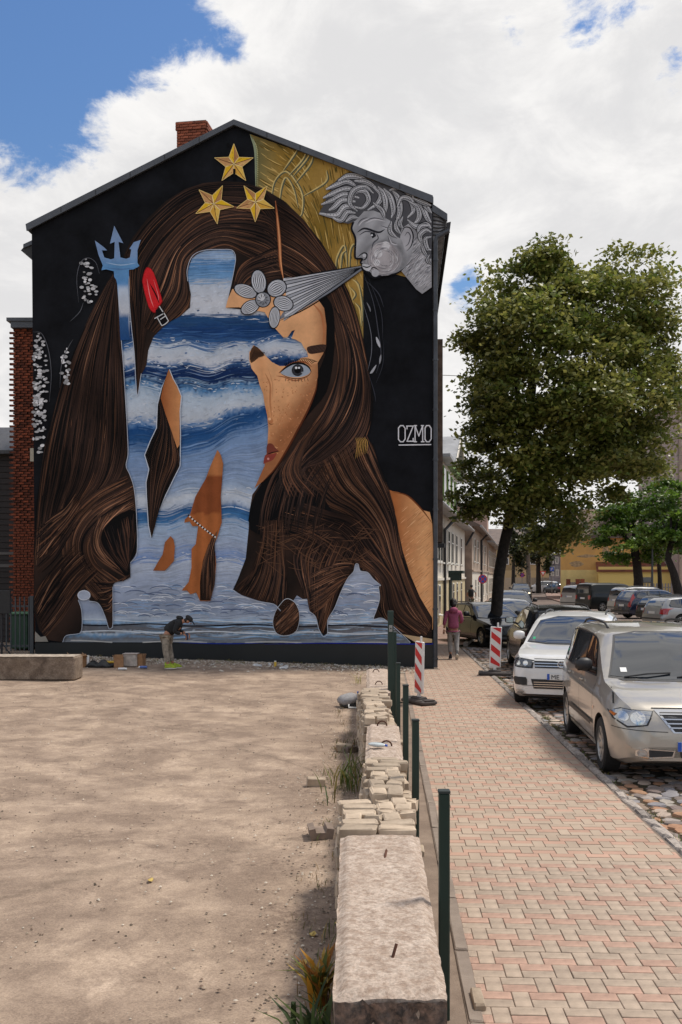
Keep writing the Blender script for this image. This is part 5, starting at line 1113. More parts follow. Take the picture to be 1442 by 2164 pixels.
m = MB(); m.ext([(3.4, -2.2, 2.7), (3.4, -2.2, 2.85), (3.4, .0, 3.7), (3.4, .0, 3.5)], (7.3, 0, 0)); m.build('porch_roof', mat('rust_red_roof', (.20, .06, .03), .6, 0, 1, .2), oh)
m = MB(); m.box((7.8, -2.03, 1.9), (1.6, .06, .55)); m.build('porch_window', M_glass, oh)
for xa in (11.4, 12.3, 13.2): f = MB().box((xa, -.1, 1.7), (.8, .1, 1.9)).build('window', M_wframe, oh); MB().box((xa, -.16, 1.7), (.6, .02, 1.7)).build('pane', M_glass, oh if False else f)
m = MB(); m.ext([(2.2, -.3, 6.1), (5.4, -.3, 8.7), (7.0, -.3, 6.1)], (0, 6, 0)); m.build('gable', M_tinbr, oh)
m = MB(); m.box((7.4, 2, 9.2), (.7, .7, 1.8)); m.build('chimney', M_brick, oh)
for k in range(4):   # peeled plaster patches, a few mm proud of the wall
    c = [(2.6, 4.3, 1.3, .16), (4.4, 4.6, .35, .8), (1.5, 3.5, .8, .3), (5.0, 4.0, .5, .2)][k]; a = np.linspace(0, 6.28, 12)[:-1]
    MB().ext([(c[0]+c[2]*math.cos(t)*random.uniform(.6, 1.1), -.012, c[1]+c[3]*math.sin(t)*random.uniform(.6, 1.1)) for t in a], (0, .01, 0)).build('bare_plaster_patch', mat('bare_patch', (.52, .36, .20), .95, 0, 3, .3), oh)
front_house('yellow_house', 'yellow house with white framed windows at the right edge', 118, 1345, 1460, 1128, mat('yellow_render', (.58, .40, .15), .9, 0, .6, .12), ('shed', 3, M_tinbr), 10, [(1426, 1165, 1190, 11), (1388, 1200, 1210, 9), (1375, 1165, 1188, 10), (1455, 1165, 1190, 11)])
front_house('large_grey_hall', 'distant building with pale grey roof above the ochre house', 230, 1222, 1300, 1088, mat('pale_wall', (.5, .48, .45), .9), ('shed', 3.2, mat('bluegrey_roof', (.30, .32, .36), .7)), 20)
eb = front_house('corner_building', 'tall pinkish building with slim pipes at the right frame edge', 92, 1432, 1520, 852, mat('pinkish_render', (.40, .31, .28), .9, 0, .8, .1), ('shed', .6, M_tinbr), 12, [(1450, 900, 940, 14)])
m = MB(); m.box((4, -.4, fl_z(858, 92)), (9, 1.2, .35)); m.build('cornice', mat('pink_cornice', (.34, .24, .20), .8), eb)
for k in (.25,): MB().tube([(k, -.15, .1), (k, -.15, fl_z(862, 92))], .12, 8).build('drainpipe', M_beige, eb)
# walls and fences far away
fb = thing('cream_board_fence', 'long cream fence behind the far parked cars', 'fence', (0, 0, 0)); m = MB(); a, b = P(1040, 1240, 142), P(1162, 1240, 142)
n = 9
for k in range(n): x = a.x+(b.x-a.x)*(k+.5)/n; MB().box((x, 142, 1.0), ((b.x-a.x)/n-.06, .08, 2.0)).build('panel', mat('cream_panel', (.56, .44, .31), .8, 0, 2, .06) if k == 0 else bpy.data.materials['cream_panel'], fb)
gf = thing('grey_picket_fence', 'grey paling fence with brick posts by the ochre house', 'fence', (0, 0, 0)); Yf = 95
M_pale = mat('grey_paling', (.27, .26, .26), .8, 0, 3, .2)
pl = MB().box((0, 0, .85), (.13, .03, 1.7)).mesh('paling', M_pale); x = P(1200, 1250, Yf).x
while x < P(1242, 1250, Yf).x: link('paling', pl, gf, (x, Yf, 0)); x += .16
for px in (1202, 1222, 1232): MB().box((P(px, 1250, Yf-.3).x, Yf-.2, 1.0), (.35, .35, 2.0)).build('brick_post', M_brick, gf)
wf = thing('wooden_paling_fence', 'pale wooden paling fence behind the parked cars at the right', 'fence', (0, 0, 0)); Yf = 86
x = P(1345, 1250, Yf).x
while x < P(1452, 1250, Yf).x: link('paling', pl, wf, (x, Yf, -.05)); x += .26
MB().box((P(1400, 1250, Yf).x, Yf+.03, 1.3), (5.5, .03, .08)).build('rail', M_pale, wf)
lp = thing('lamp_post', 'thin grey lamp post between the two green trees', 'lamp post', (P(1379, 1250, 80).x, 80, 0)); MB().lathe([(.12, 0), (.1, .5), (.07, 6.5)], 10).build('pole', M_fence, lp, sm=50)
# cables
for nme, (p, q, y0_, y1_) in (('upper cable', ((918, 792), (1442, 788), 30, 60)), ('lower cable', ((930, 982), (1442, 962), 40, 60))):
    a, b = P(p[0], p[1], y0_), P(q[0], q[1], y1_); m = MB(); m.tube([a.lerp(b, t)-Vector((0, 0, math.sin(math.pi*t)*.25)) for t in np.linspace(0, 1, 9)], .010, 5); tag(m.build('overhead_cable', M_soffit), 'thin dark %s crossing the sky behind the linden' % nme, 'cable')

# ================================================================ SIGNS
M_red = mat('sign_red', (.55, .02, .02), .45); M_blue = mat('sign_blue', (.02, .09, .45), .4); M_white = mat('sign_white', (.75, .75, .73), .5); M_pole = mat('sign_pole', (.2, .2, .2), .4, .6)
def cross_sign(label, x, y, z, r, cross):
    t = thing('traffic_sign', label, 'road sign', (x, y, -.02)); m = MB(); m.tube([(0, .04, 0), (0, .04, z+r*.6)], .03, 8); m.build('pole', M_pole, t)
    T = Matrix.Rotation(R(90), 4, 'X'); D = Matrix.Translation((0, 0, z)) @ T
    MB().lathe([(r, 0), (r, .02)], 28, D).build('red_ring', M_red, t); MB().lathe([(r*.8, 0), (r*.8, .026)], 28, D).build('blue_disc', M_blue, t)
    for a in ((R(45), R(-45)) if cross else (R(45),)):
        MB().box((0, -.032-.004*(a > 0), 0), (r*1.6, .006, r*.2), M=Matrix.Translation((0, 0, z)) @ Matrix.Rotation(a, 4, 'Y')).build('red_bar', M_red, t)
    return t
Ys = 56; cross_sign('round blue and red no stopping sign above the parked dark car', (1020.5-CX)*Ys/FPX, Ys, fl_z(1223, Ys), .26, True)
Ys = 125; cross_sign('small far no stopping sign in front of the dull yellow building', (1104-CX)*Ys/FPX, Ys, fl_z(1215, Ys), .30, True)
t = thing('parking_sign', 'small blue square P sign on the grey town house corner', 'road sign', (P(1167, 1203, 120).x, 120, 0)); zz = fl_z(1203, 120)
MB().tube([(0, .05, 0), (0, .05, zz+.3)], .04, 6).build('pole', M_pole, t); MB().box((0, 0, zz), (.5, .04, .5)).build('plate', M_blue, t)
m = MB(); m.box((-.1, -.025, zz), (.05, .01, .32)); m.box((0, -.025, zz+.14), (.15, .01, .045)); m.box((0, -.025, zz), (.15, .01, .045)); m.box((.09, -.025, zz+.07), (.05, .01, .17)); m.build('letter', M_white, t)
t = thing('give_way_sign', 'small triangular give way sign beside the far trees', 'road sign', (P(1148, 1212, 124).x, 124, 0)); zz = fl_z(1212, 124)
MB().tube([(0, .05, 0), (0, .05, zz)], .04, 6).build('pole', M_pole, t); MB().ext([(-.4, 0, zz+.3), (.4, 0, zz+.3), (0, 0, zz-.4)], (0, .02, 0)).build('plate', M_red, t); MB().ext([(-.24, -.01, zz+.2), (.24, -.01, zz+.2), (0, -.01, zz-.2)], (0, .012, 0)).build('face', M_white, t)
# delineators
M_rub2 = mat('dark_rubber', (.07, .06, .055), .85, 0, 8, .2, .004, 40)
M_panel_w = mat('panel_white', (.72, .70, .67), .45, 0, 6, .05)
def delineator(label, x, y, rz, tilt):
    t = thing('warning_beacon', label, 'warning beacon', (x, y, 0), rz)
    m = MB(); m.box((0, 0, .045), (.78, .34, .09), ch=.03); m.box((0, 0, .1), (.3, .2, .06), ch=.02); m.build('base', M_rub2, t)
    m = MB(); m.box((-.33, 0, .095), (.1, .22, .02), ch=.006); m.build('base_grip', M_rub2, t); m = MB(); m.box((.33, 0, .095), (.1, .22, .02), ch=.006); m.build('base_grip', M_rub2, t)
    T = Matrix.Translation((0, 0, .12)) @ Matrix.Rotation(tilt, 4, 'Y')
    W2, H = .125, .97
    b = MB().box((0, 0, .07+H/2), (W2*2+.02, .05, H), ch=.012, M=T).build('panel', M_panel_w, t)
    MB().box((0, 0, .05), (.07, .045, .12), M=T).build('foot', M_panel_w, t); MB().box((.04, 0, H+.12), (.045, .03, .10), ch=.006, M=T).build('handle', M_panel_w, t)
    for side in (-1, 1):
        s_ = .275; m = None
        for k in range(-1, 4):
            poly = [(-W2+.012, .07+k*2*s_*.5+.0), (W2-.012, .07+k*s_-.16), (W2-.012, .07+k*s_+.0), (-W2+.012, .07+k*s_+.16)]
            z0_ = .07+k*.30; poly = [(-.11, z0_+.11), (.11, z0_-.06), (.11, z0_+.09), (-.11, z0_+.26)]
            poly = [(px, min(max(pz, .09), H+.05)) for px, pz in poly]
            if max(p[1] for p in poly)-min(p[1] for p in poly) < .05: continue
            mm_ = MB(); v = [(px*side*-1 if side == 1 else px, side*.0265, pz) for px, pz in poly]; mm_.ext([T @ Vector(q) for q in v], (0, side*.003, 0)); mm_.build('red_stripe', M_red, t)
    return t
delineator('red and white striped warning board standing on the kerb by the white car', 3.68, 23.2, R(-8), R(2))
delineator('red and white striped warning board seen edge on beside the dark green posts', 1.455, 18.1, R(-62), R(2))
# ================================================================ VEHICLES
def paint(name, col, metal=.0, rough=.35):
    m = mat(name, col, rough, metal, 2.2, .05, 0, coat=.25 if max(col) < .05 else .9, detail=4, spec=.25 if max(col) < .05 else .5); return m
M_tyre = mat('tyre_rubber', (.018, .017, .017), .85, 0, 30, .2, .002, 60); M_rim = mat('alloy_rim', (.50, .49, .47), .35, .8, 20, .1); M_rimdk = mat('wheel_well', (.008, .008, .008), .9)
M_cglass = mat('car_glass', (.012, .016, .022), .03, 0, spec=1.0, coat=1.0); M_trim = mat('black_trim', (.018, .018, .02), .5, 0, 20, .1); M_chrome = mat('chrome', (.62, .62, .62), .14, 1)
M_lamp = mat('headlamp_lens', (.36, .37, .38), .08, .55, coat=1.0); M_lampin = mat('lamp_reflector', (.70, .70, .68), .15, .9); M_tail = mat('tail_lamp', (.33, .012, .012), .15, 0, coat=1.0); M_amber = mat('amber_lens', (.55, .16, .03), .2, 0, coat=1.0)
M_plate = mat('plate_white', (.70, .70, .68), .45); M_seam = mat('panel_gap', (.012, .011, .010), .8)
TYPES = {
 'minivan': dict(L=4.8, W=1.98, H=1.75, wb=(.93, 3.84), wr=.335,
   top=[(0, .60), (.06, .80), (.2, .93), (.6, 1.04), (1.05, 1.11), (1.12, 1.13), (1.3, 1.27), (1.7, 1.53), (1.98, 1.67), (2.3, 1.725), (3.0, 1.75), (3.8, 1.74), (4.35, 1.69), (4.58, 1.58), (4.72, 1.1), (4.8, .7)],
   belt=[(0, .5), (.2, .80), (.6, .93), (1.1, 1.02), (2.5, 1.06), (4.5, 1.12), (4.8, .66)],
   plan=[(0, .60), (.05, .76), (.18, .88), (.4, .955), (.8, .985), (1.4, 1), (3.8, 1), (4.4, .96), (4.7, .88), (4.8, .80)],
   roof=[(0, .86), (1.05, .90), (1.3, .88), (2.0, .78), (4.0, .76), (4.6, .76), (4.8, .9)],
   side=[[(1.52, 1.14), (1.95, 1.52), (2.12, 1.58), (2.45, 1.61), (2.45, 1.12)], [(2.51, 1.12), (2.51, 1.61), (3.5, 1.62), (3.5, 1.13)], [(3.56, 1.13), (3.56, 1.62), (4.22, 1.58), (4.42, 1.48), (4.5, 1.2), (4.45, 1.16)]],
   ws=[(-.80, 1.16), (-.60, 1.62), (-.3, 1.665), (.3, 1.665), (.60, 1.62), (.80, 1.16), (.4, 1.125), (-.4, 1.125)]),
 'suv': dict(L=4.75, W=1.94, H=1.70, wb=(.90, 3.75), wr=.37,
   top=[(0, .72), (.04, .88), (.15, .98), (.6, 1.06), (1.2, 1.11), (1.35, 1.13), (1.6, 1.28), (2.0, 1.52), (2.25, 1.62), (2.7, 1.68), (3.4, 1.69), (4.0, 1.65), (4.3, 1.58), (4.58, 1.2), (4.68, 1.05), (4.75, .75)],
   belt=[(0, .6), (.15, .86), (.6, .97), (1.3, 1.03), (2.5, 1.06), (4.3, 1.13), (4.6, .98), (4.75, .68)],
   plan=[(0, .74), (.05, .84), (.18, .92), (.4, .965), (.9, .99), (1.4, 1), (3.6, 1), (4.3, .96), (4.6, .90), (4.75, .82)],
   roof=[(0, .88), (1.2, .90), (1.5, .87), (2.2, .74), (4.0, .72), (4.35, .74), (4.75, .9)],
   side=[[(1.78, 1.12), (2.15, 1.43), (2.4, 1.54), (2.75, 1.57), (2.75, 1.10)], [(2.81, 1.10), (2.81, 1.575), (3.55, 1.56), (3.6, 1.13)], [(3.66, 1.15), (3.62, 1.55), (4.0, 1.50), (4.25, 1.36), (4.3, 1.22), (4.1, 1.17)]],
   ws=[(-.78, 1.16), (-.62, 1.52), (-.3, 1.60), (.3, 1.60), (.62, 1.52), (.78, 1.16), (.4, 1.13), (-.4, 1.13)]),
 'wagon': dict(L=4.6, W=1.80, H=1.47, wb=(.88, 3.58), wr=.32,
   top=[(0, .55), (.05, .68), (.2, .76), (.7, .86), (1.2, .92), (1.35, .94), (1.7, 1.15), (2.1, 1.36), (2.4, 1.43), (2.9, 1.46), (3.6, 1.45), (4.1, 1.40), (4.35, 1.2), (4.5, .98), (4.6, .65)],
   belt=[(0, .45), (.2, .68), (.7, .80), (1.3, .88), (4.2, .95), (4.6, .58)],
   plan=[(0, .70), (.06, .84), (.2, .92), (.5, .97), (1.2, 1), (3.6, 1), (4.2, .96), (4.5, .9), (4.6, .82)],
   roof=[(0, .88), (1.3, .90), (1.6, .86), (2.3, .72), (4.1, .70), (4.6, .9)],
   side=[[(1.85, .96), (2.2, 1.24), (2.5, 1.34), (2.7, 1.36), (2.7, .95)], [(2.76, .95), (2.76, 1.365), (3.45, 1.36), (3.5, .97)], [(3.56, .98), (3.52, 1.35), (3.95, 1.30), (4.15, 1.1), (4.1, 1.02)]],
   ws=[(-.74, .98), (-.58, 1.32), (-.3, 1.37), (.3, 1.37), (.58, 1.32), (.74, .98), (.4, .95), (-.4, .95)]),
 'van': dict(L=4.9, W=1.90, H=1.96, wb=(.93, 3.93), wr=.34,
   top=[(0, .70), (.05, .9), (.2, 1.05), (.7, 1.2), (.95, 1.26), (1.3, 1.5), (1.7, 1.80), (2.0, 1.90), (2.6, 1.95), (4.4, 1.95), (4.75, 1.92), (4.85, 1.6), (4.9, .8)],
   belt=[(0, .6), (.2, .9), (.9, 1.1), (4.8, 1.15), (4.9, .7)],
   plan=[(0, .72), (.06, .86), (.2, .93), (.6, .98), (1.2, 1), (4.6, 1), (4.85, .96), (4.9, .9)],
   roof=[(0, .88), (.95, .9), (1.8, .86), (4.6, .86), (4.9, .94)],
   side=[[(1.35, 1.2), (1.75, 1.62), (1.9, 1.68), (2.3, 1.70), (2.3, 1.17)]],
   ws=[(-.82, 1.3), (-.68, 1.76), (-.3, 1.8), (.3, 1.8), (.68, 1.76), (.82, 1.3), (.4, 1.27), (-.4, 1.27)]),
}
def car_shell(T):
    L_, W_ = T['L'], T['W']; ss = sorted(set([round(x, 3) for x in np.linspace(0, L_, 34)]+[q[0] for q in T['top']]))
    m = MB(); rows = []
    def ip(k, s): a = T[k]; return float(np.interp(s, [q[0] for q in a], [q[1] for q in a]))
    def sm(k, s, d=.09): return sum(ip(k, min(L_, max(0, s+o)))*w for o, w in ((-d, .25), (0, .5), (d, .25))) if d < s < L_-d else ip(k, s)
    for s in ss:
        w = sm('plan', s)*W_/2; zt = sm('top', s, .06); zb = min(sm('belt', s), zt-.035); wt = sm('roof', s)*w; zs = .20+.10*max(0, 1-s/.35)+.10*max(0, 1-(L_-s)/.35)
        y = L_/2-s; zm = zs+(zb-zs)*.52; half = [(0, zs), (w*.86, zs), (w*.955, zs+.05), (w*.985, zs+.16), (w, zm), (w*.992, zb-.16), (w*.975, zb-.04), (w*.945, zb)]
        for f in (.33, .66, .86): half.append((w*.945+(wt-w*.945)*f**.9, zb+(zt-zb)*f))
        half += [(wt*.93, zb+(zt-zb)*.955), (wt*.80, zb+(zt-zb)*.985), (wt*.45, zt), (0, zt+.012*min(1, (zt-zb)*3))]
        ring = [(x, y, z) for x, z in half]+[(-x, y, z) for x, z in half[-2:0:-1]]
        rows.append(ring+[ring[0]])
    n = len(rows[0])-1
    for r_ in rows: m.v += r_[:-1]
    for i in range(len(rows)-1):
        for k in range(n): m.f.append((i*n+k, (i+1)*n+k, (i+1)*n+(k+1) % n, i*n+(k+1) % n)); m.mi.append(0)
    m.f.append(tuple(range(n))); m.f.append(tuple(range(len(m.v)-1, len(m.v)-n-1, -1))); m.mi += [0, 0]
    return m
def project(bvh, poly, view, off=.006, step=.07, thick=0):
    """lay a flat outline onto the body along one axis"""
    poly = [Vector(p) for p in poly]; dense = []
    for a, b in zip(poly, poly[1:]+poly[:1]):
        k = max(1, int((b-a).length/step)); dense += [a.lerp(b, i/k) for i in range(k)]
    arr = np.array([tuple(p) for p in dense]); x0, y0 = arr.min(0); x1, y1 = arr.max(0); n = len(dense); pts = list(dense)
    gx, gy = np.meshgrid(np.arange(x0+step/2, x1, step), np.arange(y0+step/2, y1, step))
    g = np.c_[gx.ravel(), gy.ravel()]
    if len(g): g = g[inside(g, arr)]; pts += [Vector(p) for p in g]
    r = delaunay_2d_cdt(pts, [], [list(range(n))], 1, 1e-5); V = []; last = None
    dirs = {'F': (lambda a, b: (Vector((a, 5, b)), Vector((0, -1, 0)))), 'B': (lambda a, b: (Vector((a, -5, b)), Vector((0, 1, 0)))), 'L': (lambda a, b: (Vector((-5, a, b)), Vector((1, 0, 0)))), 'R': (lambda a, b: (Vector((5, a, b)), Vector((-1, 0, 0)))), 'T': (lambda a, b: (Vector((a, b, 5)), Vector((0, 0, -1))))}
    for v in r[0]:
        o, d = dirs[view](v[0], v[1]); h = bvh.ray_cast(o, d)
        if h[0] is None: h = bvh.find_nearest(o+d*4)
        nn = h[1] if h[1].dot(d) < 0 else -h[1]; V.append(tuple(h[0]+nn*off-d*.002))
    F = []
    for f in r[2]:
        a, b, c = [Vector(V[i]) for i in f[:3]]; nn = (b-a).cross(c-a); o, d = dirs[view](0, 0)
        F.append(tuple(f) if nn.dot(d) < 0 else tuple(reversed(f)))
    return V, F
def make_car(T, label, cat, body, loc, heading, name='parked_car', front=None, rear=None, detail=1, rails=True, group=None, mirror=None, spokes=7, cladding=None):
    """heading: compass angle of the bonnet (0 = +Y). Local +y is forward."""
    root = thing(name, label, cat, loc, heading, group); L_, W_ = T['L'], T['W']
    sh_ = car_shell(T); bvh = BVHTree.FromPolygons([Vector(v) for v in sh_.v], sh_.f)
    bo = sh_.build('body', [body, M_rimdk], root)
    # wheel arches
    cut = MB()
    for s in T['wb']:
        for sx in (-1, 1): cut.lathe([(T['wr']+.055, sx*(W_/2-.30)), (T['wr']+.055, sx*(W_/2+.3))], 26, Matrix.Translation((0, L_/2-s, T['wr']-.0)), axis='X')
    me = cut.mesh('cutter', [body, M_rimdk]); me.polygons.foreach_set('material_index', [1]*len(me.polygons))
    bmx = bmesh.new(); bmx.from_mesh(me); bmesh.ops.recalc_face_normals(bmx, faces=bmx.faces); bmx.to_mesh(me); bmx.free()
    b2 = bmesh.new(); b2.from_mesh(bo.data); bmesh.ops.recalc_face_normals(b2, faces=b2.faces); b2.to_mesh(bo.data); b2.free()
    co = bpy.data.objects.new('cutter', me); COL.objects.link(co); co.parent = root
    md = bo.modifiers.new('arch', 'BOOLEAN'); md.operation = 'DIFFERENCE'; md.object = co; md.solver = 'EXACT'
    dg = bpy.context.evaluated_depsgraph_get(); nm = bpy.data.meshes.new_from_object(bo.evaluated_get(dg)); bo.modifiers.clear(); bo.data = nm; bpy.data.objects.remove(co); smooth(nm, 32)
    def lay(nm_, poly, view, m_, off=.006, par=None, step=.07, th=True):
        V, F = project(bvh, poly, view, off, step); q = MB(); q.add(V, F); return q.build(nm_, m_, par or root, sm=50)
    Y = lambda s: L_/2-s
    # glass
    lay('windscreen_seal', [(x*1.035, z+(.018 if z > T['ws'][1][1]-.1 else -.015)) for x, z in T['ws']], 'F', M_trim, .004); lay('windscreen', T['ws'], 'F', M_cglass, .009)
    zr0 = T['side'][-1][0][1]; zrt = T['H']-.16; rw = W_/2*.70
    lay('rear_window', [(-rw, zr0+.06), (-rw*.92, zrt-.04), (rw*.92, zrt-.04), (rw, zr0+.06)], 'B', M_cglass, .008)
    for vw, sg in (('L', -1), ('R', 1)):
        for poly in T['side']:
            lay('window_seal', [(Y(s)+(.02 if s < sum(p[0] for p in poly)/len(poly) else -.02), z+(.02 if z > T['H']*.78 else -.02)) for s, z in poly], vw, M_trim, .004)
            lay('side_window', [(Y(s), z) for s, z in poly], vw, M_cglass, .009)
        if detail:
            zs_ = T['side'][0][0][1]
            dl = [T['side'][0][0][0]-.12, T['side'][0][-1][0]+.03]+([T['side'][1][-1][0]+.03] if len(T['side']) > 1 else [3.4])
            for d in dl: lay('door_gap', [(Y(d), .32), (Y(d), zs_-.02), (Y(d+.010), zs_-.02), (Y(d+.010), .32)], vw, M_seam, .003)
            lay('sill_gap', [(Y(dl[0]), .315), (Y(dl[-1]), .315), (Y(dl[-1]), .33), (Y(dl[0]), .33)], vw, M_seam, .003)
            for d in dl[1:]:
                y0_ = Y(d-.22); h = bvh.ray_cast(Vector((sg*5, y0_, zs_-.13)), Vector((-sg, 0, 0)))[0]
                MB().box((h.x+sg*.022, y0_, zs_-.13), (.03, .17, .028), ch=.008).build('door_handle', body if body.name != 'van_black' else M_trim, root)
            if cladding: lay('rub_strip', [(Y(T['wb'][0]+.50), .50), (Y(T['wb'][0]+.50), .565), (Y(T['wb'][1]-.5), .565), (Y(T['wb'][1]-.5), .50)], vw, cladding, .018)
        # mirrors
        ym = Y(T['side'][0][0][0]+.10); zm_ = T['side'][0][0][1]+.10
        h = bvh.ray_cast(Vector((sg*5, ym, zm_-.05)), Vector((-sg, 0, 0)))[0]; mm_ = MB(); mm_.box((h.x+sg*.17, ym+.02, zm_+.03), (.22, .13, .17), ch=.04); o = mm_.build('wing_mirror', mirror or M_trim, root, sm=60)
        MB().tube([(h.x-.02*sg, ym, zm_-.05), (h.x+sg*.1, ym+.01, zm_-.02)], .028, 8).build('mirror_arm', M_trim, root)
        MB().box((h.x+sg*.17, ym-.047, zm_+.03), (.18, .006, .13), ch=.002).build('mirror_glass', M_chrome, o)
        if rails:
            pts = []
            for s in np.linspace(T['side'][0][2][0]+.15, T['side'][-1][2][0]+.1, 9):
                h = bvh.ray_cast(Vector((sg*W_/2*.62, Y(s), 5)), Vector((0, 0, -1)))[0]; pts.append(h+Vector((0, 0, .045 if 0 < len(pts) < 8 else .0)))
            MB().tube(pts, .016, 8).build('roof_rail', M_trim, root, sm=60)
    # wheels
    r = T['wr']
    tyre = MB().lathe([(r*.66, -.10), (r*.93, -.105), (r*.99, -.085), (r, -.03), (r, .03), (r*.99, .085), (r*.93, .105), (r*.66, .10), (r*.655, .015)], 36, axis='X').mesh('wheel', M_tyre, 40)
    rim = MB(); rim.lathe([(r*.67, .02), (r*.67, .095), (r*.62, .10), (r*.60, .05), (r*.58, .02)], 30, axis='X')
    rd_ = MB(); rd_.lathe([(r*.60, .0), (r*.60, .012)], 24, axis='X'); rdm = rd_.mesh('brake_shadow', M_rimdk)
    for k in range(spokes):
        a = 2*math.pi*k/spokes; T2 = Matrix.Rotation(a, 4, 'X')
        rim.add([(.07, -.022, .05), (.07, .022, .05), (.088, .034, r*.63), (.088, -.034, r*.63), (.04, -.022, .05), (.04, .022, .05), (.05, .034, r*.63), (.05, -.034, r*.63)], [(0, 1, 2, 3), (0, 4, 5, 1), (1, 5, 6, 2), (2, 6, 7, 3), (3, 7, 4, 0)], T2)
    rim.lathe([(r*.2, .03), (r*.19, .085), (r*.10, .092)], 16, axis='X'); rm = rim.mesh('rim', M_rim, 40)
    for s in T['wb']:
        for sx in (-1, 1):
            w_ = link('wheel', tyre, root, (sx*(W_/2-.125), Y(s), r-.0)); w_.rotation_euler = (random.random(), 0, math.pi if sx < 0 else 0); link('rim', rm, w_); link('brake_shadow', rdm, w_, (.02, 0, 0))
    MB().box((0, 0, .26), (W_*.72, L_*.9, .12)).build('underbody', M_rimdk, root)
    if front: front(root, bvh, lay, T)
    if rear: rear(root, bvh, lay, T)
    return root
def plate(root, lay, view, zc, w=.52, text=None, x0=0, bvh=None):
    sgn = 1 if view == 'F' else -1; o, d = (Vector((x0, 5*sgn, zc)), Vector((0, -sgn, 0))); h = bvh.ray_cast(o, d)[0]; y = h.y+sgn*.02
    pl_ = MB().box((x0, y, zc), (w, .012, .115), ch=.003).build('number_plate', M_plate, root)
    MB().box((x0+sgn*(w/2-.022), y+sgn*.007, zc), (.044, .004, .108)).build('blue_band', M_blue, pl_)
    if text:
        cu = bpy.data.curves.new('plate_text', 'FONT'); cu.body = text; cu.size = .115; cu.extrude = .002; cu.align_x = 'LEFT'; cu.materials.append(M_trim)
        tmp = bpy.data.objects.new('tmp', cu); COL.objects.link(tmp); tme = bpy.data.meshes.new_from_object(tmp.evaluated_get(bpy.context.evaluated_depsgraph_get())); bpy.data.objects.remove(tmp)
        to = bpy.data.objects.new('plate_text', tme); COL.objects.link(to); to.parent = pl_; to.rotation_euler = (R(90), 0, math.pi if view == 'F' else 0); to.location = (x0+sgn*(w/2-.07), y+sgn*.009, zc-.042)
def front_minivan(root, bvh, lay, T):
    for s in (-1, 1):
        lp_ = lay('headlamp_surround', [(s*.50, .86), (s*.58, .70), (s*.80, .66), (s*.92, .74), (s*.945, .82), (s*.84, .875)], 'F', M_trim, .003, step=.04)
        hl = lay('headlight', [(s*.52, .85), (s*.60, .71), (s*.79, .68), (s*.90, .75), (s*.93, .82), (s*.83, .865)], 'F', M_lamp, .010, step=.04)
        lay('bulb_bowl', [(s*(.68+.075*math.cos(a)), .775+.07*math.sin(a)) for a in np.linspace(0, 6.28, 15)[:-1]], 'F', M_lampin, .015, hl, .04); lay('bulb_bowl', [(s*(.82+.055*math.cos(a)), .785+.055*math.sin(a)) for a in np.linspace(0, 6.28, 13)[:-1]], 'F', M_lampin, .015, hl, .04)
        lay('indicator', [(s*.885, .80), (s*.90, .77), (s*.93, .80), (s*.925, .82)], 'F', M_amber, .016, hl, .03)
        lay('fog_surround', [(s*.30, .345), (s*.28, .42), (s*.62, .44), (s*.72, .41), (s*.72, .35), (s*.6, .32)], 'F', M_chrome, .006, step=.04); lay('fog_grille', [(s*.32, .355), (s*.30, .41), (s*.58, .425), (s*.58, .34)], 'F', M_trim, .010, step=.04)
        lay('fog_light', [(s*(.65+.055*math.cos(a)), .385+.042*math.sin(a)) for a in np.linspace(0, 6.28, 15)[:-1]], 'F', M_lamp, .013, step=.03)
        lay('bonnet_gap', [(s*.885, .90), (s*.895, .90), (s*.86, 1.06), (s*.85, 1.06)], 'F', M_seam, .003, step=.05)
        lay('bumper_gap', [(s*.36, .635), (s*.36, .627), (s*.93, .645), (s*.93, .653)], 'F', M_seam, .004, step=.04)
    lay('grille_surround', [(-.50, .875), (-.30, .62), (.30, .62), (.50, .875)], 'F', M_chrome, .006, step=.04); g = lay('grille', [(-.44, .845), (-.28, .635), (.28, .635), (.44, .845)], 'F', M_trim, .012, step=.04)
    for k in range(4): z = .67+k*.048; w = .30+(z-.63)*.75; lay('grille_bar', [(-w, z), (w, z), (w, z+.014), (-w, z+.014)], 'F', M_chrome, .018, g, .05)
    lay('bonnet_front_gap', [(-.52, .885), (.52, .885), (.52, .893), (-.52, .893)], 'F', M_seam, .004, step=.05)
    lay('lower_intake', [(-.24, .50), (-.22, .34), (.22, .34), (.24, .50)], 'F', M_trim, .008, step=.05); plate(root, lay, 'F', .47, bvh=bvh)
    lay('cowl', [(-.72, 1.13), (-.66, 1.115), (.66, 1.115), (.72, 1.13), (.4, 1.145), (-.4, 1.145)], 'F', M_trim, .006, step=.05)
    for x in (-.1, .55):
        a, b = Vector((x, 0, 0)), Vector((x-.55, 0, 0)); p0_ = bvh.ray_cast(Vector((x+.08, 5, 1.145)), Vector((0, -1, 0)))[0]; p1_ = bvh.ray_cast(Vector((x-.50, 5, 1.185)), Vector((0, -1, 0)))[0]
        MB().tube([p0_+Vector((0, .02, .01)), p0_.lerp(p1_, .5)+Vector((0, .03, .03)), p1_+Vector((0, .015, .02))], .011, 6).build('wiper', M_trim, root)
    MB().box((.62, 0, 0), (.001, .001, .001))
    lay('permit_sticker', [(.58, 1.20), (.58, 1.25), (.66, 1.25), (.66, 1.20)], 'F', M_plate, .013, step=.03)
    lay('side_repeater', [(T['L']/2-1.30, .74), (T['L']/2-1.33, .71), (T['L']/2-1.36, .74), (T['L']/2-1.33, .77)], 'R', M_amber, .008, step=.02)
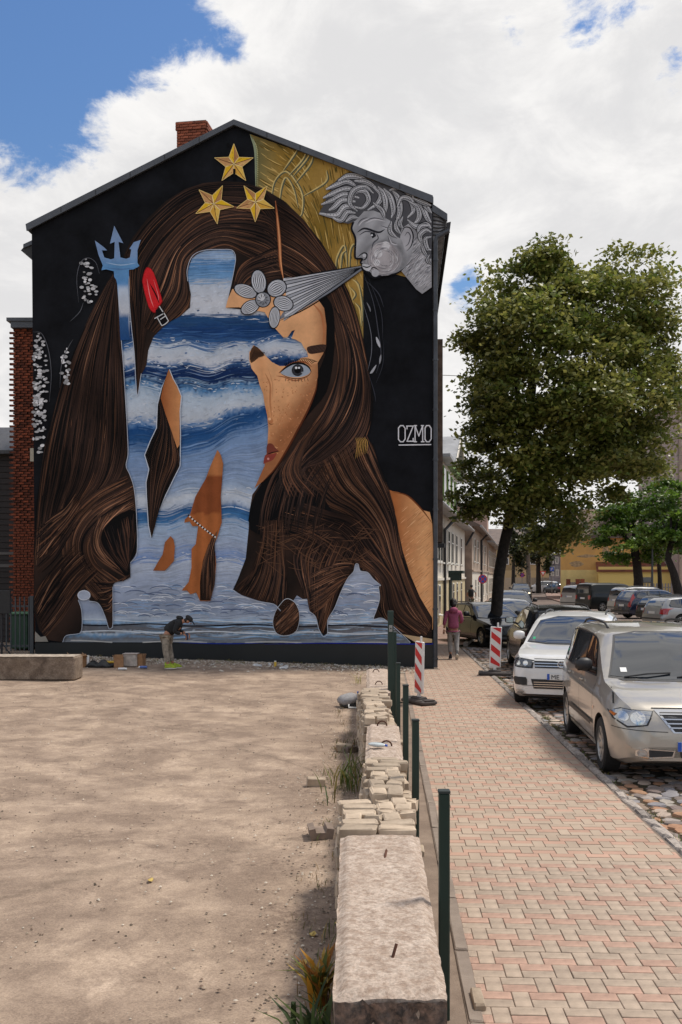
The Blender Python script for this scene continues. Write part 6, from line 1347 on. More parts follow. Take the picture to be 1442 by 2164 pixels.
def front_suv(root, bvh, lay, T):
    for s in (-1, 1):
        lay('headlamp_surround', [(s*.50, .905), (s*.52, .76), (s*.86, .77), (s*.93, .89), (s*.80, .945)], 'F', M_trim, .004, step=.04); hl = lay('headlight', [(s*.53, .89), (s*.55, .785), (s*.84, .79), (s*.90, .885), (s*.79, .925)], 'F', mat('smoked_lamp', (.10, .105, .11), .08, .4, coat=1) if 'smoked_lamp' not in bpy.data.materials else bpy.data.materials['smoked_lamp'], .010, step=.04)
        for c in (.65, .78): lay('bulb_bowl', [(s*(c+.045*math.cos(a)), .845+.04*math.sin(a)) for a in np.linspace(0, 6.28, 12)[:-1]], 'F', M_lampin, .016, hl, .03)
        lay('side_intake', [(s*.62, .56), (s*.62, .46), (s*.84, .46), (s*.90, .56), (s*.86, .60), (s*.64, .60)], 'F', M_trim, .008, step=.04)
        lay('fog_light', [(s*(.76+.09*math.cos(a)), .34+.035*math.sin(a)) for a in np.linspace(0, 6.28, 14)[:-1]], 'F', M_lamp, .010, step=.03)
    g = lay('grille', [(-.50, .90), (-.48, .77), (.48, .77), (.50, .90)], 'F', M_trim, .008, step=.04)
    for z in (.795, .845, .885): lay('grille_bar', [(-.49, z), (.49, z), (.49, z+.016), (-.49, z+.016)], 'F', M_chrome, .015, g, .05)
    g = lay('lower_grille', [(-.55, .57), (-.50, .40), (.50, .40), (.55, .57)], 'F', M_trim, .008, step=.05)
    for z in (.43, .47, .51): lay('grille_bar', [(-.50, z), (.50, z), (.50, z+.012), (-.50, z+.012)], 'F', M_chrome, .014, g, .06)
    o = MB(); h = bvh.ray_cast(Vector((0, 5, .84)), Vector((0, -1, 0)))[0]; ring = [(0+.075*math.cos(a), h.y+.024, .845+.06*math.sin(a)) for a in np.linspace(0, 6.283, 20)]; o.tube(ring, .008, 6, False)
    for pts in ([(-.045, .88), (-.018, .80), (0, .84), (.018, .80), (.045, .88)], [(-.016, .89), (0, .856), (.016, .89)]): o.tube([(x, h.y+.024, z) for x, z in pts], .006, 5)
    o.build('grille_badge', M_chrome, root)
    lay('lower_valance', [(-.75, .30), (.75, .30), (.70, .265), (-.70, .265)], 'F', mat('bare_bumper', (.12, .10, .09), .6) if 'bare_bumper' not in bpy.data.materials else bpy.data.materials['bare_bumper'], .008, step=.06)
    lay('bonnet_gap', [(-.50, .925), (.50, .925), (.50, .933), (-.50, .933)], 'F', M_seam, .003, step=.05); plate(root, lay, 'F', .62, text='ME', bvh=bvh)
    lay('green_sticker', [(.66, 1.19), (.66, 1.23), (.71, 1.23), (.71, 1.19)], 'F', mat('sticker_green', (.02, .35, .15), .5), .013, step=.03)
def front_plain(root, bvh, lay, T):
    z = T['belt'][1][1]
    for s in (-1, 1): lay('headlight', [(s*.50, z-.03), (s*.52, z-.14), (s*.78, z-.13), (s*.86, z-.02), (s*.74, z+.01)], 'F', M_lamp, .010, step=.05)
    lay('grille', [(-.42, z-.02), (-.38, z-.15), (.38, z-.15), (.42, z-.02)], 'F', M_trim, .009, step=.06); lay('lower_grille', [(-.55, .38), (-.5, .28), (.5, .28), (.55, .38)], 'F', M_trim, .009, step=.06); plate(root, lay, 'F', .45, bvh=bvh)
def front_lit(root, bvh, lay, T):
    front_plain(root, bvh, lay, T); z = T['belt'][1][1]-.07; M_on = mat('lit_headlamp', (.8, .7, .5), .3, emit=((1, .82, .5), 2.2))
    for s in (-1, 1): lay('lit_bulb', [(s*(.66+.09*math.cos(a)), z+.06*math.sin(a)) for a in np.linspace(0, 6.28, 10)[:-1]], 'F', M_on, .018, step=.05)
def rear_plain(root, bvh, lay, T, tall=False):
    zb = T['belt'][-2][1]
    for s in (-1, 1):
        if tall: lay('tail_light', [(s*.82, zb-.30), (s*.80, zb+.22), (s*.70, zb+.42), (s*.64, zb+.40), (s*.72, zb+.0), (s*.62, zb-.10), (s*.62, zb-.28)], 'B', M_tail, .012, step=.05)
        else: lay('tail_light', [(s*.84, zb-.30), (s*.84, zb-.02), (s*.60, zb-.02), (s*.62, zb-.28)], 'B', M_tail, .012, step=.05)
    lay('bumper_strip', [(-.75, .42), (.75, .42), (.75, .48), (-.75, .48)], 'B', M_trim, .012, step=.07); plate(root, lay, 'B', zb-.22, bvh=bvh)
rear_tall = lambda *a: rear_plain(*a, tall=True)
P_silver = paint('silver_beige_paint', (.43, .395, .345), .4, .28); P_white = paint('white_paint', (.70, .69, .67), 0, .3); P_black = paint('black_paint', (.010, .010, .011), .0, .2); P_blue = paint('dark_blue_paint', (.012, .02, .05), .2, .22)
P_dark = paint('dark_grey_paint', (.035, .036, .038), .3, .25); P_grey = paint('silver_grey_paint', (.30, .30, .30), .5, .3); P_van = paint('van_black', (.010, .012, .012), 0, .3); P_green = paint('dark_olive_paint', (.02, .022, .018), .2, .25)
ZR = -.05
def heading_of(dx, dy): return math.atan2(-dx, dy)
T = TYPES
# silver minivan: nearest; front towards the camera
TM = T['minivan']; make_car(TM, 'silver beige minivan parked nearest at the kerb with a dark wing mirror', 'minivan', P_silver, (4.34, 13.55, ZR), heading_of(-.085, -1), front=front_minivan, rear=rear_plain, rails=True, cladding=M_trim, spokes=9)
make_car(T['suv'], 'white suv parked at the kerb behind the silver minivan', 'car', P_white, (4.72, 19.6, ZR), heading_of(-.32, -.94), front=front_suv, rear=rear_plain, mirror=P_white, spokes=5)
make_car(T['suv'], 'black suv with roof rails parked between the white suv and the linden', 'car', P_black, (5.5, 25.3, ZR), heading_of(.05, 1), front=front_plain, rear=rear_plain, mirror=M_trim, spokes=5)
make_car(T['wagon'], 'glossy black estate car standing at an angle left of the linden trunk', 'car', P_black, (5.25, 34.6, ZR), heading_of(.25, -.97), front=front_plain, rear=rear_plain, spokes=6)
make_car(T['wagon'], 'dark blue car parked right behind the linden trunk facing the camera', 'car', P_blue, (7.0, 39.8, ZR), heading_of(.05, -1), front=front_plain, rear=rear_plain, spokes=6, rails=False)
make_car(T['suv'], 'dark grey car parked farthest in the kerb row behind the linden', 'car', P_dark, (8.3, 47.0, ZR), heading_of(-.1, -1), front=front_plain, rear=rear_plain, detail=0, spokes=5)
make_car(T['suv'], 'dark suv driving towards the camera with lit headlights', 'car', P_dark, (17.4, 94, ZR-.05), heading_of(-.12, -1), name='moving_car', front=front_lit, rear=rear_plain, detail=0, spokes=5)
make_car(T['suv'], 'white car parked in front of the far cream fence', 'car', P_white, ((1146-CX)*132/FPX, 132, ZR-.05), heading_of(-.9, .5), front=front_plain, rear=rear_plain, detail=0, spokes=5)
make_car(T['wagon'], 'dark car parked between the far white car and the grey town house', 'car', P_dark, ((1172-CX)*130/FPX, 129, ZR-.05), heading_of(-.3, 1), front=front_plain, rear=rear_plain, detail=0, spokes=5)
hd = heading_of(.97, .30)
make_car(T['minivan'], 'silver grey people carrier parked left of the black van', 'van', P_grey, ((1246-CX)*73/FPX, 73.5, ZR-.05), heading_of(.75, .66), front=front_plain, rear=rear_tall, detail=0)
make_car(T['van'], 'black panel van parked among the cars across the street', 'van', P_van, ((1299-CX)*66/FPX, 66.5, ZR-.05), heading_of(.93, .37), front=front_plain, rear=rear_plain, detail=1, rails=False, spokes=6)
make_car(T['suv'], 'dark blue estate suv with tall red tail lights right of the black van', 'car', P_blue, ((1392-CX)*56/FPX, 56.3, ZR-.05), heading_of(.95, .31), front=front_plain, rear=rear_tall, spokes=6)
make_car(T['minivan'], 'silver car half hidden left of the dark blue estate suv', 'car', P_grey, ((1372-CX)*62/FPX, 62.6, ZR-.05), heading_of(.95, .31), front=front_plain, rear=rear_tall, detail=0)
make_car(T['wagon'], 'black estate car with red tail lights second from the right edge', 'car', P_black, ((1447-CX)*50.5/FPX, 51.0, ZR-.05), heading_of(.95, .31), front=front_plain, rear=rear_tall, spokes=6)
make_car(T['wagon'], 'silver saloon cut by the right edge of the picture', 'car', P_grey, ((1463-CX)*46.5/FPX, 46.5, ZR-.05), heading_of(.95, .31), front=front_plain, rear=rear_plain, rails=False, spokes=6)
# ================================================================ PEOPLE
def skin_obj(name, joints, bones, m, parent, sub=2, root=0, branch=.6):
    """joints: (x,y,z,rx[,ry]); one continuous surface grown round a skeleton"""
    me = bpy.data.meshes.new(name); me.from_pydata([j[:3] for j in joints], bones, []); me.materials.append(m)
    o = link(name, me, parent); md = o.modifiers.new('skin', 'SKIN'); md.use_smooth_shade = True; md.branch_smoothing = branch
    for i, j in enumerate(joints): me.skin_vertices[0].data[i].radius = (j[3], j[4] if len(j) > 4 else j[3]); me.skin_vertices[0].data[i].use_root = (i == root)
    s = o.modifiers.new('sub', 'SUBSURF'); s.levels = sub; s.render_levels = sub
    return o
M_skin = mat('skin', (.42, .20, .12), .55, 0, 8, .08); M_hair = mat('dark_brown_hair', (.018, .011, .008), .6, 0, 40, .4, .004, 60)
def ell(c, r, n=14, M=None):
    m = MB(); prof = [(max(.0005, math.sin(t)), -math.cos(t)) for t in np.linspace(0, math.pi, n)]
    T_ = Matrix.Translation(c) @ (M or Matrix.Identity(4)) @ Matrix.Diagonal((r[0], r[1], r[2], 1)); return m.lathe([(a, b) for a, b in prof], 18, T_)
def hand(bm_parent, wrist, d, side, m, s=1.0, curl=.5, name='hand'):
    """palm with four unequal bent fingers and a thumb, grown from the wrist along d"""
    w = Vector(wrist); d = Vector(d).normalized(); lat = d.cross(Vector((0, 0, 1))); lat = lat.normalized() if lat.length > .1 else Vector((1, 0, 0)); nrm = lat.cross(d).normalized()
    J = [(*w, .024*s, .018*s), (*(w+d*.045*s), .036*s, .016*s), (*(w+d*.085*s), .038*s, .014*s)]; B = [(0, 1), (1, 2)]
    for k, (o, ln) in enumerate(((-.03, .065), (-.01, .075), (.011, .07), (.03, .055))):
        b = w+d*.085*s+lat*o*s; p1 = b+d*ln*.5*s-nrm*curl*.02*s*side; p2 = p1+d*ln*.4*s-nrm*curl*.045*s*side; i = len(J); J += [(*b, .010*s), (*p1, .009*s), (*p2, .0075*s)]; B += [(2, i), (i, i+1), (i+1, i+2)]
    b = w+d*.03*s+lat*.034*s; i = len(J); J += [(*(b+d*.02*s+lat*.012*s), .012*s), (*(b+d*.05*s+lat*.016*s-nrm*.02*s), .010*s)]; B += [(1, i), (i, i+1)]
    return skin_obj(name, J, B, m, bm_parent, 1)
def shoe(parent, toe, heel, m_up, m_sole):
    t, h = Vector(toe), Vector(heel); d = (t-h); L_ = d.length; mid = (t+h)/2; a = math.atan2(d.y, d.x); pitch = math.asin(max(-1, min(1, d.z/L_)))
    T_ = Matrix.Translation(mid) @ Matrix.Rotation(a, 4, 'Z') @ Matrix.Rotation(-pitch, 4, 'Y')
    m = MB(); rows = []
    for s in np.linspace(0, 1, 9):
        x = (s-.5)*(L_+.06); w = .045*(.75+.35*math.sin(math.pi*min(1, s*.9+.08))); hh = .105*(1-s)**.8+.035
        rows.append([(x, w*math.cos(t_), .012+max(0, hh*math.sin(t_))) for t_ in np.linspace(0, math.pi, 9)])
    m.grid(rows); m.f += [tuple(range(9)), tuple(range(80, 71, -1))]; m.mi += [0, 0]; m.v = [tuple(T_ @ Vector(v)) for v in m.v]; o = m.build('shoe', m_up, parent, sm=60)
    s_ = MB(); s_.prism([((L_/2+.035)*math.cos(t_), .050*math.sin(t_)) for t_ in np.linspace(0, 6.28, 19)[:-1]], -.012, .016, T_); s_.build('sole', m_sole, o)
# --- woman walking away
M_pink = mat('pink_hoodie', (.36, .085, .155), .9, 0, 14, .12, .012, 22); M_lgrey = mat('grey_trousers', (.36, .345, .33), .9, 0, 10, .15, .015, 18); M_shoe = mat('dark_shoe', (.02, .02, .025), .7); M_sole = mat('white_sole', (.6, .57, .52), .7); M_bag = mat('dark_grey_bag', (.05, .045, .045), .8)
wp = thing('person', 'woman in pink hoodie and grey trousers walking away on the pavement', 'person', (3.20, 27.6, 0), R(-3))
J = [(0, 0, .88, .145, .11), (0, .0, 1.02, .125, .095), (0, .01, 1.18, .15, .10), (0, .02, 1.33, .155, .095), (0, .02, 1.42, .07, .06), (0, .035, 1.50, .05, .05), (0, .05, 1.57, .075, .085), (0, .05, 1.65, .07, .08),
     (-.17, .01, 1.33, .055), (-.235, -.03, 1.09, .042), (-.265, .02, .87, .026), (.17, .01, 1.33, .055), (.225, .05, 1.10, .042), (.20, .22, 1.02, .026),
     (-.085, .0, .80, .085), (-.09, .07, .47, .058), (-.085, -.02, .10, .038), (.085, .0, .80, .085), (.085, -.06, .47, .058), (.085, -.24, .12, .038)]
B = [(0, 1), (1, 2), (2, 3), (3, 4), (4, 5), (5, 6), (6, 7), (3, 8), (8, 9), (9, 10), (3, 11), (11, 12), (12, 13), (0, 14), (14, 15), (15, 16), (0, 17), (17, 18), (18, 19)]
bd_ = skin_obj('body', J, B, M_skin, wp)
hj = [(0, -.01, .84, .185, .145), (0, 0, 1.0, .165, .13), (0, .01, 1.18, .175, .13), (0, .02, 1.34, .165, .12), (0, .03, 1.435, .09, .085), (-.185, .01, 1.34, .075), (-.25, -.03, 1.08, .058), (-.27, -.005, .965, .046), (.185, .01, 1.34, .075), (.245, .05, 1.10, .058), (.215, .20, 1.03, .045)]
skin_obj('hoodie', hj, [(0, 1), (1, 2), (2, 3), (3, 4), (3, 5), (5, 6), (6, 7), (3, 8), (8, 9), (9, 10)], M_pink, wp)
ell((0, -.085, 1.40), (.125, .075, .09)).build('hood', M_pink, wp, sm=80)
MB().tube([(.18*math.cos(t), -.01+.145*math.sin(t), .80) for t in np.linspace(0, 6.283, 20)], .018, 6, False).build('hem', M_pink, wp, sm=80)
tj = [(0, 0, .86, .155, .12), (-.09, .0, .76, .10), (-.093, .07, .47, .075), (-.088, .0, .17, .058), (.09, .0, .76, .10), (.088, -.06, .47, .075), (.087, -.20, .19, .056)]
skin_obj('trousers', tj, [(0, 1), (1, 2), (2, 3), (0, 4), (4, 5), (5, 6)], M_lgrey, wp)
ell((0, .035, 1.615), (.098, .112, .125)).build('hair', M_hair, wp, sm=80); ell((0, -.02, 1.56), (.09, .075, .085)).build('hair_nape', M_hair, wp, sm=80)
shoe(wp, (-.085, .15, .02), (-.085, -.05, .02), M_shoe, M_sole); shoe(wp, (.085, -.17, .03), (.085, -.30, .15), M_shoe, M_sole)
hand(wp, (-.267, .03, .86), (-.05, .1, -1), 1, M_skin); hand(wp, (.20, .23, 1.02), (-.1, 1, .05), 1, M_skin)
MB().box((-.17, .13, .82), (.06, .22, .2), ch=.03).build('shoulder_bag', M_bag, wp)
# --- painter, bent over beside the wall, facing right
M_jack = mat('black_jacket', (.010, .011, .013), .8, 0, 10, .3, .01, 18); M_camo = mat('camouflage_trousers', (.42, .37, .30), .9, 0, 9, .3, .008, 20, col2=(.10, .085, .065)); M_neon = mat('yellow_sport_shoe', (.35, .45, .02), .6, 0, 30, .4); M_cap2 = mat('dark_cap', (.015, .013, .013), .8)
ap = thing('person', 'man in black jacket, cap and camouflage trousers bending with a spray can at the mural', 'person', (-4.22, 23.5, lot_z(-4.2, 23.5)), 0)
# local x to the right (his front), y into the scene
J = [(0, 0, .84, .12, .13), (.05, 0, .97, .12, .14), (.13, 0, 1.10, .12, .15), (.235, 0, 1.21, .12, .16), (.30, 0, 1.255, .06, .06), (.355, 0, 1.265, .05, .05), (.41, 0, 1.27, .08, .075), (.43, 0, 1.33, .075, .07),
     (.24, -.18, 1.20, .055), (.20, -.22, .93, .043), (.40, -.15, .86, .027), (.24, .18, 1.20, .055), (.24, .20, .93, .043), (.43, .12, .88, .027),
     (-.01, -.09, .78, .09), (-.02, -.10, .46, .06), (.05, -.11, .09, .04), (.0, .09, .78, .09), (.05, .10, .46, .06), (.13, .10, .09, .04)]
skin_obj('body', J, B, M_skin, ap)
hj = [(.005, 0, .86, .145, .16), (.05, 0, .97, .15, .165), (.13, 0, 1.11, .155, .18), (.225, 0, 1.21, .14, .18), (.29, 0, 1.26, .085, .09), (.225, -.19, 1.20, .08), (.20, -.235, .94, .062), (.36, -.165, .87, .046), (.225, .19, 1.20, .08), (.24, .22, .94, .062), (.39, .13, .89, .046)]
skin_obj('jacket', hj, [(0, 1), (1, 2), (2, 3), (3, 4), (3, 5), (5, 6), (6, 7), (3, 8), (8, 9), (9, 10)], M_jack, ap)
ell((.205, 0, 1.30), (.09, .11, .055)).build('hood', M_jack, ap, sm=80)
tj = [(.0, 0, .83, .14, .15), (-.01, -.095, .74, .105), (-.02, -.105, .46, .08), (.04, -.112, .15, .065), (0, .095, .74, .105), (.045, .105, .46, .08), (.115, .105, .15, .065)]
skin_obj('trousers', tj, [(0, 1), (1, 2), (2, 3), (0, 4), (4, 5), (5, 6)], M_camo, ap)
Tt = Matrix.Rotation(R(28), 4, 'Y')
ell((.43, 0, 1.345), (.105, .088, .065), M=Tt).build('cap', M_cap2, ap, sm=80); m = MB(); m.prism([(.0, -.07), (.09, -.06), (.125, 0), (.09, .06), (0, .07)], 0, .012, Matrix.Translation((.50, 0, 1.305)) @ Matrix.Rotation(R(40), 4, 'Y')); m.build('cap_peak', M_cap2, ap)
ell((.385, 0, 1.285), (.075, .08, .06)).build('hair', M_hair, ap, sm=80); ell((.50, 0, 1.245), (.018, .014, .022)).build('nose', M_skin, ap, sm=80); ell((.415, -.078, 1.27), (.02, .012, .028)).build('ear', M_skin, ap, sm=80)
for yy in (-.028, .028): ell((.487, yy, 1.272), (.008, .010, .007)).build('eye', M_hair, ap)
MB().box((.482, 0, 1.212), (.012, .04, .008)).build('mouth', mat('lips', (.3, .1, .08), .6), ap)
shoe(ap, (.22, -.12, .02), (.0, -.11, .02), M_neon, M_sole); shoe(ap, (.31, .10, .02), (.09, .10, .02), M_neon, M_sole)
hand(ap, (.41, -.148, .86), (.8, .2, -.5), 1, M_skin, curl=1.6); hand(ap, (.44, .12, .875), (.9, -.1, -.4), 1, M_skin, curl=1.6)
sc_ = thing('spray_can', 'dark blue spray can held by the bending man', 'spray can', (-4.22+.50, 23.5-.11, lot_z(-4.2, 23.5)+.70)); MB().lathe([(.03, 0), (.033, .01), (.033, .15), (.022, .175), (.01, .18)], 14).build('can', mat('can_dark', (.02, .03, .07), .35, .3), sc_, sm=40); MB().lathe([(.012, .18), (.012, .20)], 8).build('nozzle', M_white, sc_)
# bend the man further forward at the hip
for o_ in [c for c in COL.objects if c.parent == ap]:
    me_ = o_.data
    for v in me_.vertices:
        x_, z_ = v.co.x, v.co.z
        k_ = sh(z_, .84, 1.0)
        if k_ > 0 and not o_.name.startswith(('trousers', 'shoe')):
            a_ = R(15)*k_; dx_, dz_ = x_-.0, z_-.86; v.co.x = dx_*math.cos(a_)+dz_*math.sin(a_); v.co.z = .86-dx_*math.sin(a_)+dz_*math.cos(a_)
# --- far pedestrian with backpack
fp = thing('person', 'distant person with dark backpack standing by the far parked cars', 'person', ((997-CX)*62/FPX, 62, .0), R(-20))
J2 = [(j[0], j[1], j[2]+.05)+tuple(j[3:]) for j in [(0, 0, .9, .13, .10), (0, .0, 1.04, .12, .09), (0, .01, 1.2, .15, .10), (0, .02, 1.36, .16, .095), (0, .02, 1.46, .06, .06), (0, .02, 1.54, .05, .05), (0, .02, 1.60, .075, .085), (0, .02, 1.69, .07, .08),
     (-.19, .01, 1.37, .055), (-.28, -.03, 1.12, .042), (-.25, .06, .93, .03), (.19, .01, 1.37, .055), (.28, .03, 1.12, .042), (.25, .16, .97, .03), (-.09, 0, .82, .085), (-.09, .04, .47, .06), (-.09, .0, .0, .05), (.09, 0, .82, .085), (.09, -.03, .47, .06), (.09, -.08, .0, .05)]]
skin_obj('body', J2, B, M_skin, fp, 1)
skin_obj('shirt', [(0, 0, .98, .16, .12), (0, .01, 1.22, .165, .12), (0, .02, 1.40, .165, .11), (-.2, .01, 1.41, .07), (-.26, -.02, 1.25, .06), (.2, .01, 1.41, .07), (.26, .02, 1.25, .06)], [(0, 1), (1, 2), (2, 3), (3, 4), (2, 5), (5, 6)], mat('pale_shirt', (.4, .42, .38), .9), fp, 1)
skin_obj('shorts', [(0, 0, .95, .15, .12), (-.09, 0, .85, .10), (-.09, .04, .55, .08), (.09, 0, .85, .10), (.09, -.03, .55, .08)], [(0, 1), (1, 2), (0, 3), (3, 4)], mat('olive_shorts', (.10, .10, .06), .9), fp, 1)
MB().box((0, -.17, 1.25), (.34, .2, .5), ch=.06).build('backpack', M_jack, fp, sm=60); ell((0, .01, 1.69), (.09, .10, .10)).build('hair', M_hair, fp, sm=80)
# bicycle wheel hint beside them
bk = thing('bicycle', 'dark bicycle with yellow bag leaning by the distant person', 'bicycle', ((992-CX)*60/FPX, 59.5, 0), R(75))
for x in (-.52, .52): MB().tube([(x+.33*math.cos(t), 0, .34+.33*math.sin(t)) for t in np.linspace(0, 6.283, 26)], .022, 6, False).build('wheel', M_tyre, bk)
m = MB()
for a, b in (((-.52, .34), (-.15, .35)), ((-.52, .34), (-.2, .82)), ((-.15, .35), (-.2, .9)), ((-.15, .35), (.42, .8)), ((-.2, .82), (.42, .85)), ((.52, .34), (.40, 1.0))): m.tube([(a[0], 0, a[1]), (b[0], 0, b[1])], .018, 6)
m.build('frame', M_trim, bk); MB().box((-.22, 0, .93), (.24, .13, .06), ch=.02).build('saddle', M_trim, bk); MB().tube([(.4, -.25, 1.05), (.42, 0, 1.02), (.4, .25, 1.05)], .014, 6).build('handlebar', M_trim, bk); MB().box((-.5, -.12, .55), (.3, .12, .3), ch=.03).build('pannier', mat('yellow_bag', (.5, .3, .03), .7), bk)
# ================================================================ SMALL THINGS
M_card = mat('cardboard', (.36, .20, .10), .9, 0, 12, .15); M_dkbag = mat('black_plastic', (.012, .012, .013), .5, 0, 20, .3, .02, 12)
def on_lot(px, py):
    y = 20.0
    for _ in range(6): z = lot_z((px-CX)*y/FPX, y); y = (EYE-z)*FPX/(py-HZ)
    return Vector(((px-CX)*y/FPX, y, lot_z((px-CX)*y/FPX, y)))
def open_box(label, px, py, w, h, rz, flaps, m_=None, cat='cardboard box'):
    p = on_lot(px, py); t = thing('cardboard_box', label, cat, p, rz); m = MB(); k = .012
    for c, d in (((0, -w/2, h/2), (w, k, h)), ((0, w/2, h/2), (w, k, h)), ((-w/2, 0, h/2), (k, w-.03, h)), ((w/2, 0, h/2), (k, w-.03, h)), ((0, 0, .012), (w-.03, w-.03, k))): m.box(c, d)
    m.build('walls', m_ or M_card, t)
    for i, a in enumerate(flaps):
        MB().box((0, 0, w*.2), (w*.95, .01, w*.4), M=Matrix.Rotation(i*math.pi/2, 4, 'Z') @ Matrix.Translation((0, -w/2-.003, h)) @ Matrix.Rotation(a, 4, 'X')).build('flap', m_ or M_card, t)
    return t
open_box('flattened open cardboard box right beside the concrete block', 168, 1409, .36, .24, .3, (1.2, -.9, 1.3, .8))
open_box('brown cardboard box with upright flaps, left one of the pair', 251, 1411, .22, .22, .2, (.15, -.2, .1, .3))
open_box('brown cardboard box with torn flaps touching the white bucket', 296, 1409, .21, .23, -.15, (.1, .2, -.2, .1))
p = on_lot(277, 1409); t = thing('storage_tub', 'white plastic tub between the two brown boxes', 'tub', p); MB().box((0, 0, .16), (.34, .28, .30), ch=.02, taper=1).build('tub', mat('tub_white', (.5, .45, .4), .6, 0, 9, .2), t); MB().box((0, 0, .32), (.37, .31, .025), ch=.01).build('lid', mat('tub_lid', (.45, .38, .33), .6), t)
M_can = [mat('can_white', (.6, .6, .6), .35, .2), mat('can_blue', (.10, .16, .4), .35, .2), mat('can_yellow', (.6, .38, .03), .4)]
def can(label, px, py, lying, k=0, group=None, h=.20, rz=None):
    p = on_lot(px, py); t = thing('spray_can', label, 'spray can', p+Vector((0, 0, .034 if lying else 0)), random.random()*6 if rz is None else rz, group)
    M_ = Matrix.Rotation(R(90), 4, 'Y') if lying else None
    MB().lathe([(.031, 0), (.033, .008), (.033, h*.82), (.028, h*.86)], 14, M_).build('can', M_can[k], t, sm=40); MB().lathe([(.026, h*.86), (.026, h)], 12, M_).build('cap', M_white, t)
can('white spray can standing alone left of the black bag', 186, 1411, False, 0, h=.30)
can('spray can lying in front of the white tub', 250, 1417, True, 0); can('blue and white can lying to the right of the boxes', 311, 1413, True, 1)
gtx = 'spray cans scattered on the lot along the mural base'
cl_ = ['leftmost of the white cans lying at the mural foot', 'white can lying just right of the leftmost one', 'white can between the leftmost pair and the yellow pot', 'white can just right of the yellow pot', 'white can in the right heap, nearest the camera side', 'rightmost of the white cans lying at the mural foot', 'white can in the middle of the right heap']
for i, (px, py) in enumerate([(543, 1407), (553, 1410), (569, 1406), (595, 1408), (599, 1413), (607, 1414), (603, 1411)]): can(cl_[i], px, py, True, 0, gtx)
can('yellow paint pot standing among the scattered white cans', 582, 1410, False, 2, h=.16)
p = on_lot(213, 1411); t = thing('plastic_bag', 'limp black bag lying between the spray can and the boxes', 'bag', p); m = ell((0, 0, .05), (.36, .16, .10)); m.v = [(x+.04*math.sin(y*30+z*20), y, max(0, z*(1+.35*math.sin(x*22)))) for x, y, z in m.v]; m.build('sack', M_dkbag, t, sm=60); MB().tube([(-.25, 0, .08), (-.2, 0, .2), (-.05, 0, .1)], .012, 6).build('handle', M_dkbag, t)
p = on_lot(232, 1405); t = thing('paint_tray', 'small yellow tray behind the black bag', 'tray', p); MB().box((0, 0, .07), (.26, .16, .05), ch=.015).build('tray', M_can[2], t); MB().box((0, 0, .02), (.2, .1, .05)).build('foot', M_card, t)
# rucksack at the low wall
M_gfab = mat('grey_fabric', (.30, .29, .29), .9, 0, 20, .15, .005, 60); p = G(744, 1497); t = thing('rucksack', 'grey bag with black underside leaning on the low wall by the pale bricks', 'bag', (p.x-.02, p.y, 0), .3)
m = MB(); m.box((0, 0, .17), (.34, .42, .16), ch=.05, M=Matrix.Rotation(R(-14), 4, 'Y')); m.build('body', M_gfab, t, sm=60); m = MB(); m.box((0, -.02, .07), (.36, .36, .12), ch=.04); m.build('base', M_dkbag, t, sm=60); MB().tube([(-.1, -.2, .1), (-.12, -.26, .05), (.08, -.26, .04), (.1, -.2, .1)], .016, 6).build('strap', M_white, t)
p = G(760, 1497); t = thing('water_bottle', 'clear blue plastic bottle beside the grey bag', 'bottle', (p.x-.03, p.y-.05, 0)); MB().lathe([(.036, 0), (.04, .02), (.04, .2), (.015, .27), (.014, .29)], 14).build('bottle', mat('bottle_blue', (.12, .2, .32), .15, 0, coat=1), t, sm=40); MB().lathe([(.016, .29), (.016, .31)], 10).build('cap', M_blue, t)
# squashed bottle on the wall
p = G(797, 1578, HW+.02); t = thing('squashed_bottle', 'squashed clear plastic bottle lying on the middle concrete block', 'bottle', p, -.5); m = ell((0, 0, .02), (.10, .042, .024)); m.v = [(x, y*(1+.2*math.sin(x*60)), z) for x, y, z in m.v]; m.build('body', mat('clear_plastic', (.55, .60, .60), .1, 0, coat=1), t, sm=60); MB().tube([(.09, 0, .02), (.115, 0, .02)], .011, 8).build('cap', M_blue, t)
# loose bricks on the lot
for lb, px, py, rz, k in [('single pale brick standing alone on the lot farther from the wall', 668, 1663, .1, 0), ('pale brick lying by the weeds near the wall', 728, 1589, -.2, 1)]:
    p = on_lot(px, py); o = link('loose_brick', brk[k], None, (p.x, p.y, p.z+.055)); o.rotation_euler = (R(6), R(90) if k == 0 else 0, rz) if False else (0, R(4), rz); o.scale = (.85, 1, 1.25); tag(o, lb, 'brick')
p = on_lot(742, 1590); o = link('loose_brick', brk[3], None, (p.x, p.y, p.z+.04)); o.rotation_euler = (0, 0, .8); tag(o, 'darker brick half under the weeds next to the low wall', 'brick')
o.data = MB().box((0, 0, 0), (.22, .12, .09), ch=.01, jit=.008).mesh('dark_brick', mat('dirty_brick', (.20, .15, .12), .9, 0, 9, .3))
p = on_lot(678, 1768); t = thing('channel_block', 'grey brown grooved block lying on the lot beside the near brick pile', 'block', p, .12); mb_ = mat('grey_brown_block', (.24, .18, .14), .9, 0, 8, .2, .006, 40)
m = MB(); m.ext([(-.10, -.11, .0), (.10, -.11, 0), (.115, -.11, .09), (.05, -.11, .10), (.04, -.11, .06), (-.05, -.11, .06), (-.06, -.11, .10), (-.115, -.11, .09)], (0, .24, 0)); m.build('block', mb_, t)
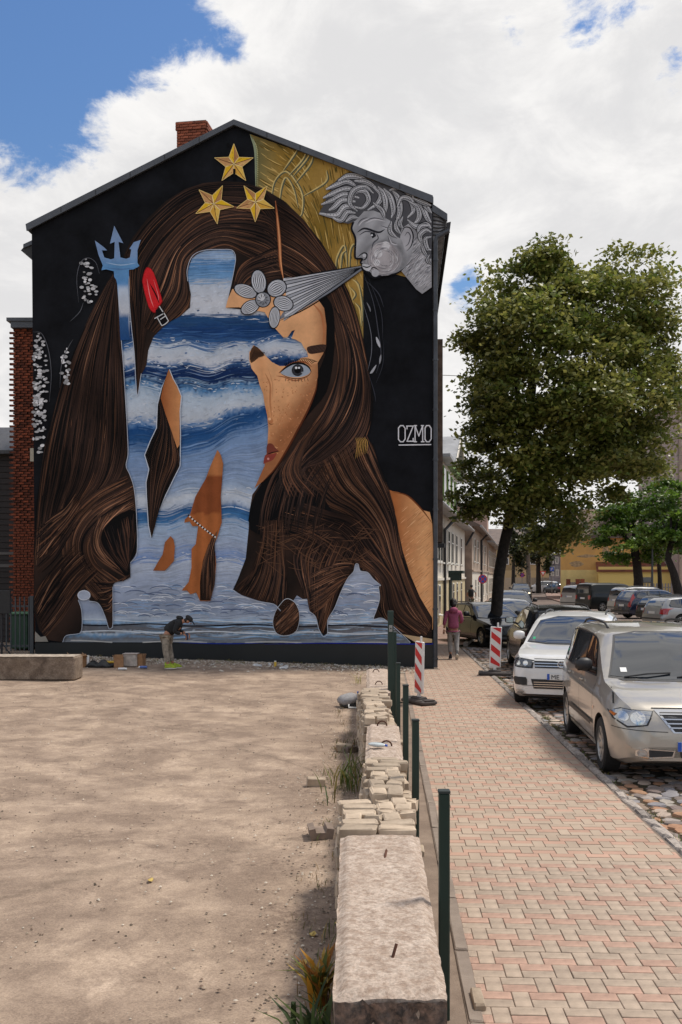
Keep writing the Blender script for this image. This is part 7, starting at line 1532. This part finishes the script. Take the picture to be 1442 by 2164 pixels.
# white edge stones by the pavement
for k, (px, py) in enumerate([(893, 1795), (1018, 2110), (850, 1568), (834, 1478)]):
    p = G(px, py, .02); o = link('edge_stone', brk[k], None, (p.x-.02, p.y, -.01)); o.rotation_euler = (0, 0, R(88)); o.scale = (.9, .55, 1)
    tag(o, ['pale brick set on edge between block and pavement beside the near brick pile', 'pale brick set on edge at the foot of the nearest concrete block', 'pale brick on edge beside the middle pile of bricks', 'pale brick on edge beside the far pile of bricks'][k], 'brick')
# litter, pebbles, leaves
M_peb = attr_mat('pebble', .85, 0, 1, .2, .2)
def scatter(name, pts, size, cols, hfac=.6):
    V = []; F = []; C = []
    ico = [(1, 0, 0), (0, 1, 0), (-1, 0, 0), (0, -1, 0), (0, 0, 1), (.6, .6, .6), (-.6, .5, .55)]; fs = [(0, 1, 4), (1, 2, 4), (2, 3, 4), (3, 0, 4)]
    for (x, y, z) in pts:
        s = size*random.uniform(.4, 1.5); a = random.random()*6; b = len(V); sx, sy = s*random.uniform(.7, 1.3), s*random.uniform(.7, 1.2)
        for (u, v, w) in ico[:5]: V.append((x+(u*math.cos(a)*sx-v*math.sin(a)*sy), y+(u*math.sin(a)*sx+v*math.cos(a)*sy), z-.002+w*s*hfac))
        F += [tuple(i+b for i in f) for f in fs]; c = random.choice(cols); k = random.uniform(.8, 1.2); C += [tuple(q*k for q in c)]*5
    o = link(name, np_mesh(name, V, F, M_peb, C)); o['kind'] = 'stuff'; return o
pts = []
for _ in range(5200):
    x = random.uniform(-9.5, 1.9); wyy = 24.97-.157*(x-2.387); y = wyy-abs(random.gauss(0, .8))-.05
    pts.append((x, y, lot_z(x, y)+.01))
tag(scatter('rubble_gravel', pts, .028, [(.30, .24, .18), (.42, .36, .28), (.18, .13, .10), (.5, .46, .4)]), 'loose gravel along the foot of the mural', 'gravel')
pts = []
for _ in range(5000):
    y = 3.5+random.random()**1.5*20; x = wx(y)-abs(random.gauss(0, .35))-.01 if random.random() < .4 else random.uniform(-6, 0); pts.append((x, y, lot_z(x, y)+.012))
for _ in range(700): y = 4+random.random()**1.3*20; x = random.uniform(-7, -.1); pts.append((x, y, lot_z(x, y)+.012))
tag(scatter('grit', pts, .010, [(.16, .11, .08), (.34, .27, .20), (.5, .44, .36), (.10, .08, .06)]), 'small grit spread over the lot', 'gravel')
pts = []
for _ in range(700): y = 5+random.random()**1.4*24; x = 2.9+.0435*(y-9)+abs(random.gauss(.15, .16)); pts.append((x, y, -.06))
tag(scatter('kerb_grit', pts, .018, [(.2, .13, .08), (.4, .3, .2), (.14, .1, .07)]), 'dirt and small stones along the kerb', 'gravel')
# weeds
M_weed = attr_mat('weed_leaf', .6, .3, 1, .3)
def weed(label, x, y, z, n, hgt, spread, cols, cat='weed', group=None, broad=.35, seed=0):
    rnd = random.Random(seed); V = []; F = []; C = []
    for _ in range(n):
        bx_, by_ = x+rnd.gauss(0, spread*.4), y+rnd.gauss(0, spread); a = rnd.random()*6.28; h = hgt*rnd.uniform(.25, 1.1); lean = rnd.uniform(.1, .9)*h; w = h*broad*rnd.uniform(.15, .5); c = rnd.choice(cols); k = rnd.uniform(.7, 1.3)
        d = (math.cos(a), math.sin(a)); p_ = (-d[1], d[0]); prev = None
        for t in (0, .35, .7, 1):
            cx_, cy_, cz = bx_+d[0]*lean*t*t, by_+d[1]*lean*t*t, z+h*(t-.25*t*t*rnd.uniform(.5, 1.5)); ww = w*math.sin(math.pi*(.12+.88*t))*.5
            V += [(cx_-p_[0]*ww, cy_-p_[1]*ww, cz), (cx_+p_[0]*ww, cy_+p_[1]*ww, cz)]; C += [tuple(q*k for q in c)]*2
            if prev is not None: F.append((prev, prev+1, len(V)-1, len(V)-2))
            prev = len(V)-2
    o = link('weed', np_mesh('weed', V, F, M_weed, C)); return tag(o, label, cat, group)
gr = [(.07, .11, .02), (.13, .13, .03), (.20, .15, .04), (.05, .08, .015)]; yl = [(.42, .20, .02), (.36, .24, .05), (.10, .12, .02), (.30, .12, .02)]
p = G(757, 1660); weed('tall green and dry weeds against the wall beside the middle brick pile', p.x-.02, p.y, 0, 150, .42, .40, gr, seed=1, broad=.14)
p = G(752, 1590); weed('brown grassy tuft at the wall by the loose bricks', p.x-.1, p.y, 0, 110, .2, .35, [(.16, .12, .05), (.10, .10, .03), (.2, .1, .04)], seed=2, broad=.15)
p = G(690, 2110); weed('leafy weed with yellow orange leaves at the foot of the nearest block', -.12, 5.45, 0, 150, .30, .06, yl, seed=3, broad=.32)
weed('dark green weeds under the yellow leaves beside the nearest concrete block', -.10, 4.85, 0, 110, .30, .16, [(.03, .05, .015), (.06, .09, .02)], seed=4, broad=.28)
weed('thin dry grass stalks leaning from the nearest block', -.07, 5.2, 0, 26, .26, .16, [(.42, .30, .10), (.3, .2, .06)], seed=5, broad=.05)
weed('tiny dry tuft below the near brick pile', -.05, 6.3, 0, 20, .2, .1, [(.3, .22, .08), (.08, .1, .02)], seed=6, broad=.1)
p = G(755, 1448); weed('thin yellow stalk weed near the grey bag', p.x, p.y, 0, 26, .45, .12, [(.3, .26, .05), (.2, .2, .04)], seed=7, broad=.06)
def tufts(name, label, spots, n, h, spread, cols, broad):
    """many small tufts nobody would count, joined into one object of stuff"""
    V = []; F = []; C = []
    for k, (x, y, z) in enumerate(spots):
        w = weed('tmp', x, y, z, n, h, spread, cols, broad=broad, seed=90+k); b = len(V); V += [tuple(v.co) for v in w.data.vertices]; F += [tuple(i+b for i in q.vertices) for q in w.data.polygons]
        C += [tuple(q.color)[:3] for q in w.data.color_attributes['Col'].data]; bpy.data.objects.remove(w)
    tag(link(name, np_mesh(name, V, F, M_weed, C)), label, 'grass', kind='stuff')
tufts('kerb_grass', 'low green tufts growing in the kerb joint', [(3.06+.0435*(y-9)+random.uniform(0, .16), y, -.08) for y in [7.6+k*.62+random.uniform(-.3, .3) for k in range(28)]], 30, .085, .09, [(.10, .15, .03), (.07, .12, .02), (.22, .2, .05)], .3)
sp_ = [random.uniform(-9, 1.5) for _ in range(44)]
tufts('wall_foot_grass', 'small dry tufts at the foot of the mural', [(x, 24.97-.157*(x-2.387)-random.uniform(.05, .9), lot_z(x, 25)) for x in sp_], 26, .10, .12, [(.10, .12, .03), (.22, .19, .07), (.28, .2, .09)], .25)
tufts('wall_side_grass', 'low dry growth at the lot side of the low wall', [(wx(y)-random.uniform(.03, .35)-.05, y, lot_z(0, y)) for y in [4.2+k*.5+random.uniform(-.2, .2) for k in range(27)]], 22, .09, .12, [(.14, .11, .04), (.10, .12, .03), (.24, .16, .07)], .2)
# wheelie bin, black screen on a tripod at the left
zb_ = lot_z(-9, 26); bx_ = P(48, 1300, 28.3)
t = thing('wheelie_bin', 'large dark green wheelie bin behind the bar fence', 'bin', (bx_.x, 28.3, zb_)); M_bin = mat('bin_green', (.012, .055, .025), .5, 0, 3, .1)
m = MB(); m.box((0, 0, .55), (.52, .6, 1.0), ch=.03); m.build('body', M_bin, t); m = MB(); m.box((0, -.02, 1.08), (.58, .68, .07), ch=.02); m.build('lid', mat('bin_lid', (.10, .22, .12), .5), t)
for s in (-1, 1): MB().lathe([(.1, s*.24), (.1, s*.24+.05)], 14, Matrix.Translation((0, .25, .1)), axis='X').build('wheel', M_tyre, t)
q = P(2, 1280, 25.3); t = thing('tripod_screen', 'black flat panel on a tripod at the left frame edge', 'screen', (q.x, 25.3, zb_)); zc_ = EYE+(HZ-1272)*25.3/FPX-zb_
MB().box((0, 0, zc_), (.5, .08, .62), ch=.01).build('panel', M_dkbag, t); MB().tube([(0, .05, .1), (0, .05, zc_)], .03, 8).build('pole', M_trim, t)
for a in (.3, 2.4, 4.4): MB().tube([(0, .05, .42), (.3*math.cos(a), .05+.3*math.sin(a), .0)], .018, 6).build('leg', M_trim, t)
for k, (px, py) in enumerate([(640, 2036), (660, 1975), (715, 1952), (318, 1860)]):
    p = G(px, py, .01); V = [(p.x+.025*math.cos(t_)*random.uniform(.7, 1.2), p.y+.04*math.sin(t_)*random.uniform(.7, 1.2), lot_z(p.x, p.y)+.012+.008*math.sin(t_*2)) for t_ in np.linspace(0, 6.28, 8)[:-1]]
    m = MB(); m.ext(V, (0, 0, .004)); o = m.build('fallen_leaf', mat('fallen_leaf_yellow', (.5, .36, .10), .7) if k == 0 else bpy.data.materials['fallen_leaf_yellow']); tag(o, ['small yellow leaf lying on the lot near the orange weed', 'yellow leaf fallen beside the orange leaved weed stem', 'pale leaf scrap on the wall edge near the weed', 'pale scrap lying alone in the open lot'][k], 'leaf')
